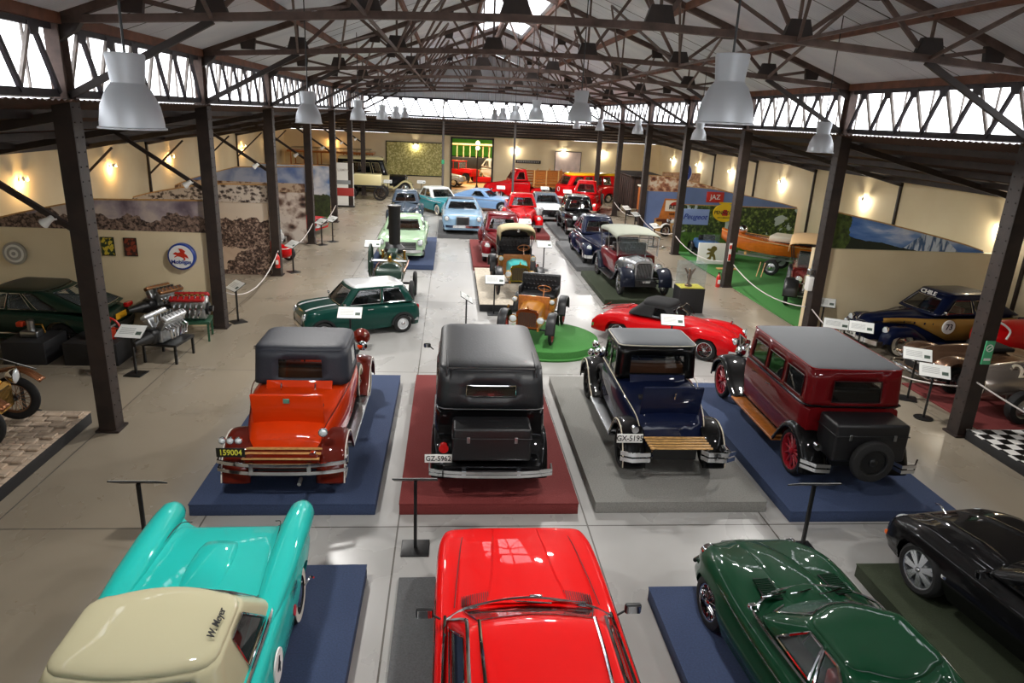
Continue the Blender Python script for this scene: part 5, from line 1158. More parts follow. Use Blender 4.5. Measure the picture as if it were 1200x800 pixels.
# veteran cars -------------------------------------------------
def buttoned(parent, c0, d, m, rows=4, cols=9, name='seat_back'):
    o = MB().rbox(c0, d, .05).build(name, m, parent); b = MB()
    for i in range(cols):
        for j in range(rows):
            b.sphere((c0[0]+d[0]/2-.01, c0[1]-d[1]*.44+d[1]*.88*(i+.5*(j % 2))/cols+.02, c0[2]-d[2]*.36+d[2]*.75*j/(rows-1)), .045, 8, 5, (.5, 1, 1))
    b.build('button_padding', m, o); return o
def veteran(c, bodym, bonnetm, gm, hoodm=None, r=.42, rimm=None, guards=True):
    for s in (1, -1):
        MB().box((.1, s*.34, .5), (2.7, .06, .1)).build('chassis_rail', bodym, c)
        for x, cr in ((1.15, 0), (-1.05, 0)):
            fender(c, [(x+r*1.15, r*1.0), (x+r*.8, r*1.9), (x, r*2.25), (x-r*.9, r*1.9), (x-r*1.25, r*1.1)], .58, .82, BLACKP, .02, .03, 'mudguard') if s > 0 else None
        MB().tube([(1.0, s*.66, .95), (.85, s*.66, 1.0)], .03, 8).build('lamp_bracket', BRASS, c)
    wheels4(c, 1.15, -1.05, .7, r, .09, 'wood', rimm or mat('red_spokes', '#8C2A20', .5), hub_m=BRASS)
    MB().cyl((1.15, -.7, r), (1.15, .7, r), .03, 8).build('axle', BLACKM, c); MB().cyl((-1.05, -.7, r), (-1.05, .7, r), .03, 8).build('axle', BLACKM, c)
    shell([(.42, .36), (1.1, .3), (1.3, .27)], [(.42, 1.1), (1.3, 1.04)], [(.42, 1.04), (1.3, .98)], .55, [], ridge=.8, sh=.12, tuck=0, bulge=0, n=8).build('bonnet', bonnetm, c)
    radiator(c, 1.33, .32, .5, 1.04, gm, mat('brown_core', '#3A2A1E', .5), slats=9)
    MB().rbox((.38, 0, .88), (.06, .95, .72), .03).build('dashboard', WOOD, c)
    MB().box((-.2, 0, .62), (1.2, 1.0, .08)).build('floor_board', bodym, c)
    MB().rbox((-.5, 0, .86), (.6, 1.1, .42), .05).build('seat_box', bodym, c); MB().rbox((-.42, 0, 1.1), (.6, 1.08, .14), .06).build('seat_cushion', LEATHER, c)
    buttoned(c, (-.78, 0, 1.4), (.16, 1.2, .58), LEATHER)
    for s in (1, -1): MB().rbox((-.48, s*.56, 1.22), (.56, .1, .3), .045).build('arm_rest', LEATHER, c)
    steering_wheel(c, .1, .25, 1.42, .2, WOOD, 40)
    for s in (1, -1):
        headlamp(c, .5, s*.56, 1.12, .09, BRASS); headlamp(c, 1.42, s*.4, .78, .12, BRASS)
    if hoodm:
        b = MB(); rings = []
        for x, z, wd in ((-1.0, 1.55, .58), (-1.02, 1.85, .6), (-.8, 2.12, .62), (-.3, 2.22, .62), (.3, 2.2, .62), (.42, 2.12, .62)):
            rings.append([(x, wd*math.cos(math.pi*t/12)*(1 if abs(t-6) < 6 else 1), z-.28+.28*math.sin(math.pi*t/12)**.5 if t not in (0, 12) else z-.42) for t in range(13)])
        b.loft(rings, closed=False, cap=False); o = b.build('canvas_hood', hoodm, c, ang=60); solid(o, .02)
        MB().rbox((-1.0, 0, 1.75), (.03, 1.1, .6), .01).build('hood_back', LEATHER, c)
        for s in (1, -1):
            for x in (.3, -.35): MB().tube([(-.5, s*.58, 1.2), (x, s*.6, 1.9)], .014, 5).build('hood_bow', BLACKM, c)
        b = MB().sphere((.44, 0, 2.06), .05, 10, 8, (.4, 1, 1)); b.build('hood_badge', CHROME, c)
c = car('veteran_car', 'open brass era car with a black buttoned seat on the round green plinth', 2.42, 18.7, .26, -107)
veteran(c, mat('mustard_paint', '#A06A22', .3, 0, .8), paint('#A46B20'), mat('copper', '#B5713A', .25, 1), None, .42, guards=False); c.scale = (.92, .92, .9)
for i, x in enumerate((1.9,)): pass
c = car('veteran_car', 'brass era car with turquoise bonnet, brass lamps and a beige folding hood', 2.3, 24.1, .24, -88)
veteran(c, mat('ochre_paint', '#8F6220', .35, 0, .8), paint('#3FA9A8'), BRASS, mat('beige_canvas', '#A49472', .85), .42, mat('brown_spokes', '#4A2A1C', .5))

# portable steam engine
c = car('steam_engine', 'dark green portable steam engine with a tall black chimney', -1.85, 22.5, 0, 90, 'steam engine')
DG = mat('engine_green', '#15382A', .45, 0, .4)
b = MB(); b.lathe([(.3, -1.2), (.42, -1.18), (.42, .9), (.44, .92), (.44, 1.3), (.3, 1.34)], 28, Matrix.Translation((0, 0, 1.12)), 'x'); b.build('boiler', DG, c)
for x in (-.8, -.2, .4, .9): MB().lathe([(.425, x), (.435, x), (.435, x+.04), (.425, x+.04)], 28, Matrix.Translation((0, 0, 1.12)), 'x').build('boiler_band', BRASS, c)
MB().rbox((-1.25, 0, .95), (.7, .8, .9), .06).build('firebox', DG, c); MB().rbox((-1.62, 0, .75), (.05, .34, .3), .02).build('firebox_door', mat('copper_brown', '#6A4A3C', .5), c)
MB().lathe([(.34, 0), (.35, .12), (.26, .22), (.21, .26)], 24, Matrix.Translation((1.0, 0, 1.5))).build('chimney_base', BLACKP, c)
MB().lathe([(.19, 0), (.19, .05), (.2, 1.2), (.22, 1.24), (.22, 1.3), (.2, 1.3)], 24, Matrix.Translation((1.0, 0, 1.74))).build('chimney', BLACKP, c)
MB().rbox((.1, .0, 1.62), (.7, .3, .2), .04).build('cylinder_block', DG, c); MB().cyl((-.25, .0, 1.66), (-.9, 0, 1.66), .03, 8).build('piston_rod', STEEL, c)
b = MB(); b.tube([(-.6+.5*math.cos(t*math.pi/14), .62, 1.5+.5*math.sin(t*math.pi/14)) for t in range(28)], .035, 6, closed=True)
for t in range(6): a = t*math.pi/3; b.tube([(-.6, .62, 1.5), (-.6+.48*math.cos(a), .62, 1.5+.48*math.sin(a))], .02, 5)
b.build('flywheel', DG, c); MB().cyl((-.6, -.5, 1.5), (-.6, .66, 1.5), .035, 8).build('crankshaft', STEEL, c)
MB().lathe([(.05, 0), (.07, .1), (.04, .2), (.01, .24)], 12, Matrix.Translation((-.9, 0, 1.52))).build('safety_valve', BRASS, c)
for s in (1, -1):
    MB().cyl((.6, s*.35, 1.3), (.6, s*.35, 1.62), .045, 10).build('oil_pot', BRASS, c)
    MB().tube([(-1.2, s*.44, 1.3), (0, s*.48, 1.25), (1.1, s*.46, 1.2)], .02, 6).build('steam_pipe', mat('copper_pipe', '#A8653C', .3, .9), c)
    wheel(c, 1.0, s*.68, .42, .42, .12, 'wood', DG, hub_m=BLACKM); wheel(c, -1.1, s*.68, .5, .5, .14, 'wood', DG, hub_m=BLACKM)
MB().cyl((1.0, -.68, .42), (1.0, .68, .42), .04, 8).build('axle', BLACKM, c); MB().cyl((-1.1, -.68, .5), (-1.1, .68, .5), .04, 8).build('axle', BLACKM, c)
MB().box((1.0, 0, .58), (.3, .5, .28)).build('front_bogie', BLACKM, c)

# maroon tourer with silver bonnet
c = car('vintage_tourer', 'maroon vintage tourer with polished silver bonnet and pale canvas roof', 6.72, 25.2, PH, -88)
GC = mat('pale_canvas', '#8A8D80', .85)
fx, rx = vintage(c, 3.3, .41, .8, paint('#5E0A14'), paint('#0E1424'), None, 1.22, 1.9, .78, -1.6, .45, .33, 1.2, hood=mat('polished_aluminium', '#C9CDD0', .22, .6), radm=mat('polished_aluminium', '#C9CDD0'), wstyle='wire', cabinet=False, spare=(-1,), piping=None, front_b=False, hoodw=.5, lamps=False)
b = MB(); rings = []
for x, z in ((-1.75, 1.86), (-1.68, 1.98), (-.6, 2.06), (.5, 2.0), (.72, 1.96)): rings.append([(x, .82*math.cos(math.pi*t/14), z-.12+.14*math.sin(math.pi*t/14)**.6 if 0 < t < 14 else z-.16) for t in range(15)])
b.loft(rings, closed=False, cap=False); solid(b.build('canvas_roof', GC, c, ang=60), .03)
for s in (1, -1):
    for x in (.66, -.5, -1.6): MB().tube([(x+.1 if x > 0 else x, s*.74, 1.2), (x, s*.79, 1.88)], .016, 6).build('roof_post', STEEL, c)
    headlamp(c, fx+.05, s*.5, .98, .15); mirror(c, .7, s*.82, 1.5, CHROME, .9)
g = MB().rbox((.7, 0, 1.52), (.015, 1.4, .56), .01).build('windscreen', GLASSL, c); MB().tube([(.72, -.72, 1.22), (.7, -.72, 1.84), (.7, .72, 1.84), (.72, .72, 1.22)], .016, 6).build('windscreen_frame', STEEL, c)
buttoned(c, (-.35, 0, 1.32), (.16, 1.3, .4), LEATHER, 3); buttoned(c, (-1.4, 0, 1.34), (.16, 1.3, .42), LEATHER, 3); steering_wheel(c, .15, -.3, 1.42)
MB().lathe([(.02, 0), (.012, .06), (.03, .1), (.001, .16)], 10, Matrix.Translation((fx+.02, 0, 1.3))).build('bonnet_mascot', CHROME, c)
plate(c, fx+.45, 0, .55, 'U 3507', False, .44, .12, BLACKP, WHITE)

c = car('saloon_car', 'pale mint green fifties car on the blue plinth behind the steam engine', -1.98, 30.7, PH, -90)
ponton(c, paint('#A9C7A4'), None, 4.9, .98, .95, .93, 1.46, ww=False, seats=[(-.1, LEATHB), (-.9, LEATHB)], fin=.02, lamps=.8)
c = car('saloon_car', 'maroon forties saloon with chrome trim behind the beige hooded car', 2.25, 30.5, PH, -90)
fat40(c, paint('#6A0A14'), ww=False, L=5.2, W=.97, roofz=1.68)
c = car('saloon_car', 'navy blue forties saloon with a split windscreen, behind the silver bonneted tourer', 6.5, 30.6, PH, -90)
fat40(c, NVY, L=4.9, W=.95, roofz=1.7, grille='v', seats=[(-.2, LEATHR)], roofm=NVY)
c = car('luxury_saloon', 'light blue luxury saloon with a tall square chrome grille', .62, 38.0, PH, -90)
ponton(c, paint('#86A6C0'), None, 5.6, 1.04, .98, .94, 1.42, (-1.5, .7), (-1.1, .2), grille=.24, lamps=.78, r=.36)
MB().rbox((-.45, 0, 1.475), (1.1, 1.2, .03), .015).build('vinyl_roof_panel', mat('navy_vinyl', '#28303E', .6), c)
o_ = MB().rbox((2.83, 0, .7), (.08, .66, .46), .03).build('radiator_grille', STEEL, c); MB().rbox((2.86, 0, .69), (.04, .58, .38), .01).build('grille_core', BLACKP, o_)
c = car('pickup_truck', 'bright red forties pickup with a split windscreen on the red plinth', 3.9, 38.6, PH, -90)
fat40(c, RD2, L=5.0, W=.96, roofz=1.75, belt=1.18, hoodz=1.12, nose=.98, pickup=True)
MB().rbox((-1.7, 0, .8), (1.7, 1.5, .12), .03).box((-1.7, .74, 1.0), (1.7, .05, .4)).box((-1.7, -.74, 1.0), (1.7, .05, .4)).box((-2.53, 0, 1.0), (.05, 1.5, .4)).build('load_bed', RD2, c)
c = car('vintage_saloon', 'black forties saloon with chrome trim and white lined roof, far right of the centre rows', 6.95, 38.3, .16, -90)
fat40(c, BLK, L=4.9, W=.93, roofz=1.8, belt=1.2, hoodz=1.12, nose=1.0, grille='v', lampy=.5, lampz=.95, top=(-1.2, .35))
c = car('saloon_car', 'slate grey forties saloon behind the mint green car', -2.55, 40.8, 0, -90)
fat40(c, paint('#3E4A58'), L=5.0, W=.97, roofz=1.66)
c = car('saloon_car', 'teal fifties car with a white roof, its nose turned to the right', -.75, 45.2, 0, -62)
ponton(c, paint('#2A8A96'), paint('#DDE2E0'), 4.9, .95, .95, .93, 1.5, ww=True, fin=.06)
c = car('muscle_car', 'pale blue fastback coupe parked at an angle near the doorway', 2.3, 46.9, 0, -25)
ponton(c, paint('#7FA3CF'), None, 4.9, .95, .9, .9, 1.32, (-2.0, .6), (-.9, .05), sides=((.06, .5),))
c = car('saloon_car', 'white fifties saloon with a grey roof beside the red pickup', 5.95, 44.2, 0, -88)
ponton(c, paint('#CFD3D4'), paint('#5A6470'), 4.8, .93, .95, .93, 1.48)

# ---- back of the hall ----
def spoked_axle(c, x, y, z, r, m): wheel(c, x, y, z, r, .1, 'wood', m, hub_m=BLACKM)
CREAM = paint('#D9CE9C')
c = car('vintage_bus', 'cream and black thirties hearse with rounded roof at the back left', -5.6, 55.4, 0, 2, 'vintage hearse')
vintage(c, 4.2, .42, .85, CREAM, CREAM, (CREAM, BLK), 1.35, 2.45, .92, -3.0, .8, .34, 1.3, sides=((.04, .22), (.27, .45), (.5, .7), (.75, .95)), rt=.3, crown=.22, rake=.35, rearrake=.1, trim=CREAM, wstyle='disc', hood=BLK)
c = car('delivery_wagon', 'small black wheeled wagon with a cream panelled body beside the back left column', -6.0, 50.6, 0, 0, 'wagon')
MB().rbox((0, 0, .95), (2.6, 1.2, .12), .03).build('bed', BLACKM, c); MB().rbox((.2, 0, 1.35), (1.9, 1.15, .75), .05).build('body_panel', CREAM, c); MB().box((-1.0, 0, 1.5), (.5, 1.1, .08)).build('seat', LEATHER, c)
for x in (-1.0, 1.1):
    for s in (1, -1): spoked_axle(c, x, s*.7, .48, .48, DARKST)
    MB().cyl((x, -.7, .48), (x, .7, .48), .04, 8).build('axle', BLACKM, c); MB().box((x, 0, .7), (.12, .8, .42)).build('spring_mount', BLACKM, c)
c = car('carriage', 'long vintage bus with a varnished wooden roof and rack against the back wall', -9.3, 57.4, 0, 0, 'vintage bus')
MB().rbox((0, 0, 1.1), (6.2, 1.7, 1.2), .08).build('lower_body', mat('dark_olive', '#2B2620', .6), c)
MB().rbox((0, 0, 2.75), (6.6, 1.9, .16), .07).build('wooden_roof', WOOD, c)
for i in range(7):
    for s in (1, -1): MB().box((-3+i*1.0, s*.82, 2.2), (.09, .06, 1.05)).build('roof_post', WOOD, c)
MB().tube([(-3, -.7, 3.0), (3, -.7, 3.0), (3, .7, 3.0), (-3, .7, 3.0)], .02, 5, closed=True).build('roof_rack', BLACKM, c)
for i in range(7): MB().box((-3+i, -.7, 2.9), (.02, .02, .2)).build('rack_post', BLACKM, c)
for x in (-2.1, 2.1):
    for s in (1, -1): wheel(c, x, s*.8, .48, .48, .14, 'wood', DARKST, hub_m=BLACKM)
c = car('canopy_car', 'vintage open car with a pale orange canopy in front of the wooden roofed bus', -9.9, 52.2, 0, 0, 'vintage car')
vintage(c, 3.2, .42, .78, mat('burgundy', '#3E1418', .4), BLACKM, None, 1.2, 1.9, .78, -1.6, .4, .3, 1.15, cabinet=False, front_b=False)
shell([(-1.7, .85), (.9, .85)], [(-1.7, 2.05), (-.4, 2.12), (.9, 2.0)], [(-1.7, 2.0), (.9, 1.95)], 1.95, [], sh=.05, n=10).build('canopy', mat('orange_canvas', '#D69A60', .8), c)
for x in (-1.6, .8):
    for s in (1, -1): MB().tube([(x, s*.74, 1.1), (x, s*.78, 2.0)], .018, 6).build('canopy_post', BLACKM, c)
for x in (-.3, -1.3): MB().rbox((x, 0, 1.3), (.18, 1.2, .4), .05).build('seat_back', LEATHER, c)

c = car('delivery_truck', 'red forties truck with a wooden stake bed by the doorway', 5.0, 54.6, 0, -165, 'truck')
fat40(c, RD2, L=5.2, W=1.0, roofz=2.15, belt=1.4, hoodz=1.25, nose=1.1, pickup=True, r=.42)
MB().box((-2.6, 0, 1.0), (3.2, 1.8, .12)).build('bed_floor', WOOD, c)
for s in (1, -1):
    for i in range(5): MB().box((-2.6, s*.88, 1.2+i*.2), (3.2, .04, .14)).build('side_board', WOOD, c)
    for i in range(4): MB().box((-4.1+i*1.0, s*.92, 1.6), (.08, .05, 1.2)).build('stake', WOODL, c)
wheel(c, -3.0, .8, .42, .42, .2, 'disc'); wheel(c, -3.0, -.8, .42, .42, .2, 'disc')
c = car('van', 'red split screen van with a yellow roof at the back right', 10.4, 53.6, 0, -160, 'van')
YEL = paint('#E0A81C')
shell([(-2.5, .9), (-2.2, .96), (2.0, .96), (2.35, .8), (2.5, .5)], [(-2.5, 1.32), (2.0, 1.32), (2.35, 1.28), (2.5, 1.2)], None, .32, [(1.5, .42, .36), (-1.4, .42, .36)], ridge=.9, sh=.06, bulge=.05, n=36).build('body', RD2, c)
cabin(c, (-2.4, 2.25, .93), (-2.2, 1.8, .8), 1.32, 2.05, RD2, YEL, r=.2, rt=.25, crown=.17, bf=.2, br=.1, sides=((.04, .2), (.26, .42), (.47, .63), (.68, .84)), trim=CHROME, split=True, seats=[(1.0, LEATHER), (-.4, LEATHER)], roof_trim=YEL)
for s in (1, -1): headlamp(c, 2.32, s*.6, .92, .12)
MB().tube([(2.53, .16*math.cos(t*math.pi/10), 1.0+.16*math.sin(t*math.pi/10)) for t in range(20)], .02, 6, closed=True).build('round_badge', WHITE, c)
wheels4(c, 1.5, -1.4, .8, .36, .18, 'disc'); bumper(c, 2.66, .9, .45, (0,), .2, .12, WHITE); bumper(c, -2.6, .9, .45, (0,), .14, .12, WHITE)
text('roof_number', '27', .4, BLACKP, c, frame((1.2, -.55, 2.215), (1, 0, 0), (0, 1, .2)), .003)
c = car('fire_engine', 'red fire truck with white wheels behind the black saloon', 9.1, 47.3, 0, -106, 'fire engine')
fat40(c, RD2, L=5.4, W=1.0, roofz=2.05, belt=1.35, hoodz=1.22, nose=1.05, pickup=True, r=.42, ww=True)
MB().rbox((-1.9, 0, 1.1), (2.2, 1.8, .7), .08).build('equipment_body', RD2, c)
for s in (1, -1): MB().tube([(-2.9, s*.6, 1.62), (-.6, s*.6, 1.62)], .025, 6).build('hand_rail', CHROME, c)
b = MB()
for s in (.2, -.2): b.tube([(-3.0, s, 1.8), (.2, s, 1.95)], .025, 6)
for i in range(9): b.tube([(-2.9+i*.35, -.2, 1.81+i*.016), (-2.9+i*.35, .2, 1.81+i*.016)], .015, 5)
b.build('ladder', WOODL, c)
wheel(c, .2, 1.12, 1.0, .36, .14, 'disc', RD2, whitewall=True, name='spare_wheel')
c = car('railway_wagon', 'tall dark brown wooden wagon standing in the right aisle', 12.75, 47.6, 0, 90, 'wagon')
b = MB().rbox((0, 0, 1.6), (4.4, 2.2, 2.0), .05); b.build('wooden_body', mat('dark_planks', '#3A241B', .7, noise=.5, nscale=4), c)
for i in range(9):
    for s in (1, -1): MB().box((-2.0+i*.5, s*1.12, 1.6), (.06, .04, 2.0)).build('batten', DARKST, c)
for i in range(5): MB().box((-2.22, -.9+i*.45, 1.6), (.04, .06, 2.0)).build('batten', DARKST, c)
MB().box((0, 0, 2.68), (4.8, 2.4, .08)).build('flat_roof', DARKST, c)
for x in (-1.4, 1.4):
    for s in (1, -1): wheel(c, x, s*.95, .5, .5, .12, 'wood', DARKST, hub_m=BLACKM)
c = car('horse_box', 'tall varnished orange wooden cabin on wheels in front of the brown wagon', 12.5, 43.0, 0, 90, 'wagon')
MB().rbox((0, 0, 1.35), (2.0, 1.5, 1.7), .12).build('wooden_cabin', mat('orange_wood', '#B86424', .4, 0, .4, noise=.2, nscale=8), c); MB().rbox((0, 0, 2.24), (2.1, 1.6, .1), .04).build('cabin_roof', mat('cream_roof', '#D9D2BE', .6), c)
MB().rbox((-1.005, 0, 1.6), (.02, .5, .5), .01).build('cabin_window', GLASSD, c)
for x in (-.7, .7):
    for s in (1, -1): wheel(c, x, s*.72, .4, .4, .1, 'wood', DARKST, hub_m=BLACKM)

# beyond the doorway
c = car('jeep', 'red open jeep beyond the doorway', .9, 66.5, .02, -35, 'jeep')
MB().rbox((0, 0, .85), (3.2, 1.4, .55), .06).build('body', RD2, c); MB().rbox((.9, 0, 1.16), (1.3, 1.1, .14), .05).build('bonnet', RD2, c)
for s in (1, -1): MB().rbox((1.0, s*.75, .95), (1.1, .3, .08), .02).build('wing', RD2, c)
MB().rbox((.2, 0, 1.5), (.04, 1.2, .5), .01).build('windscreen', GLASSL, c); MB().rbox((-.6, 0, 1.85), (1.7, 1.3, .08), .03).build('canopy', RD2, c)
for x in (-1.3, .15):
    for s in (1, -1): MB().box((x, s*.6, 1.5), (.05, .05, .7)).build('canopy_post', RD2, c)
wheels4(c, 1.05, -1.0, .75, .45, .24, 'steel', BLACKM)
c = car('saloon_car', 'silver vintage coupe just inside the left edge of the doorway', -.9, 62.3, .02, -20)
fat40(c, paint('#A9A59A'), L=4.4, W=.9, roofz=1.55)
c = car('vintage_bus', 'cream open sided bus roof with many posts in the annex', 1.2, 73.5, .02, 0, 'vintage bus')
MB().rbox((0, 0, 1.3), (5.6, 1.8, 1.2), .08).build('lower_body', mat('annex_black', '#1A1A1A', .5), c); MB().rbox((0, 0, 3.1), (6, 2, .2), .09).build('bus_roof', CREAM, c)
for i in range(9):
    for s in (1, -1): MB().box((-2.6+i*.65, s*.85, 2.45), (.1, .06, 1.2)).build('roof_post', CREAM, c)
for x in (-1.8, 1.8):
    for s in (1, -1): wheel(c, x, s*.85, .45, .45, .14, 'wood', CREAM, hub_m=BLACKM)
c = car('saloon_car', 'small white vintage car deep in the annex', 4.2, 69.5, .02, -70)
fat40(c, paint('#C8C8BE'), L=4.2, W=.85, roofz=1.9, belt=1.2)
c = thing('red_bench', 'low red display barrier in the annex', 'barrier', (2.9, 66.0, .02)); MB().rbox((0, 0, .3), (1.8, .3, .5), .04).build('barrier_panel', RD2, c); MB().box((0, 0, .03), (1.9, .5, .06)).build('foot', BLACKM, c)
c = thing('post_lamp', 'street lamp with two glowing globes beyond the doorway', 'street lamp', (2.2, 61.2, .02))
MB().cyl((0, 0, 0), (0, 0, 3.7), .05, 10).build('post', DARKST, c); MB().lathe([(.16, 0), (.1, .1), (.06, .3)], 14).build('post_base', DARKST, c)
for s in (0, 1): MB().sphere((0, 0, 3.3+s*.42), .17, 14, 10).build('globe', mat('lit_globe', '#FFE3B0', .5, emis=5), c)

# ================================================================ RIGHT AISLE
GOLD = paint('#9A7436')
c = car('race_coupe', 'navy and gold forties rally coupe with number roundel, against the right partition', 14.4, 18.85, 0, 187)
fat40(c, NVY, NVY, L=5.3, W=.98, roofz=1.66, belt=1.16, hoodz=1.12, nose=1.0, cab=(-2.2, .75), top=(-1.25, .25), sides=((.06, .42), (.47, .7)), ww=True, r=.38, seats=[(-.3, LEATHR)])
for s in (1,):
    b = MB(); rg = []
    W_ = curve([(-2.6, .5), (-2.3, .74), (-.8, .82), (.75, .76), (1.64, .42), (2.5, .3)])
    for i in range(26):
        x = -2.0+4.1*i/25; y = W_(x)+.06; top_ = 1.08-max(0, x-.8)*.06; bot = .45 if x < .3 else min(.88, .45+.45*(x-.3))
        rg.append([(x, s*(y-.0), min(bot, top_-.05)), (x, s*(y+.012), (bot+top_)/2), (x, s*(y-.01), top_)])
    b.loft(rg, closed=False, cap=False); gp = solid(b.build('gold_side_panel', GOLD, c, ang=60), .03, 0)
    for i in range(4): MB().rbox((.75+i*.24, s*(W_(.75+i*.24)+.07), .93), (.15, .01, .06), .02).build('bonnet_vent', NVY, gp)
    rd = MB().cyl((.35, .88, .86), (.35, .93, .86), .2, 28).build('number_roundel', WHITE, c); text('race_number', '73', .24, BLACKP, rd, frame((.35, .935, .86), (-1, 0, 0), (0, 0, 1)), .003)
text('windscreen_word', 'CHILE', .17, WHITE, c, frame((.42, 0, 1.66), (0, 1, 0), (-.3, 0, 1)), .01, 1.3)
plate(c, 2.85, .1, .5, 'RA 34', False); mirror(c, .6, .85, 1.25, CHROME, .8)
for s in (.0, .35, -.35): headlamp(c, 2.7, s, .72, .1)
c = car('race_car', 'bronze open racing car with hooped front bumper beside the navy and gold coupe', 13.35, 15.72, 0, 182)
BRZ = mat('bronze_metal_paint', '#8A6A54', .25, .7, .6)
shell([(-1.7, .1), (-1.4, .35), (-.6, .62), (.4, .62), (1.2, .48), (1.65, .34)], [(-1.7, .7), (-1.2, .95), (-.3, 1.02), (.4, 1.06), (1.2, 1.0), (1.65, .86)], [(-1.7, .66), (-.3, .94), (1.2, .92), (1.65, .8)], .3, [], ridge=.5, sh=.26, c0=.1, n=30).build('body', BRZ, c, ang=60)
MB().rbox((-.35, 0, 1.02), (.7, .8, .1), .04).build('cockpit', DARKIN, c); steering_wheel(c, 0, .2, 1.15, .18)
for s in (1, -1):
    fender(c, [(1.5, .5), (1.35, .78), (1.0, .86), (.5, .74), (0, .45)], .4, .82, BRZ, .05, .05)
    headlamp(c, 1.5, s*.5, .62, .1)
    break
bent([(1.35, .8, .35), (1.75, .7, .4), (1.9, 0, .45), (1.75, -.7, .4), (1.35, -.8, .35)], .035, 8).build('hoop_bumper', CHROME, c); bent([(1.35, .8, .6), (1.72, .7, .66), (1.85, 0, .7), (1.72, -.7, .66), (1.35, -.8, .6)], .03, 8).build('hoop_bumper', CHROME, c)
MB().rbox((1.66, 0, .62), (.04, .6, .4), .05).build('grille', BLACKP, c); wheels4(c, 1.0, -1.05, .7, .34, .18, 'steel', STEEL)
text('script_mark', 'L', .3, WHITE, c, frame((-.1, .3, 1.1), (-1, 0, 0), (0, -.5, 1)), .003)
c = car('race_car', 'red racing car with a ribbed nose and white exhaust hoop behind the bronze car', 15.8, 17.15, 0, 184); c.scale = (.78, 1, 1)
b = MB(); rings = []
for x, r_ in ((1.75, .3), (1.7, .38), (1.0, .46), (0, .5), (-1, .4), (-1.6, .12)): rings.append([(x, r_*math.cos(t*math.pi/12), .85+r_*math.sin(t*math.pi/12)) for t in range(24)])
b.loft(rings).build('body', RD2, c, ang=60)
b = MB()
for i in range(12): x = 1.55-i*.13; r_ = .385+.1*i/12; b.tube([(x, r_*math.cos(t*math.pi/12), .85+r_*math.sin(t*math.pi/12)) for t in range(13)], .018, 6)
b.build('rib', RD2, c); bent([(1.72, .1, 1.0), (1.95, .2, 1.25), (1.7, .42, 1.4), (1.3, .55, 1.2), (1.35, .55, .95)], .03, 8).build('exhaust_hoop', WHITE, c)
wheels4(c, 1.2, -1.1, .52, .36, .16, 'wire'); MB().cyl((1.2, -.52, .36), (1.2, .52, .36), .03, 8).build('axle', STEEL, c); MB().rbox((-.2, 0, 1.3), (.6, .5, .12), .05).build('cockpit', DARKIN, c)
c = car('race_car', 'silver racing car with oval chrome grille and painted race number, right edge', 13.8, 13.95, .04, 183)
SLV = mat('silver_paint', '#A59A90', .25, .7, .6)
b = MB(); rings = []
for x, rw_, rh, zc_ in ((1.95, .2, .24, .66), (1.85, .32, .34, .66), (1.4, .42, .42, .7), (.6, .48, .46, .74), (-.4, .5, .48, .76), (-1.3, .36, .36, .72), (-1.95, .06, .1, .68)):
    rings.append([(x, rw_*math.cos(t*math.pi/14), zc_+rh*math.sin(t*math.pi/14)) for t in range(28)])
b.loft(rings).build('body', SLV, c, ang=60)
b = MB()
for i in range(11): y = -.25+.05*i; hh = .3*math.sqrt(max(.05, 1-(y/.3)**2)); b.tube([(1.9, y, .66-hh), (1.99, y, .66), (1.9, y, .66+hh)], .008, 4)
for i in range(7): z = .45+.07*i; b.tube([(1.88, -.28, z), (1.98, 0, z), (1.88, .28, z)], .007, 4)
b.tube([(1.9, .3*math.cos(t*math.pi/12), .66+.33*math.sin(t*math.pi/12)) for t in range(24)], .022, 6, closed=True).build('grille', CHROME, c)
b = MB()
for i in range(6): b.rbox((.2+i*.13, .475, .86), (.03, .02, .2), .008)
b.build('side_louvre', WHITE, c); text('race_number', '2', .5, mat('cream_number', '#E8DCC4', .5), c, frame((1.1, .3, 1.06), (-1, 0, 0), (0, -.8, .6)), .006, 1.2)
wheels4(c, 1.25, -1.2, .72, .38, .22, 'steel', STEEL); MB().cyl((1.25, -.72, .38), (1.25, .72, .38), .03, 8).build('axle', STEEL, c); MB().cyl((-1.2, -.72, .38), (-1.2, .72, .38), .03, 8).build('axle', STEEL, c)
MB().rbox((-.35, 0, 1.2), (.6, .5, .12), .05).build('cockpit', DARKIN, c); MB().rbox((.0, 0, 1.32), (.015, .4, .16), .01).build('wind_deflector', GLASSL, c)

# old car with beige roof on the grass
c = car('vintage_car', 'dark red veteran car with a beige box roof parked on the artificial grass', 13.4, 24.3, .024, -118)
vintage(c, 3.0, .42, .78, paint('#5A1A16'), BLACKM, None, 1.2, 2.0, .76, -1.5, .4, .29, 1.18, cabinet=False, wstyle='wood', front_b=False, rim=BLACKM, hub=BLACKM)
b = MB(); rings = []
for x, z in ((-1.75, 2.12), (-1.65, 2.2), (-.4, 2.28), (.75, 2.2), (.85, 2.14)): rings.append([(x, .98*math.cos(math.pi*t/14), z-.2+.22*math.sin(math.pi*t/14)**.5 if 0 < t < 14 else z-.34) for t in range(15)])
b.loft(rings, closed=False, cap=False); solid(b.build('canvas_roof', mat('beige_roof', '#D9B483', .8), c, ang=60), .03)
for s in (1, -1):
    for x in (.66, -.5, -1.6): MB().tube([(x, s*.72, 1.1), (x, s*.9, 1.98)], .018, 6).build('roof_post', BLACKM, c)
MB().rbox((.66, 0, 1.5), (.02, 1.3, .5), .01).build('windscreen', GLASSL, c)
for x in (-.3, -1.25): MB().rbox((x, 0, 1.35), (.16, 1.2, .4), .05).build('seat_back', LEATHER, c)
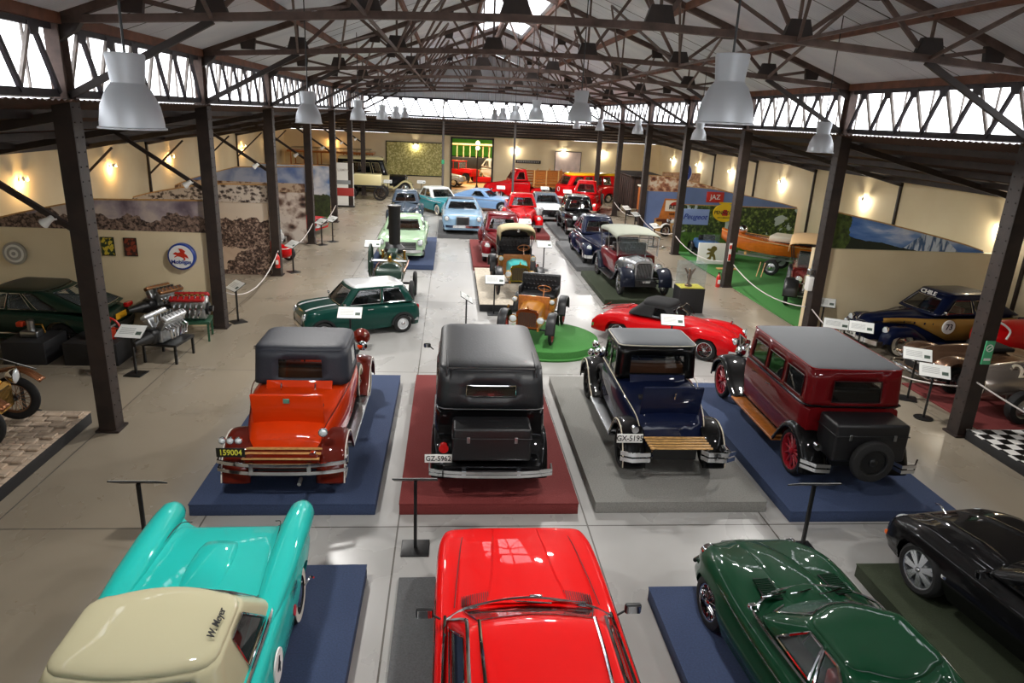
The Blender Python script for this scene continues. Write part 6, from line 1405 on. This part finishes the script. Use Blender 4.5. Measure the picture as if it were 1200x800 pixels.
plate(c, 1.95, .0, .55, '35', False, .3, .14, BLACKP, WHITE); MB().tube([(1.9, -.7, .45), (1.9, .7, .45)], .025, 6).build('front_bar', STEEL, c)
# boat on trailer
c = car('motor_boat', 'varnished orange wooden speedboat with a cream tonneau on a trailer', 14.1, 29.2, .024, 142, 'boat')
BW = mat('boat_varnish', '#C8641A', .22, 0, 1, noise=.12, nscale=6)
b = MB(); rings = []
for x, wd, z0, z1 in ((-2.2, .72, .82, 1.3), (-1.2, .84, .74, 1.3), (0, .86, .72, 1.34), (1.2, .68, .76, 1.42), (1.9, .4, .9, 1.5), (2.35, .04, 1.2, 1.56)):
    rings.append([(x, -wd, z1), (x, -wd*.96, (z0+z1)/2+.06), (x, -wd*.75, z0+.1), (x, 0, z0-.02), (x, wd*.75, z0+.1), (x, wd*.96, (z0+z1)/2+.06), (x, wd, z1), (x, wd*.5, z1+.06), (x, 0, z1+.08), (x, -wd*.5, z1+.06)])
b.loft(rings).build('hull', BW, c, ang=35)
for s in (1, -1): bent([(-2.2, s*.74, 1.31), (-1.2, s*.86, 1.31), (0, s*.88, 1.35), (1.2, s*.7, 1.43), (1.9, s*.42, 1.51), (2.35, s*.05, 1.57)], .02, 6).build('rubbing_strake', WOODL, c)
MB().rbox((-.9, 0, 1.4), (1.6, 1.15, .1), .04).build('cockpit', DARKIN, c); MB().rbox((-.5, 0, 1.5), (1.3, 1.2, .28), .1).build('cream_tonneau', mat('cream_cover', '#CFC8B4', .7), c)
MB().sphere((1.4, .1, 1.68), .2, 16, 10).build('searchlight', CHROME, c); MB().tube([(1.4, .1, 1.5), (1.4, .1, 1.56)], .04, 8).build('lamp_stem', CHROME, c)
for s in (1, -1): MB().bar((-1.9, s*.4, .62), (1.6, s*.3, .62), .06, .08).build('trailer_rail', STEEL, c); wheel(c, -.2, s*.95, .34, .34, .18, 'steel', STEEL); MB().box((1.1, s*.3, .7), (.1, .1, .16)).box((-1.3, s*.3, .7), (.1, .1, .16)).build('bunk', WOODL, c)
MB().cyl((-.2, -.9, .34), (-.2, .9, .34), .035, 8).build('axle', BLACKM, c); MB().bar((1.6, 0, .6), (3.0, 0, .4), .07, .07).build('draw_bar', STEEL, c); MB().bar((2.9, 0, .42), (2.9, 0, 0), .05).build('prop_stand', STEEL, c)
for i, d in enumerate((.0, .14)): tag(MB().bar((12.9+d, 27.9-d, .045), (13.1+d, 28.1-d, .62), .035).build('wooden_prop', WOODL), 'thin pale wooden prop leaning under the speedboat hull, '+('left one' if i == 0 else 'right one'), 'prop')
tag(MB().rbox((12.15, 29.3, .05), (.9, .25, .05), .01).build('wooden_plank', WOODL), 'pale wooden plank lying on the artificial grass', 'plank')
# blue vintage car near the lion sign
c = car('vintage_car', 'small blue vintage car behind the white lion sign', 12.2, 32.0, .024, -92); c.scale = (.8, .8, .8)
vintage(c, 2.3, .34, .62, paint('#4B74A8'), BLACKM, None, 1.0, 1.6, .6, -1.1, .3, .26, 1.0, cabinet=False, front_b=False, wstyle='wire')
MB().rbox((.45, 0, 1.25), (.02, 1.0, .4), .01).build('windscreen', GLASSL, c); MB().rbox((-.4, 0, 1.1), (.16, 1.0, .35), .05).build('seat_back', LEATHER, c); steering_wheel(c, .1, -.2, 1.15, .16)
# motorcycle
c = thing('motorcycle', 'white and black motorcycle in front of the whiskey mural', 'motorcycle', (12.6, 38.2, 0), 195)
for x in (.68, -.68): wheel(c, x, .0001, .33, .33, .1, 'wire')
MB().tube([(.68, 0, .33), (.45, 0, .95)], .035, 6).tube([(.45, 0, .95), (-.5, 0, .8), (-.68, 0, .33)], .03, 6).build('frame', BLACKM, c)
MB().rbox((.15, 0, .85), (.5, .26, .24), .09).build('fuel_tank', WHITE, c); MB().rbox((-.4, 0, .88), (.6, .26, .1), .04).build('saddle', LEATHER, c); MB().rbox((0, 0, .45), (.4, .3, .4), .08).build('engine', STEEL, c)
MB().tube([(.38, .34, 1.1), (.45, 0, 1.02), (.38, -.34, 1.1)], .015, 6).build('handlebar', CHROME, c); headlamp(c, .6, 0, .9, .09)
fender(c, [(1.0, .5), (.9, .65), (.68, .72), (.45, .65)], 0, .07, WHITE, .02, .02, 'mudguard'); MB().bar((-.1, 0, .3), (-.15, .3, .0), .03).build('side_stand', BLACKM, c)
# ================================================================ LEFT AISLE
GRN3 = paint('#152A20')
c = car('fastback_coupe', 'dark green fastback coupe with a yellow rear plate along the left partition', -10.75, 18.15, 0, 176)
shell([(-2.3, .75), (-2.1, .88), (-1, .93), (1, .93), (2.0, .88), (2.35, .7)], [(-2.3, .62), (-2.1, .8), (-1.3, .92), (.9, .96), (1.7, .9), (2.2, .8), (2.35, .62)], None, .26, [(1.45, .4, .34), (-1.35, .4, .34)], ridge=.8, sh=.12, n=40).build('body', GRN3, c)
cabin(c, (-2.1, .95, .82), (-.9, .35, .66), .95, 1.42, GRN3, mat('khaki_roof', '#2E3024', .4), r=.14, rt=.16, crown=.06, bf=.1, br=.08, sides=((.04, .3), (.33, .55), (.6, .78)), trim=CHROME, glass=GLASSL, seats=[(-.1, LEATHER)])
MB().rbox((-2.33, -.1, .68), (.03, .5, .16), .01).build('licence_plate', mat('yellow_plate', '#E0A21A', .5), c)
for s in (1, -1): MB().rbox((-2.24, s*.66, .82), (.14, .3, .13), .04).build('tail_lamp', REDLENS, c); MB().rbox((-2.1, s*.35, .95), (.08, .1, .03), .01).build('boot_badge', CHROME, c)
bumper(c, -2.42, .9, .48, (0,), .16, .14, BLACKP); bumper(c, 2.42, .9, .45, (0,), .16, .12)
wheels4(c, 1.45, -1.35, .8, .34, .19, 'steel'); steering_wheel(c, .55, -.35, 1.02, .18)
bent([(2.1, .9, .45), (0, .96, .42), (-2, .9, .45)], .02).build('sill_trim', CHROME, c)
# black display boxes with small engines
for (x0, x1, lab, k) in ((-10.25, -9.3, 'left black display box with a small grey engine on it, under the green fastback', 0), (-8.9, -7.7, 'black display box behind the nearest left column with a red flywheel engine on it', 1)):
    t = thing('display_box', lab, 'display box', ((x0+x1)/2, 16.6, 0)); MB().rbox((0, 0, .27), (x1-x0, 1.0, .54), .01).build('box', MC['black_board'], t)
ORE = mat('orange_red_paint', '#B8330F', .4)
c = thing('small_engine', 'small grey and orange engine on the left black display box', 'engine', (-9.8, 16.6, .54))
MB().rbox((0, 0, .08), (.4, .3, .16), .03).build('crankcase', STEEL, c); MB().cyl((0, 0, .16), (0, 0, .4), .08, 14).build('cylinder', STEEL, c); MB().rbox((-.22, 0, .3), (.16, .16, .12), .03).build('fuel_tank', ORE, c); MB().tube([(.1, 0, .3), (.25, 0, .3), (.3, 0, .1)], .02, 6).build('pipe', BRASS, c)
c = thing('flywheel_engine', 'red stationary engine with a spoked flywheel on the black box', 'engine', (-8.2, 16.6, .54))
MB().rbox((0, 0, .12), (.5, .3, .24), .04).build('crankcase', ORE, c); MB().cyl((-.1, 0, .2), (-.1, 0, .5), .1, 14).build('cylinder', ORE, c)
b = MB(); b.tube([(.28+.0, -.2+0*t, .36) for t in (0,)]*1+[], .01) if False else None
b.tube([(.25+.26*math.cos(t*math.pi/12), -.22, .3+.26*math.sin(t*math.pi/12)) for t in range(24)], .025, 6, closed=True)
for t in range(5): a = t*2*math.pi/5; b.tube([(.25, -.22, .3), (.25+.25*math.cos(a), -.22, .3+.25*math.sin(a))], .015, 5)
b.build('flywheel', mat('bright_red', '#C21F12', .4), c); MB().cyl((.25, -.24, .3), (.25, .1, .3), .025, 8).build('shaft', STEEL, c)
# engines on stands
def bench(lab, x, y, w_, d, h, m, rz=0):
    t = thing('engine_stand', lab, 'stand', (x, y, 0), rz)
    MB().box((0, 0, h-.04), (w_, d, .06)).build('top_frame', m, t)
    for a in (-1, 1):
        for q in (-1, 1): MB().box((a*(w_/2-.04), q*(d/2-.04), (h-.07)/2), (.05, .05, h-.07)).build('leg', m, t)
    return t
ALU = mat('cast_aluminium', '#B3B5B6', .35, .8, noise=.15, nscale=10)
def vengine(name, lab, x, y, z, rz, cov, L=.95, red=False):
    c = thing(name, lab, 'engine', (x, y, z), rz)
    MB().rbox((0, 0, .18), (L*.8, .34, .36), .05).build('crankcase', ALU if not red else STEEL, c)
    for s in (1, -1):
        M = Matrix.Translation((0, s*.1, .34)) @ Matrix.Rotation(R(-s*32), 4, 'X')
        MB().rbox((0, 0, .12), (L*.82, .17, .26), .03, M).build('cylinder_bank', ALU, c)
        cv = MB().rbox((0, 0, .3), (L*.86, .17, .1), .04, M).build('cam_cover', cov, c)
        b = MB()
        for i in range(6): b.rbox((-L*.34+i*L*.136, 0, .355), (.03, .1, .02), .008, M)
        b.build('cover_rib', STEEL if not red else CHROME, cv)
        b = MB()
        for i in range(6): b.tube([(-L*.34+i*L*.136, s*.2, .42), (-L*.34+i*L*.136, s*.36, .32), (-L*.3+i*L*.11, s*.36, .12)], .028, 7)
        b.build('exhaust_pipe', CHROME, c)
    b = MB()
    for i in range(6): b.cyl((-L*.32+i*L*.128, 0, .5), (-L*.32+i*L*.128, 0, .66), .035, 10, .045)
    b.build('intake_trumpet', BRASS if red else CHROME, c)
    MB().lathe([(.001, 0), (.17, 0), (.17, .05), (.08, .06), (.08, .14), (.001, .14)], 20, Matrix.Translation((L*.42, 0, .28)), 'x').build('pulley', BLACKM, c)
    MB().rbox((-L*.55, 0, .22), (.28, .34, .36), .1).build('gearbox', BLACKM, c); MB().lathe([(.16, 0), (.12, .25), (.07, .5), (.06, .6)], 18, Matrix.Translation((-L*.6, 0, .22)) @ Matrix.Rotation(math.pi, 4, 'Z'), 'x').build('bell_housing', BLACKM, c)
    return c
bench('low black metal stand under the front silver engine', -6.78, 16.75, .85, .9, .5, BLACKM, -8)
vengine('vee_engine', 'large silver vee engine with ribbed cam covers on the black stand', -6.82, 16.75, .5, 78, mat('satin_cover', '#D3D5D6', .3, .6), 1.0)
bench('green metal stand under the red covered engine', -6.75, 18.3, .95, .7, .55, mat('green_frame', '#1F4A33', .5), 10)
vengine('vee_engine', 'engine with a long red side rail and chrome trumpets on the green stand', -6.75, 18.3, .55, 5, mat('red_cover', '#A81C1C', .4), 1.0, True)
c = vengine('vee_engine', 'tall bronze covered engine at the back of the engine group beside the partition', -7.6, 18.85, .62, 60, mat('bronze_cover', '#A4744E', .3, .6), .85)
bench('small dark stand under the bronze covered engine', -7.6, 18.85, .7, .6, .62, DARKST, 60)
# vintage wire wheeled car on the cobbles
c = car('cyclecar', 'copper winged vintage car with a wire wheel on the cobbled plinth, left edge', -8.78, 11.75, .298, 5)
wheels4(c, 1.0, -1.2, .62, .42, .1, 'wire', mat('copper_rim', '#8A6448', .35, .8), hub_m=DARKST)
shell([(-1.6, .2), (-1, .42), (.3, .42), (1.1, .26)], [(-1.6, .7), (-1, .95), (.3, 1.0), (1.1, .92)], None, .45, [], ridge=.5, sh=.2, c0=.1, n=20).build('body', mat('copper_body', '#8C5A3A', .25, .7), c)
for x in (1.0,): fender(c, [(x+.5, .75), (x+.25, .93), (x, .97), (x-.4, .86), (x-.7, .6)], .52, .74, MC['copper_body'], .03, .03, 'mudguard')
MB().cyl((1.0, -.6, .42), (1.0, .6, .42), .03, 8).build('axle', BLACKM, c); MB().cyl((-1.2, -.6, .42), (-1.2, .6, .42), .03, 8).build('axle', BLACKM, c)
for s in (1, -1): headlamp(c, 1.2, s*.34, .95, .13, CHROME)
radiator(c, 1.12, .25, .45, .92, BRASS)

# posters, round signs
def poster(x, y, z, w_, h, m1, lab, txt=None, rz=0):
    t = thing('poster', lab, 'poster', (x, y, z), rz); MB().box((0, 0, 0), (w_, .015, h)).build('frame', BLACKM, t)
    p_ = MB().box((0, -.01, 0), (w_*.9, .008, h*.92)).build('print', m1, t)
    return t
def pm_(name, a, b_, c_):
    m, nt, p, tc = nodes_mat(name, .5); nt.links.new(ramp(nt, noise_tex(nt, tc.outputs['Object'], 9, 3), [(.35, a), (.5, b_), (.65, c_)], 'CONSTANT'), p.inputs['Base Color']); return m
poster(-9.62, 19.38, 2.18, .34, .5, pm_('poster_blue', '#22304A', '#C8B890', '#3A4A66'), 'partly hidden blue and cream poster beside the nearest column')
t = poster(-9.13, 19.38, 2.2, .34, .5, pm_('poster_yellow', '#2A3A22', '#D0B83A', '#5A7A80'), 'yellow and dark green framed poster, middle of the three')
text('lettering', 'GP', .1, BLACKP, t, frame((0, -.016, .19), (1, 0, 0), (0, 0, 1)), .001)
poster(-8.55, 19.38, 2.2, .34, .5, pm_('poster_red', '#3A2018', '#8A3A24', '#C0905A'), 'brown and red framed poster, right of the three')
t = thing('round_sign', 'round white petrol sign with blue rim and flying red horse', 'sign', (-7.21, 19.33, 2.0))
MB().lathe([(.001, -.1), (.34, -.1), (.36, -.08), (.36, .05), (.34, .07), (.001, .07)], 48, axis='y').build('light_box', mat('sign_blue', '#1E3F94', .35), t)
MB().lathe([(.001, -.11), (.31, -.11), (.315, -.09)], 48, axis='y').build('face', WHITE, t)
hp = [(-.2, .08), (-.13, .13), (-.07, .11), (.0, .13), (-.04, .23), (.05, .22), (.13, .16), (.1, .1), (.17, .04), (.2, -.04), (.15, -.02), (.1, .01), (.12, -.07), (.07, -.1), (.07, -.03), (.0, -.0), (-.08, .02), (-.16, -.02), (-.17, .0), (-.1, .05), (-.16, .06)]
MB().prism(hp, 'y', -.122, -.112).build('flying_horse', mat('horse_red', '#C2301C', .45), t)
text('lettering', 'Mobilgas', .15, MC['sign_blue'], t, frame((0, -.118, -.14), (1, 0, 0), (0, 0, 1)), .004)
t = thing('round_sign', 'round grey target shaped sign at the left edge of the partition', 'sign', (-11.5, 19.33, 1.95))
for r_, yy, m_ in ((.3, -.02, STEEL), (.24, -.03, WHITE), (.18, -.04, STEEL), (.11, -.05, WHITE), (.05, -.06, STEEL)): MB().lathe([(.001, yy), (r_, yy), (r_, yy+.06)], 32, axis='y').build('ring', m_, t)
# signs at right
t = thing('oval_sign', 'blue and white oval enamel sign high behind the fourth column', 'sign', (13.3, 39.7, 3.4)); 
o_ = MB().lathe([(.001, -.03), (.44, -.03), (.44, .03)], 40, Matrix.Diagonal((.75, 1, 1.15, 1)), 'y').build('rim', WHITE, t); MB().lathe([(.001, -.05), (.38, -.05), (.38, -.03)], 40, Matrix.Diagonal((.75, 1, 1.15, 1)), 'y').build('face', MC['sign_blue'], t)
text('lettering', 'S', .5, WHITE, t, frame((0, -.06, .02), (1, 0, 0), (0, 0, 1)), .004); MB().bar((0, .0, .4), (0, .0, 1.93), .03).build('hanging_rod', BLACKM, t)
t = thing('sign_panel', 'pale blue sign with script lettering above the blue vintage car', 'sign', (11.85, 33.33, 1.75)); MB().rbox((0, 0, 0), (1.4, .05, .75), .01).build('panel', mat('pale_blue_sign', '#8FA6D6', .5), t)
text('lettering', 'Peugeot', .36, mat('script_blue', '#1E3C9A', .4), t, frame((0, -.03, 0), (1, 0, 0), (0, 0, 1)), .006, 1, .35)
t = thing('oval_sign', 'yellow and black oval oil sign on the leafy mural', 'sign', (13.3, 33.28, 2.0)); MB().lathe([(.001, -.04), (.58, -.04), (.58, .03)], 44, Matrix.Diagonal((1, 1, .75, 1)), 'y').build('face', mat('oil_yellow', '#E8C21A', .4), t)
MB().prism([(-.3, .42), (.3, .42), (.34, .5), (-.34, .5)], 'y', -.03, .02).build('top_tab', MC['oil_yellow'], t)
text('lettering', 'PENNZOIL', .24, BLACKP, t, frame((0, -.05, 0), (1, 0, 0), (0, 0, 1)), .005, .95); text('lettering', 'SAFE LUBRICATION', .08, BLACKP, t, frame((0, -.05, -.24), (1, 0, 0), (0, 0, 1)), .004)
MB().prism([(-.14, -.14), (.14, -.14), (.14, 0), (.08, .15), (-.08, .15), (-.14, 0)], 'y', -.046, -.041).build('bell_mark', mat('bell_red', '#B8281A', .5), t)
t = thing('sign_panel', 'small red sign with white letters high on the blue mural strip', 'sign', (12.75, 33.35, 2.72)); MB().rbox((0, 0, 0), (.85, .04, .5), .01).build('panel', RD, t); text('lettering', 'JAZ', .32, WHITE, t, frame((0, -.025, 0), (1, 0, 0), (0, 0, 1)), .004)
t = thing('sign_panel', 'white floor standing sign with a gold lion emblem', 'sign', (11.75, 30.3, .024)); MB().rbox((0, 0, .5), (1.25, .08, .95), .01).build('panel', WHITE, t)
ln = [(-.12, -.3), (-.02, -.28), (.0, -.12), (.08, -.14), (.12, -.3), (.22, -.28), (.16, -.06), (.1, .02), (.14, .12), (.22, .18), (.2, .3), (.08, .36), (-.02, .32), (-.06, .22), (-.2, .24), (-.24, .16), (-.12, .12), (-.06, .08), (-.22, .04), (-.24, -.04), (-.08, -.02), (-.1, -.14), (-.2, -.2)]
MB().prism([(a, b+.5) for a, b in ln], 'y', -.055, -.042).build('lion_emblem', mat('emblem_gold', '#8A7A44', .35, .6), t); 
# framed pictures on back wall
t = thing('framed_picture', 'large yellow green aerial picture in a dark frame on the back wall', 'picture', (-3.0, YB-.06, 2.35)); MB().rbox((0, 0, 0), (4.6, .08, 2.7), .02).build('frame', BLACKM, t); MB().box((0, -.045, 0), (4.45, .01, 2.55)).build('print', pm_('aerial_print', '#9A924C', '#C9BF77', '#E0D8A4'), t)
t = thing('framed_picture', 'small pale pink poster in a dark frame above the yellow roofed van', 'picture', (9.6, YB-.06, 2.6)); MB().rbox((0, 0, 0), (2.2, .08, 1.7), .02).build('frame', BLACKM, t); MB().box((0, -.045, 0), (2.1, .01, 1.6)).build('print', mat('pale_pink_print', '#D8C4BA', .5, noise=.15, nscale=2), t)
t = thing('wall_sign', 'narrow dark name board on the back wall right of the doorway', 'sign', (6.3, YB-.05, 2.5)); MB().rbox((0, 0, 0), (2.1, .06, .26), .01).build('board', BLACKM, t)
b = MB()
for i in range(12): b.box((-.85+i*.155, -.035, 0), (.09, .01, .13))
b.build('letter_strip', mat('grey_letters', '#8E8A84', .5), t)

# ================================================================ INFORMATION STANDS
CARD = mat('printed_card', '#E6E8E4', .45)
def stand(x, y, lab, rz=0, z0=0, h=1.08, w_=.62, d=.4, tilt=32, roundb=False, back=False):
    t = thing('information_stand', lab, 'information stand', (x, y, z0), rz, 'information stands beside the exhibits')
    if roundb: MB().lathe([(.001, 0), (.2, 0), (.2, .02), (.03, .03)], 28).build('base_plate', BLACKM, t)
    else: MB().rbox((0, 0, .012), (.4, .4, .024), .008).build('base_plate', BLACKM, t)
    MB().box((0, 0, h/2), (.045, .045, h)).build('post', BLACKM, t)
    M = Matrix.Translation((0, 0, h+.02)) @ Matrix.Rotation(R(tilt), 4, 'X')
    p_ = MB().rbox((0, 0, 0), (w_, d, .018), .004, M).build('panel', BLACKM, t)
    MB().box((0, 0, .011), (w_*.97, d*.95, .004), M).build('card', CARD, p_)
    b = MB()
    for i in range(5): b.box((-w_*.12, d*(.22-.1*i), .0145), (w_*.55, d*.022, .002), M)
    b.build('text_line', mat('grey_print', '#8A8C8C', .6), p_); MB().box((w_*.32, -d*.12, .0145), (w_*.2, d*.24, .002), M).build('photo', mat('print_photo', '#4A5A50', .5), p_)
    return t
S = [(-4.12, 8.7, 'dark backed stand between the turquoise car and the orange coupe plinth', 180, 0, 1.08), (-.42, 7.83+.9, 'stand in front of the black saloon plinth, beside the red coupe', 180, 0, 1.1),
     (5.35, 8.62, 'grey backed stand between the green sports coupe and the maroon saloon', 180, 0, 1.08),
     (-7.1, 15.6, 'white stand in front of the silver vee engine', -8, 0, 1.0), (-6.05, 19.9, 'stand beside the second left column', -50, 0, 1.05), (-5.9, 26.6, 'stand beside the third left column', -50, 0, 1.05),
     (-5.85, 32.4, 'stand beside the fourth left column, nearer one', -50, 0, 1.05), (-5.5, 33.3, 'stand beside the fourth left column, farther one', -50, 0, 1.05), (-8.3, 13.42, 'dark stand at the back corner of the cobbled plinth', 150, 0, 1.0),
     (.5, 19.4, 'thin stand in the centre aisle left of the round green plinth', 90, 0, 1.0), (-2.5, 17.35, 'white stand in front of the small green car', 0, 0, 1.05), (-1.75, 20.62, 'white stand at the near end of the steam engine', 0, 0, 1.05),
     (-2.98, 27.2, 'white stand left of the steam engine chimney', 0, 0, 1.05), (1.42, 21.3, 'white stand in front of the beige hooded veteran car', 0, 0, 1.1), (3.86, 28.2, 'white stand right of the beige hooded veteran car', 0, 0, 1.05), (3.7, 34.6, 'white stand in front of the bright red pickup', 0, 0, 1.05),
     (5.9, 17.3, 'white stand in front of the red roadster', -10, 0, 1.05), (11.45, 19.8, 'white stand against the right partition corner', -28, 0, 1.0), (11.05, 18.3, 'large white stand left of the rally coupe, low panel', -28, 0, .75),
     (10.98, 17.0, 'white stand by the front wheel of the rally coupe', -28, 0, 1.05), (10.97, 14.63, 'white stand before the bronze racing car', -28, 0, 1.1), (10.61, 13.5, 'white stand on a round base before the silver racing car', -28, 0, 1.1),
     (10.55, 41.7, 'stand by the fifth right column', 40, 0, 1.05), (10.4, 38.9, 'stand between the fourth and fifth right columns', 40, 0, 1.05), (10.3, 34.6, 'stand just behind the fourth right column', 40, 0, 1.05),
     (-4.6, 52.6, 'stand in front of the cream panelled wagon', 0, 0, 1.05), (-2.2, 53.2, 'stand at the nose of the cream hearse', 0, 0, 1.05), (3.6, 51.3, 'stand at the nose of the red stake truck', 0, 0, 1.05), (6.9, 52.0, 'stand between the red truck and the van', 0, 0, 1.05), (8.3, 50.2, 'stand at the nose of the yellow roofed van', 0, 0, 1.05), (8.6, 45.9, 'stand by the fire truck', 0, 0, 1.05)]
for i, (x, y, lab, rz, z0, h) in enumerate(S): stand(x, y, 'information '+lab, rz, z0, h, .62 if i not in (18,) else .7, .4, 32, i in (21,))
# ropes
def rope(lab, pts, sag=.35):
    P = []
    for a, b in zip(pts[:-1], pts[1:]):
        for i in range(13 if b is pts[-1] else 12): t = i/12; P.append((a[0]+(b[0]-a[0])*t, a[1]+(b[1]-a[1])*t, a[2]+(b[2]-a[2])*t-4*sag*t*(1-t)))
    tag(MB().tube(P, .018, 6).build('barrier_rope', ROPE), lab, 'rope')
rope('white rope hanging between the second and third right columns, along the grass', [(XR-.17, 19.5, .95), (11.0, 26.1, .95)])
rope('white rope hanging between the third and fourth right columns', [(XR-.1, 26.3, .95), (XR-.1, 32.8, .95)])
rope('white rope hanging between the fourth and fifth right columns', [(XR-.1, 33.0, .95), (XR-.1, 39.4, .95)])
rope('white rope hanging between the fifth and sixth right columns', [(XR-.1, 39.6, .95), (XR-.1, 46.0, .95)])
rope('pale rope from the nearest right column past the rally coupe stands', [(XR-.1, 19.2, .95), (XR+.15, 12.9, 1.0)], .6)
rope('mauve rope sloping down across the chequered plinth', [(XR-.05, 12.5, 1.25), (11.9, 9.2, .7)], .1)
rope('white rope between the second and third left columns', [(XL+.1, 19.6, .95), (XL+.1, 25.9, .95)], .6)
rope('white rope between the third and fourth left columns', [(XL+.1, 26.2, .95), (XL+.1, 32.6, .95)])
rope('white rope between the fourth and fifth left columns', [(XL+.1, 32.8, .95), (XL+.1, 39.2, .95)])
def ext(x, y, z, lab):
    t = thing('fire_extinguisher', lab, 'fire extinguisher', (x, y, z)); MB().lathe([(.001, 0), (.08, 0), (.085, .03), (.085, .38), (.06, .45), (.03, .48), (.03, .54)], 18).build('cylinder', mat('extinguisher_red', '#C21812', .3, 0, .6), t)
    MB().tube([(.0, 0, .52), (.08, 0, .56), (.12, 0, .4), (.1, 0, .1)], .012, 6).build('hose', BLACKP, t); MB().box((0, 0, .56), (.12, .03, .03)).build('handle', BLACKM, t); MB().box((0, -.087, .22), (.1, .008, .16)).build('label_panel', WHITE, t)
ext(XR-.36, 25.95, .0+.0, 'red fire extinguisher at the foot of the third right column'); ext(XL+.1, 25.7, .35, 'red fire extinguisher mounted on the third left column')
t = thing('safety_sign', 'green and white safety sign on the nearest right column', 'sign', (XR+.0, YC0-.22, 1.9)); MB().rbox((0, 0, 0), (.2, .03, .5), .01).build('panel', mat('safety_green', '#4FAE7C', .5), t)
MB().tube([(.07*math.cos(a*math.pi/8), -.018, .1+.07*math.sin(a*math.pi/8)) for a in range(16)], .01, 5, closed=True).bar((-.04, -.018, .06), (.04, -.018, .14), .015).box((0, -.018, -.14), (.14, .008, .05)).build('pictogram', WHITE, t)
t = thing('warning_strip', 'red and white marker strip on the third right column', 'sign', (XR-.1, YC0+2*BAY-.2, 1.4)); MB().box((0, 0, 0), (.1, .02, .7)).build('strip', WHITE, t); MB().box((0, -.012, -.2), (.09, .006, .25)).box((0, -.012, .2), (.09, .006, .15)).build('red_block', RD, t)
t = thing('control_box', 'white electrical control box on the second right column', 'control box', (XR-.24, YC0+BAY, 1.7)); MB().rbox((0, 0, 0), (.16, .24, .42), .03).build('box', WHITE, t); MB().cyl((0, 0, .2), (0, 0, .7), .02, 8).build('conduit', STEEL, t); MB().rbox((-.02, 0, .34), (.14, .2, .18), .03).build('upper_box', STEEL, t)
# pedestal with trophy in a glass case
t = thing('display_pedestal', 'black pedestal with a yellow top behind the red roadster', 'pedestal', (8.05, 22.3, 0)); MB().rbox((0, 0, .42), (.85, .7, .84), .01).build('pedestal_box', MC['black_board'], t); MB().box((0, 0, .845), (.8, .65, .012)).build('yellow_top', mat('yellow_felt', '#D6CC2A', .8), t)
t = thing('trophy', 'bronze winged trophy figure on the yellow topped pedestal', 'trophy', (8.0, 22.3, .851)); MB().lathe([(.12, 0), (.12, .05), (.05, .08), (.04, .2), (.08, .32), (.05, .45), (.03, .5)], 16).build('figure', mat('bronze', '#7A5636', .35, .8), t)
MB().prism([(-.05, .35), (-.2, .6), (-.16, .62), (0, .45), (.16, .62), (.2, .6), (.05, .35)], 'y', -.02, .02).build('wings', MC['bronze'], t); MB().sphere((0, 0, .54), .05, 10, 8).build('head', MC['bronze'], t)
t = thing('glass_case', 'clear glass case over the bronze trophy', 'glass case', (8.05, 22.3, .851)); b = MB()
for s in (1, -1): b.box((s*.4, 0, .4), (.008, .64, .8)).box((0, s*.32, .4), (.8, .008, .8))
b.build('glass_panel', GLASSL, t); MB().box((0, 0, .804), (.808, .65, .008)).build('glass_lid', GLASSL, t)
# banner and cars in the left bays
t = thing('banner', 'white roll up banner with a red car picture beside the sixth left column', 'banner', (-6.8, 45.9, 0)); MB().box((0, 0, 1.4), (1.3, .03, 2.7)).build('sheet', WHITE, t); MB().rbox((0, 0, .05), (1.35, .25, .1), .03).build('base_case', BLACKM, t)
MB().rbox((0, -.02, .95), (1.28, .01, .5), .01).build('red_picture', mat('banner_red', '#A8322E', .5), t); MB().rbox((0, -.02, 1.55), (.9, .01, .25), .01).build('grey_picture', mat('banner_grey', '#8A9094', .5), t); text('lettering', 'LAMPA', .22, mat('banner_text', '#B8B2AC', .5), t, frame((0, -.03, 2.3), (1, 0, 0), (0, 0, 1)), .003)
c = car('race_car', 'small red racing car half hidden behind the third left column', -7.7, 28.6, 0, -25)
b = MB(); rings = []
for x, r_ in ((1.6, .12), (1.4, .24), (.6, .36), (-.4, .38), (-1.4, .2), (-1.7, .05)): rings.append([(x, r_*math.cos(t*math.pi/12), .5+r_*math.sin(t*math.pi/12)) for t in range(24)])
b.loft(rings).build('body', RD2, c, ang=60); wheels4(c, 1.0, -1.0, .62, .3, .16, 'wire'); MB().cyl((1.0, -.6, .3), (1.0, .6, .3), .03, 8).build('axle', STEEL, c); MB().cyl((-1.0, -.6, .3), (-1.0, .6, .3), .03, 8).build('axle', STEEL, c); MB().rbox((-.3, 0, .86), (.5, .4, .08), .03).build('cockpit', DARKIN, c)
c = car('saloon_car', 'silver veteran racer with a big open wheel arch behind the fourth left column', -9.4, 31.0, 0, -8)
fat40(c, paint('#B5B2AE'), L=4.2, W=.9, roofz=1.45)
c = car('saloon_car', 'low red sports car behind the fourth left column', -8.4, 36.0, 0, -15)
ponton(c, RD2, None, 4.2, .85, .75, .78, 1.15)
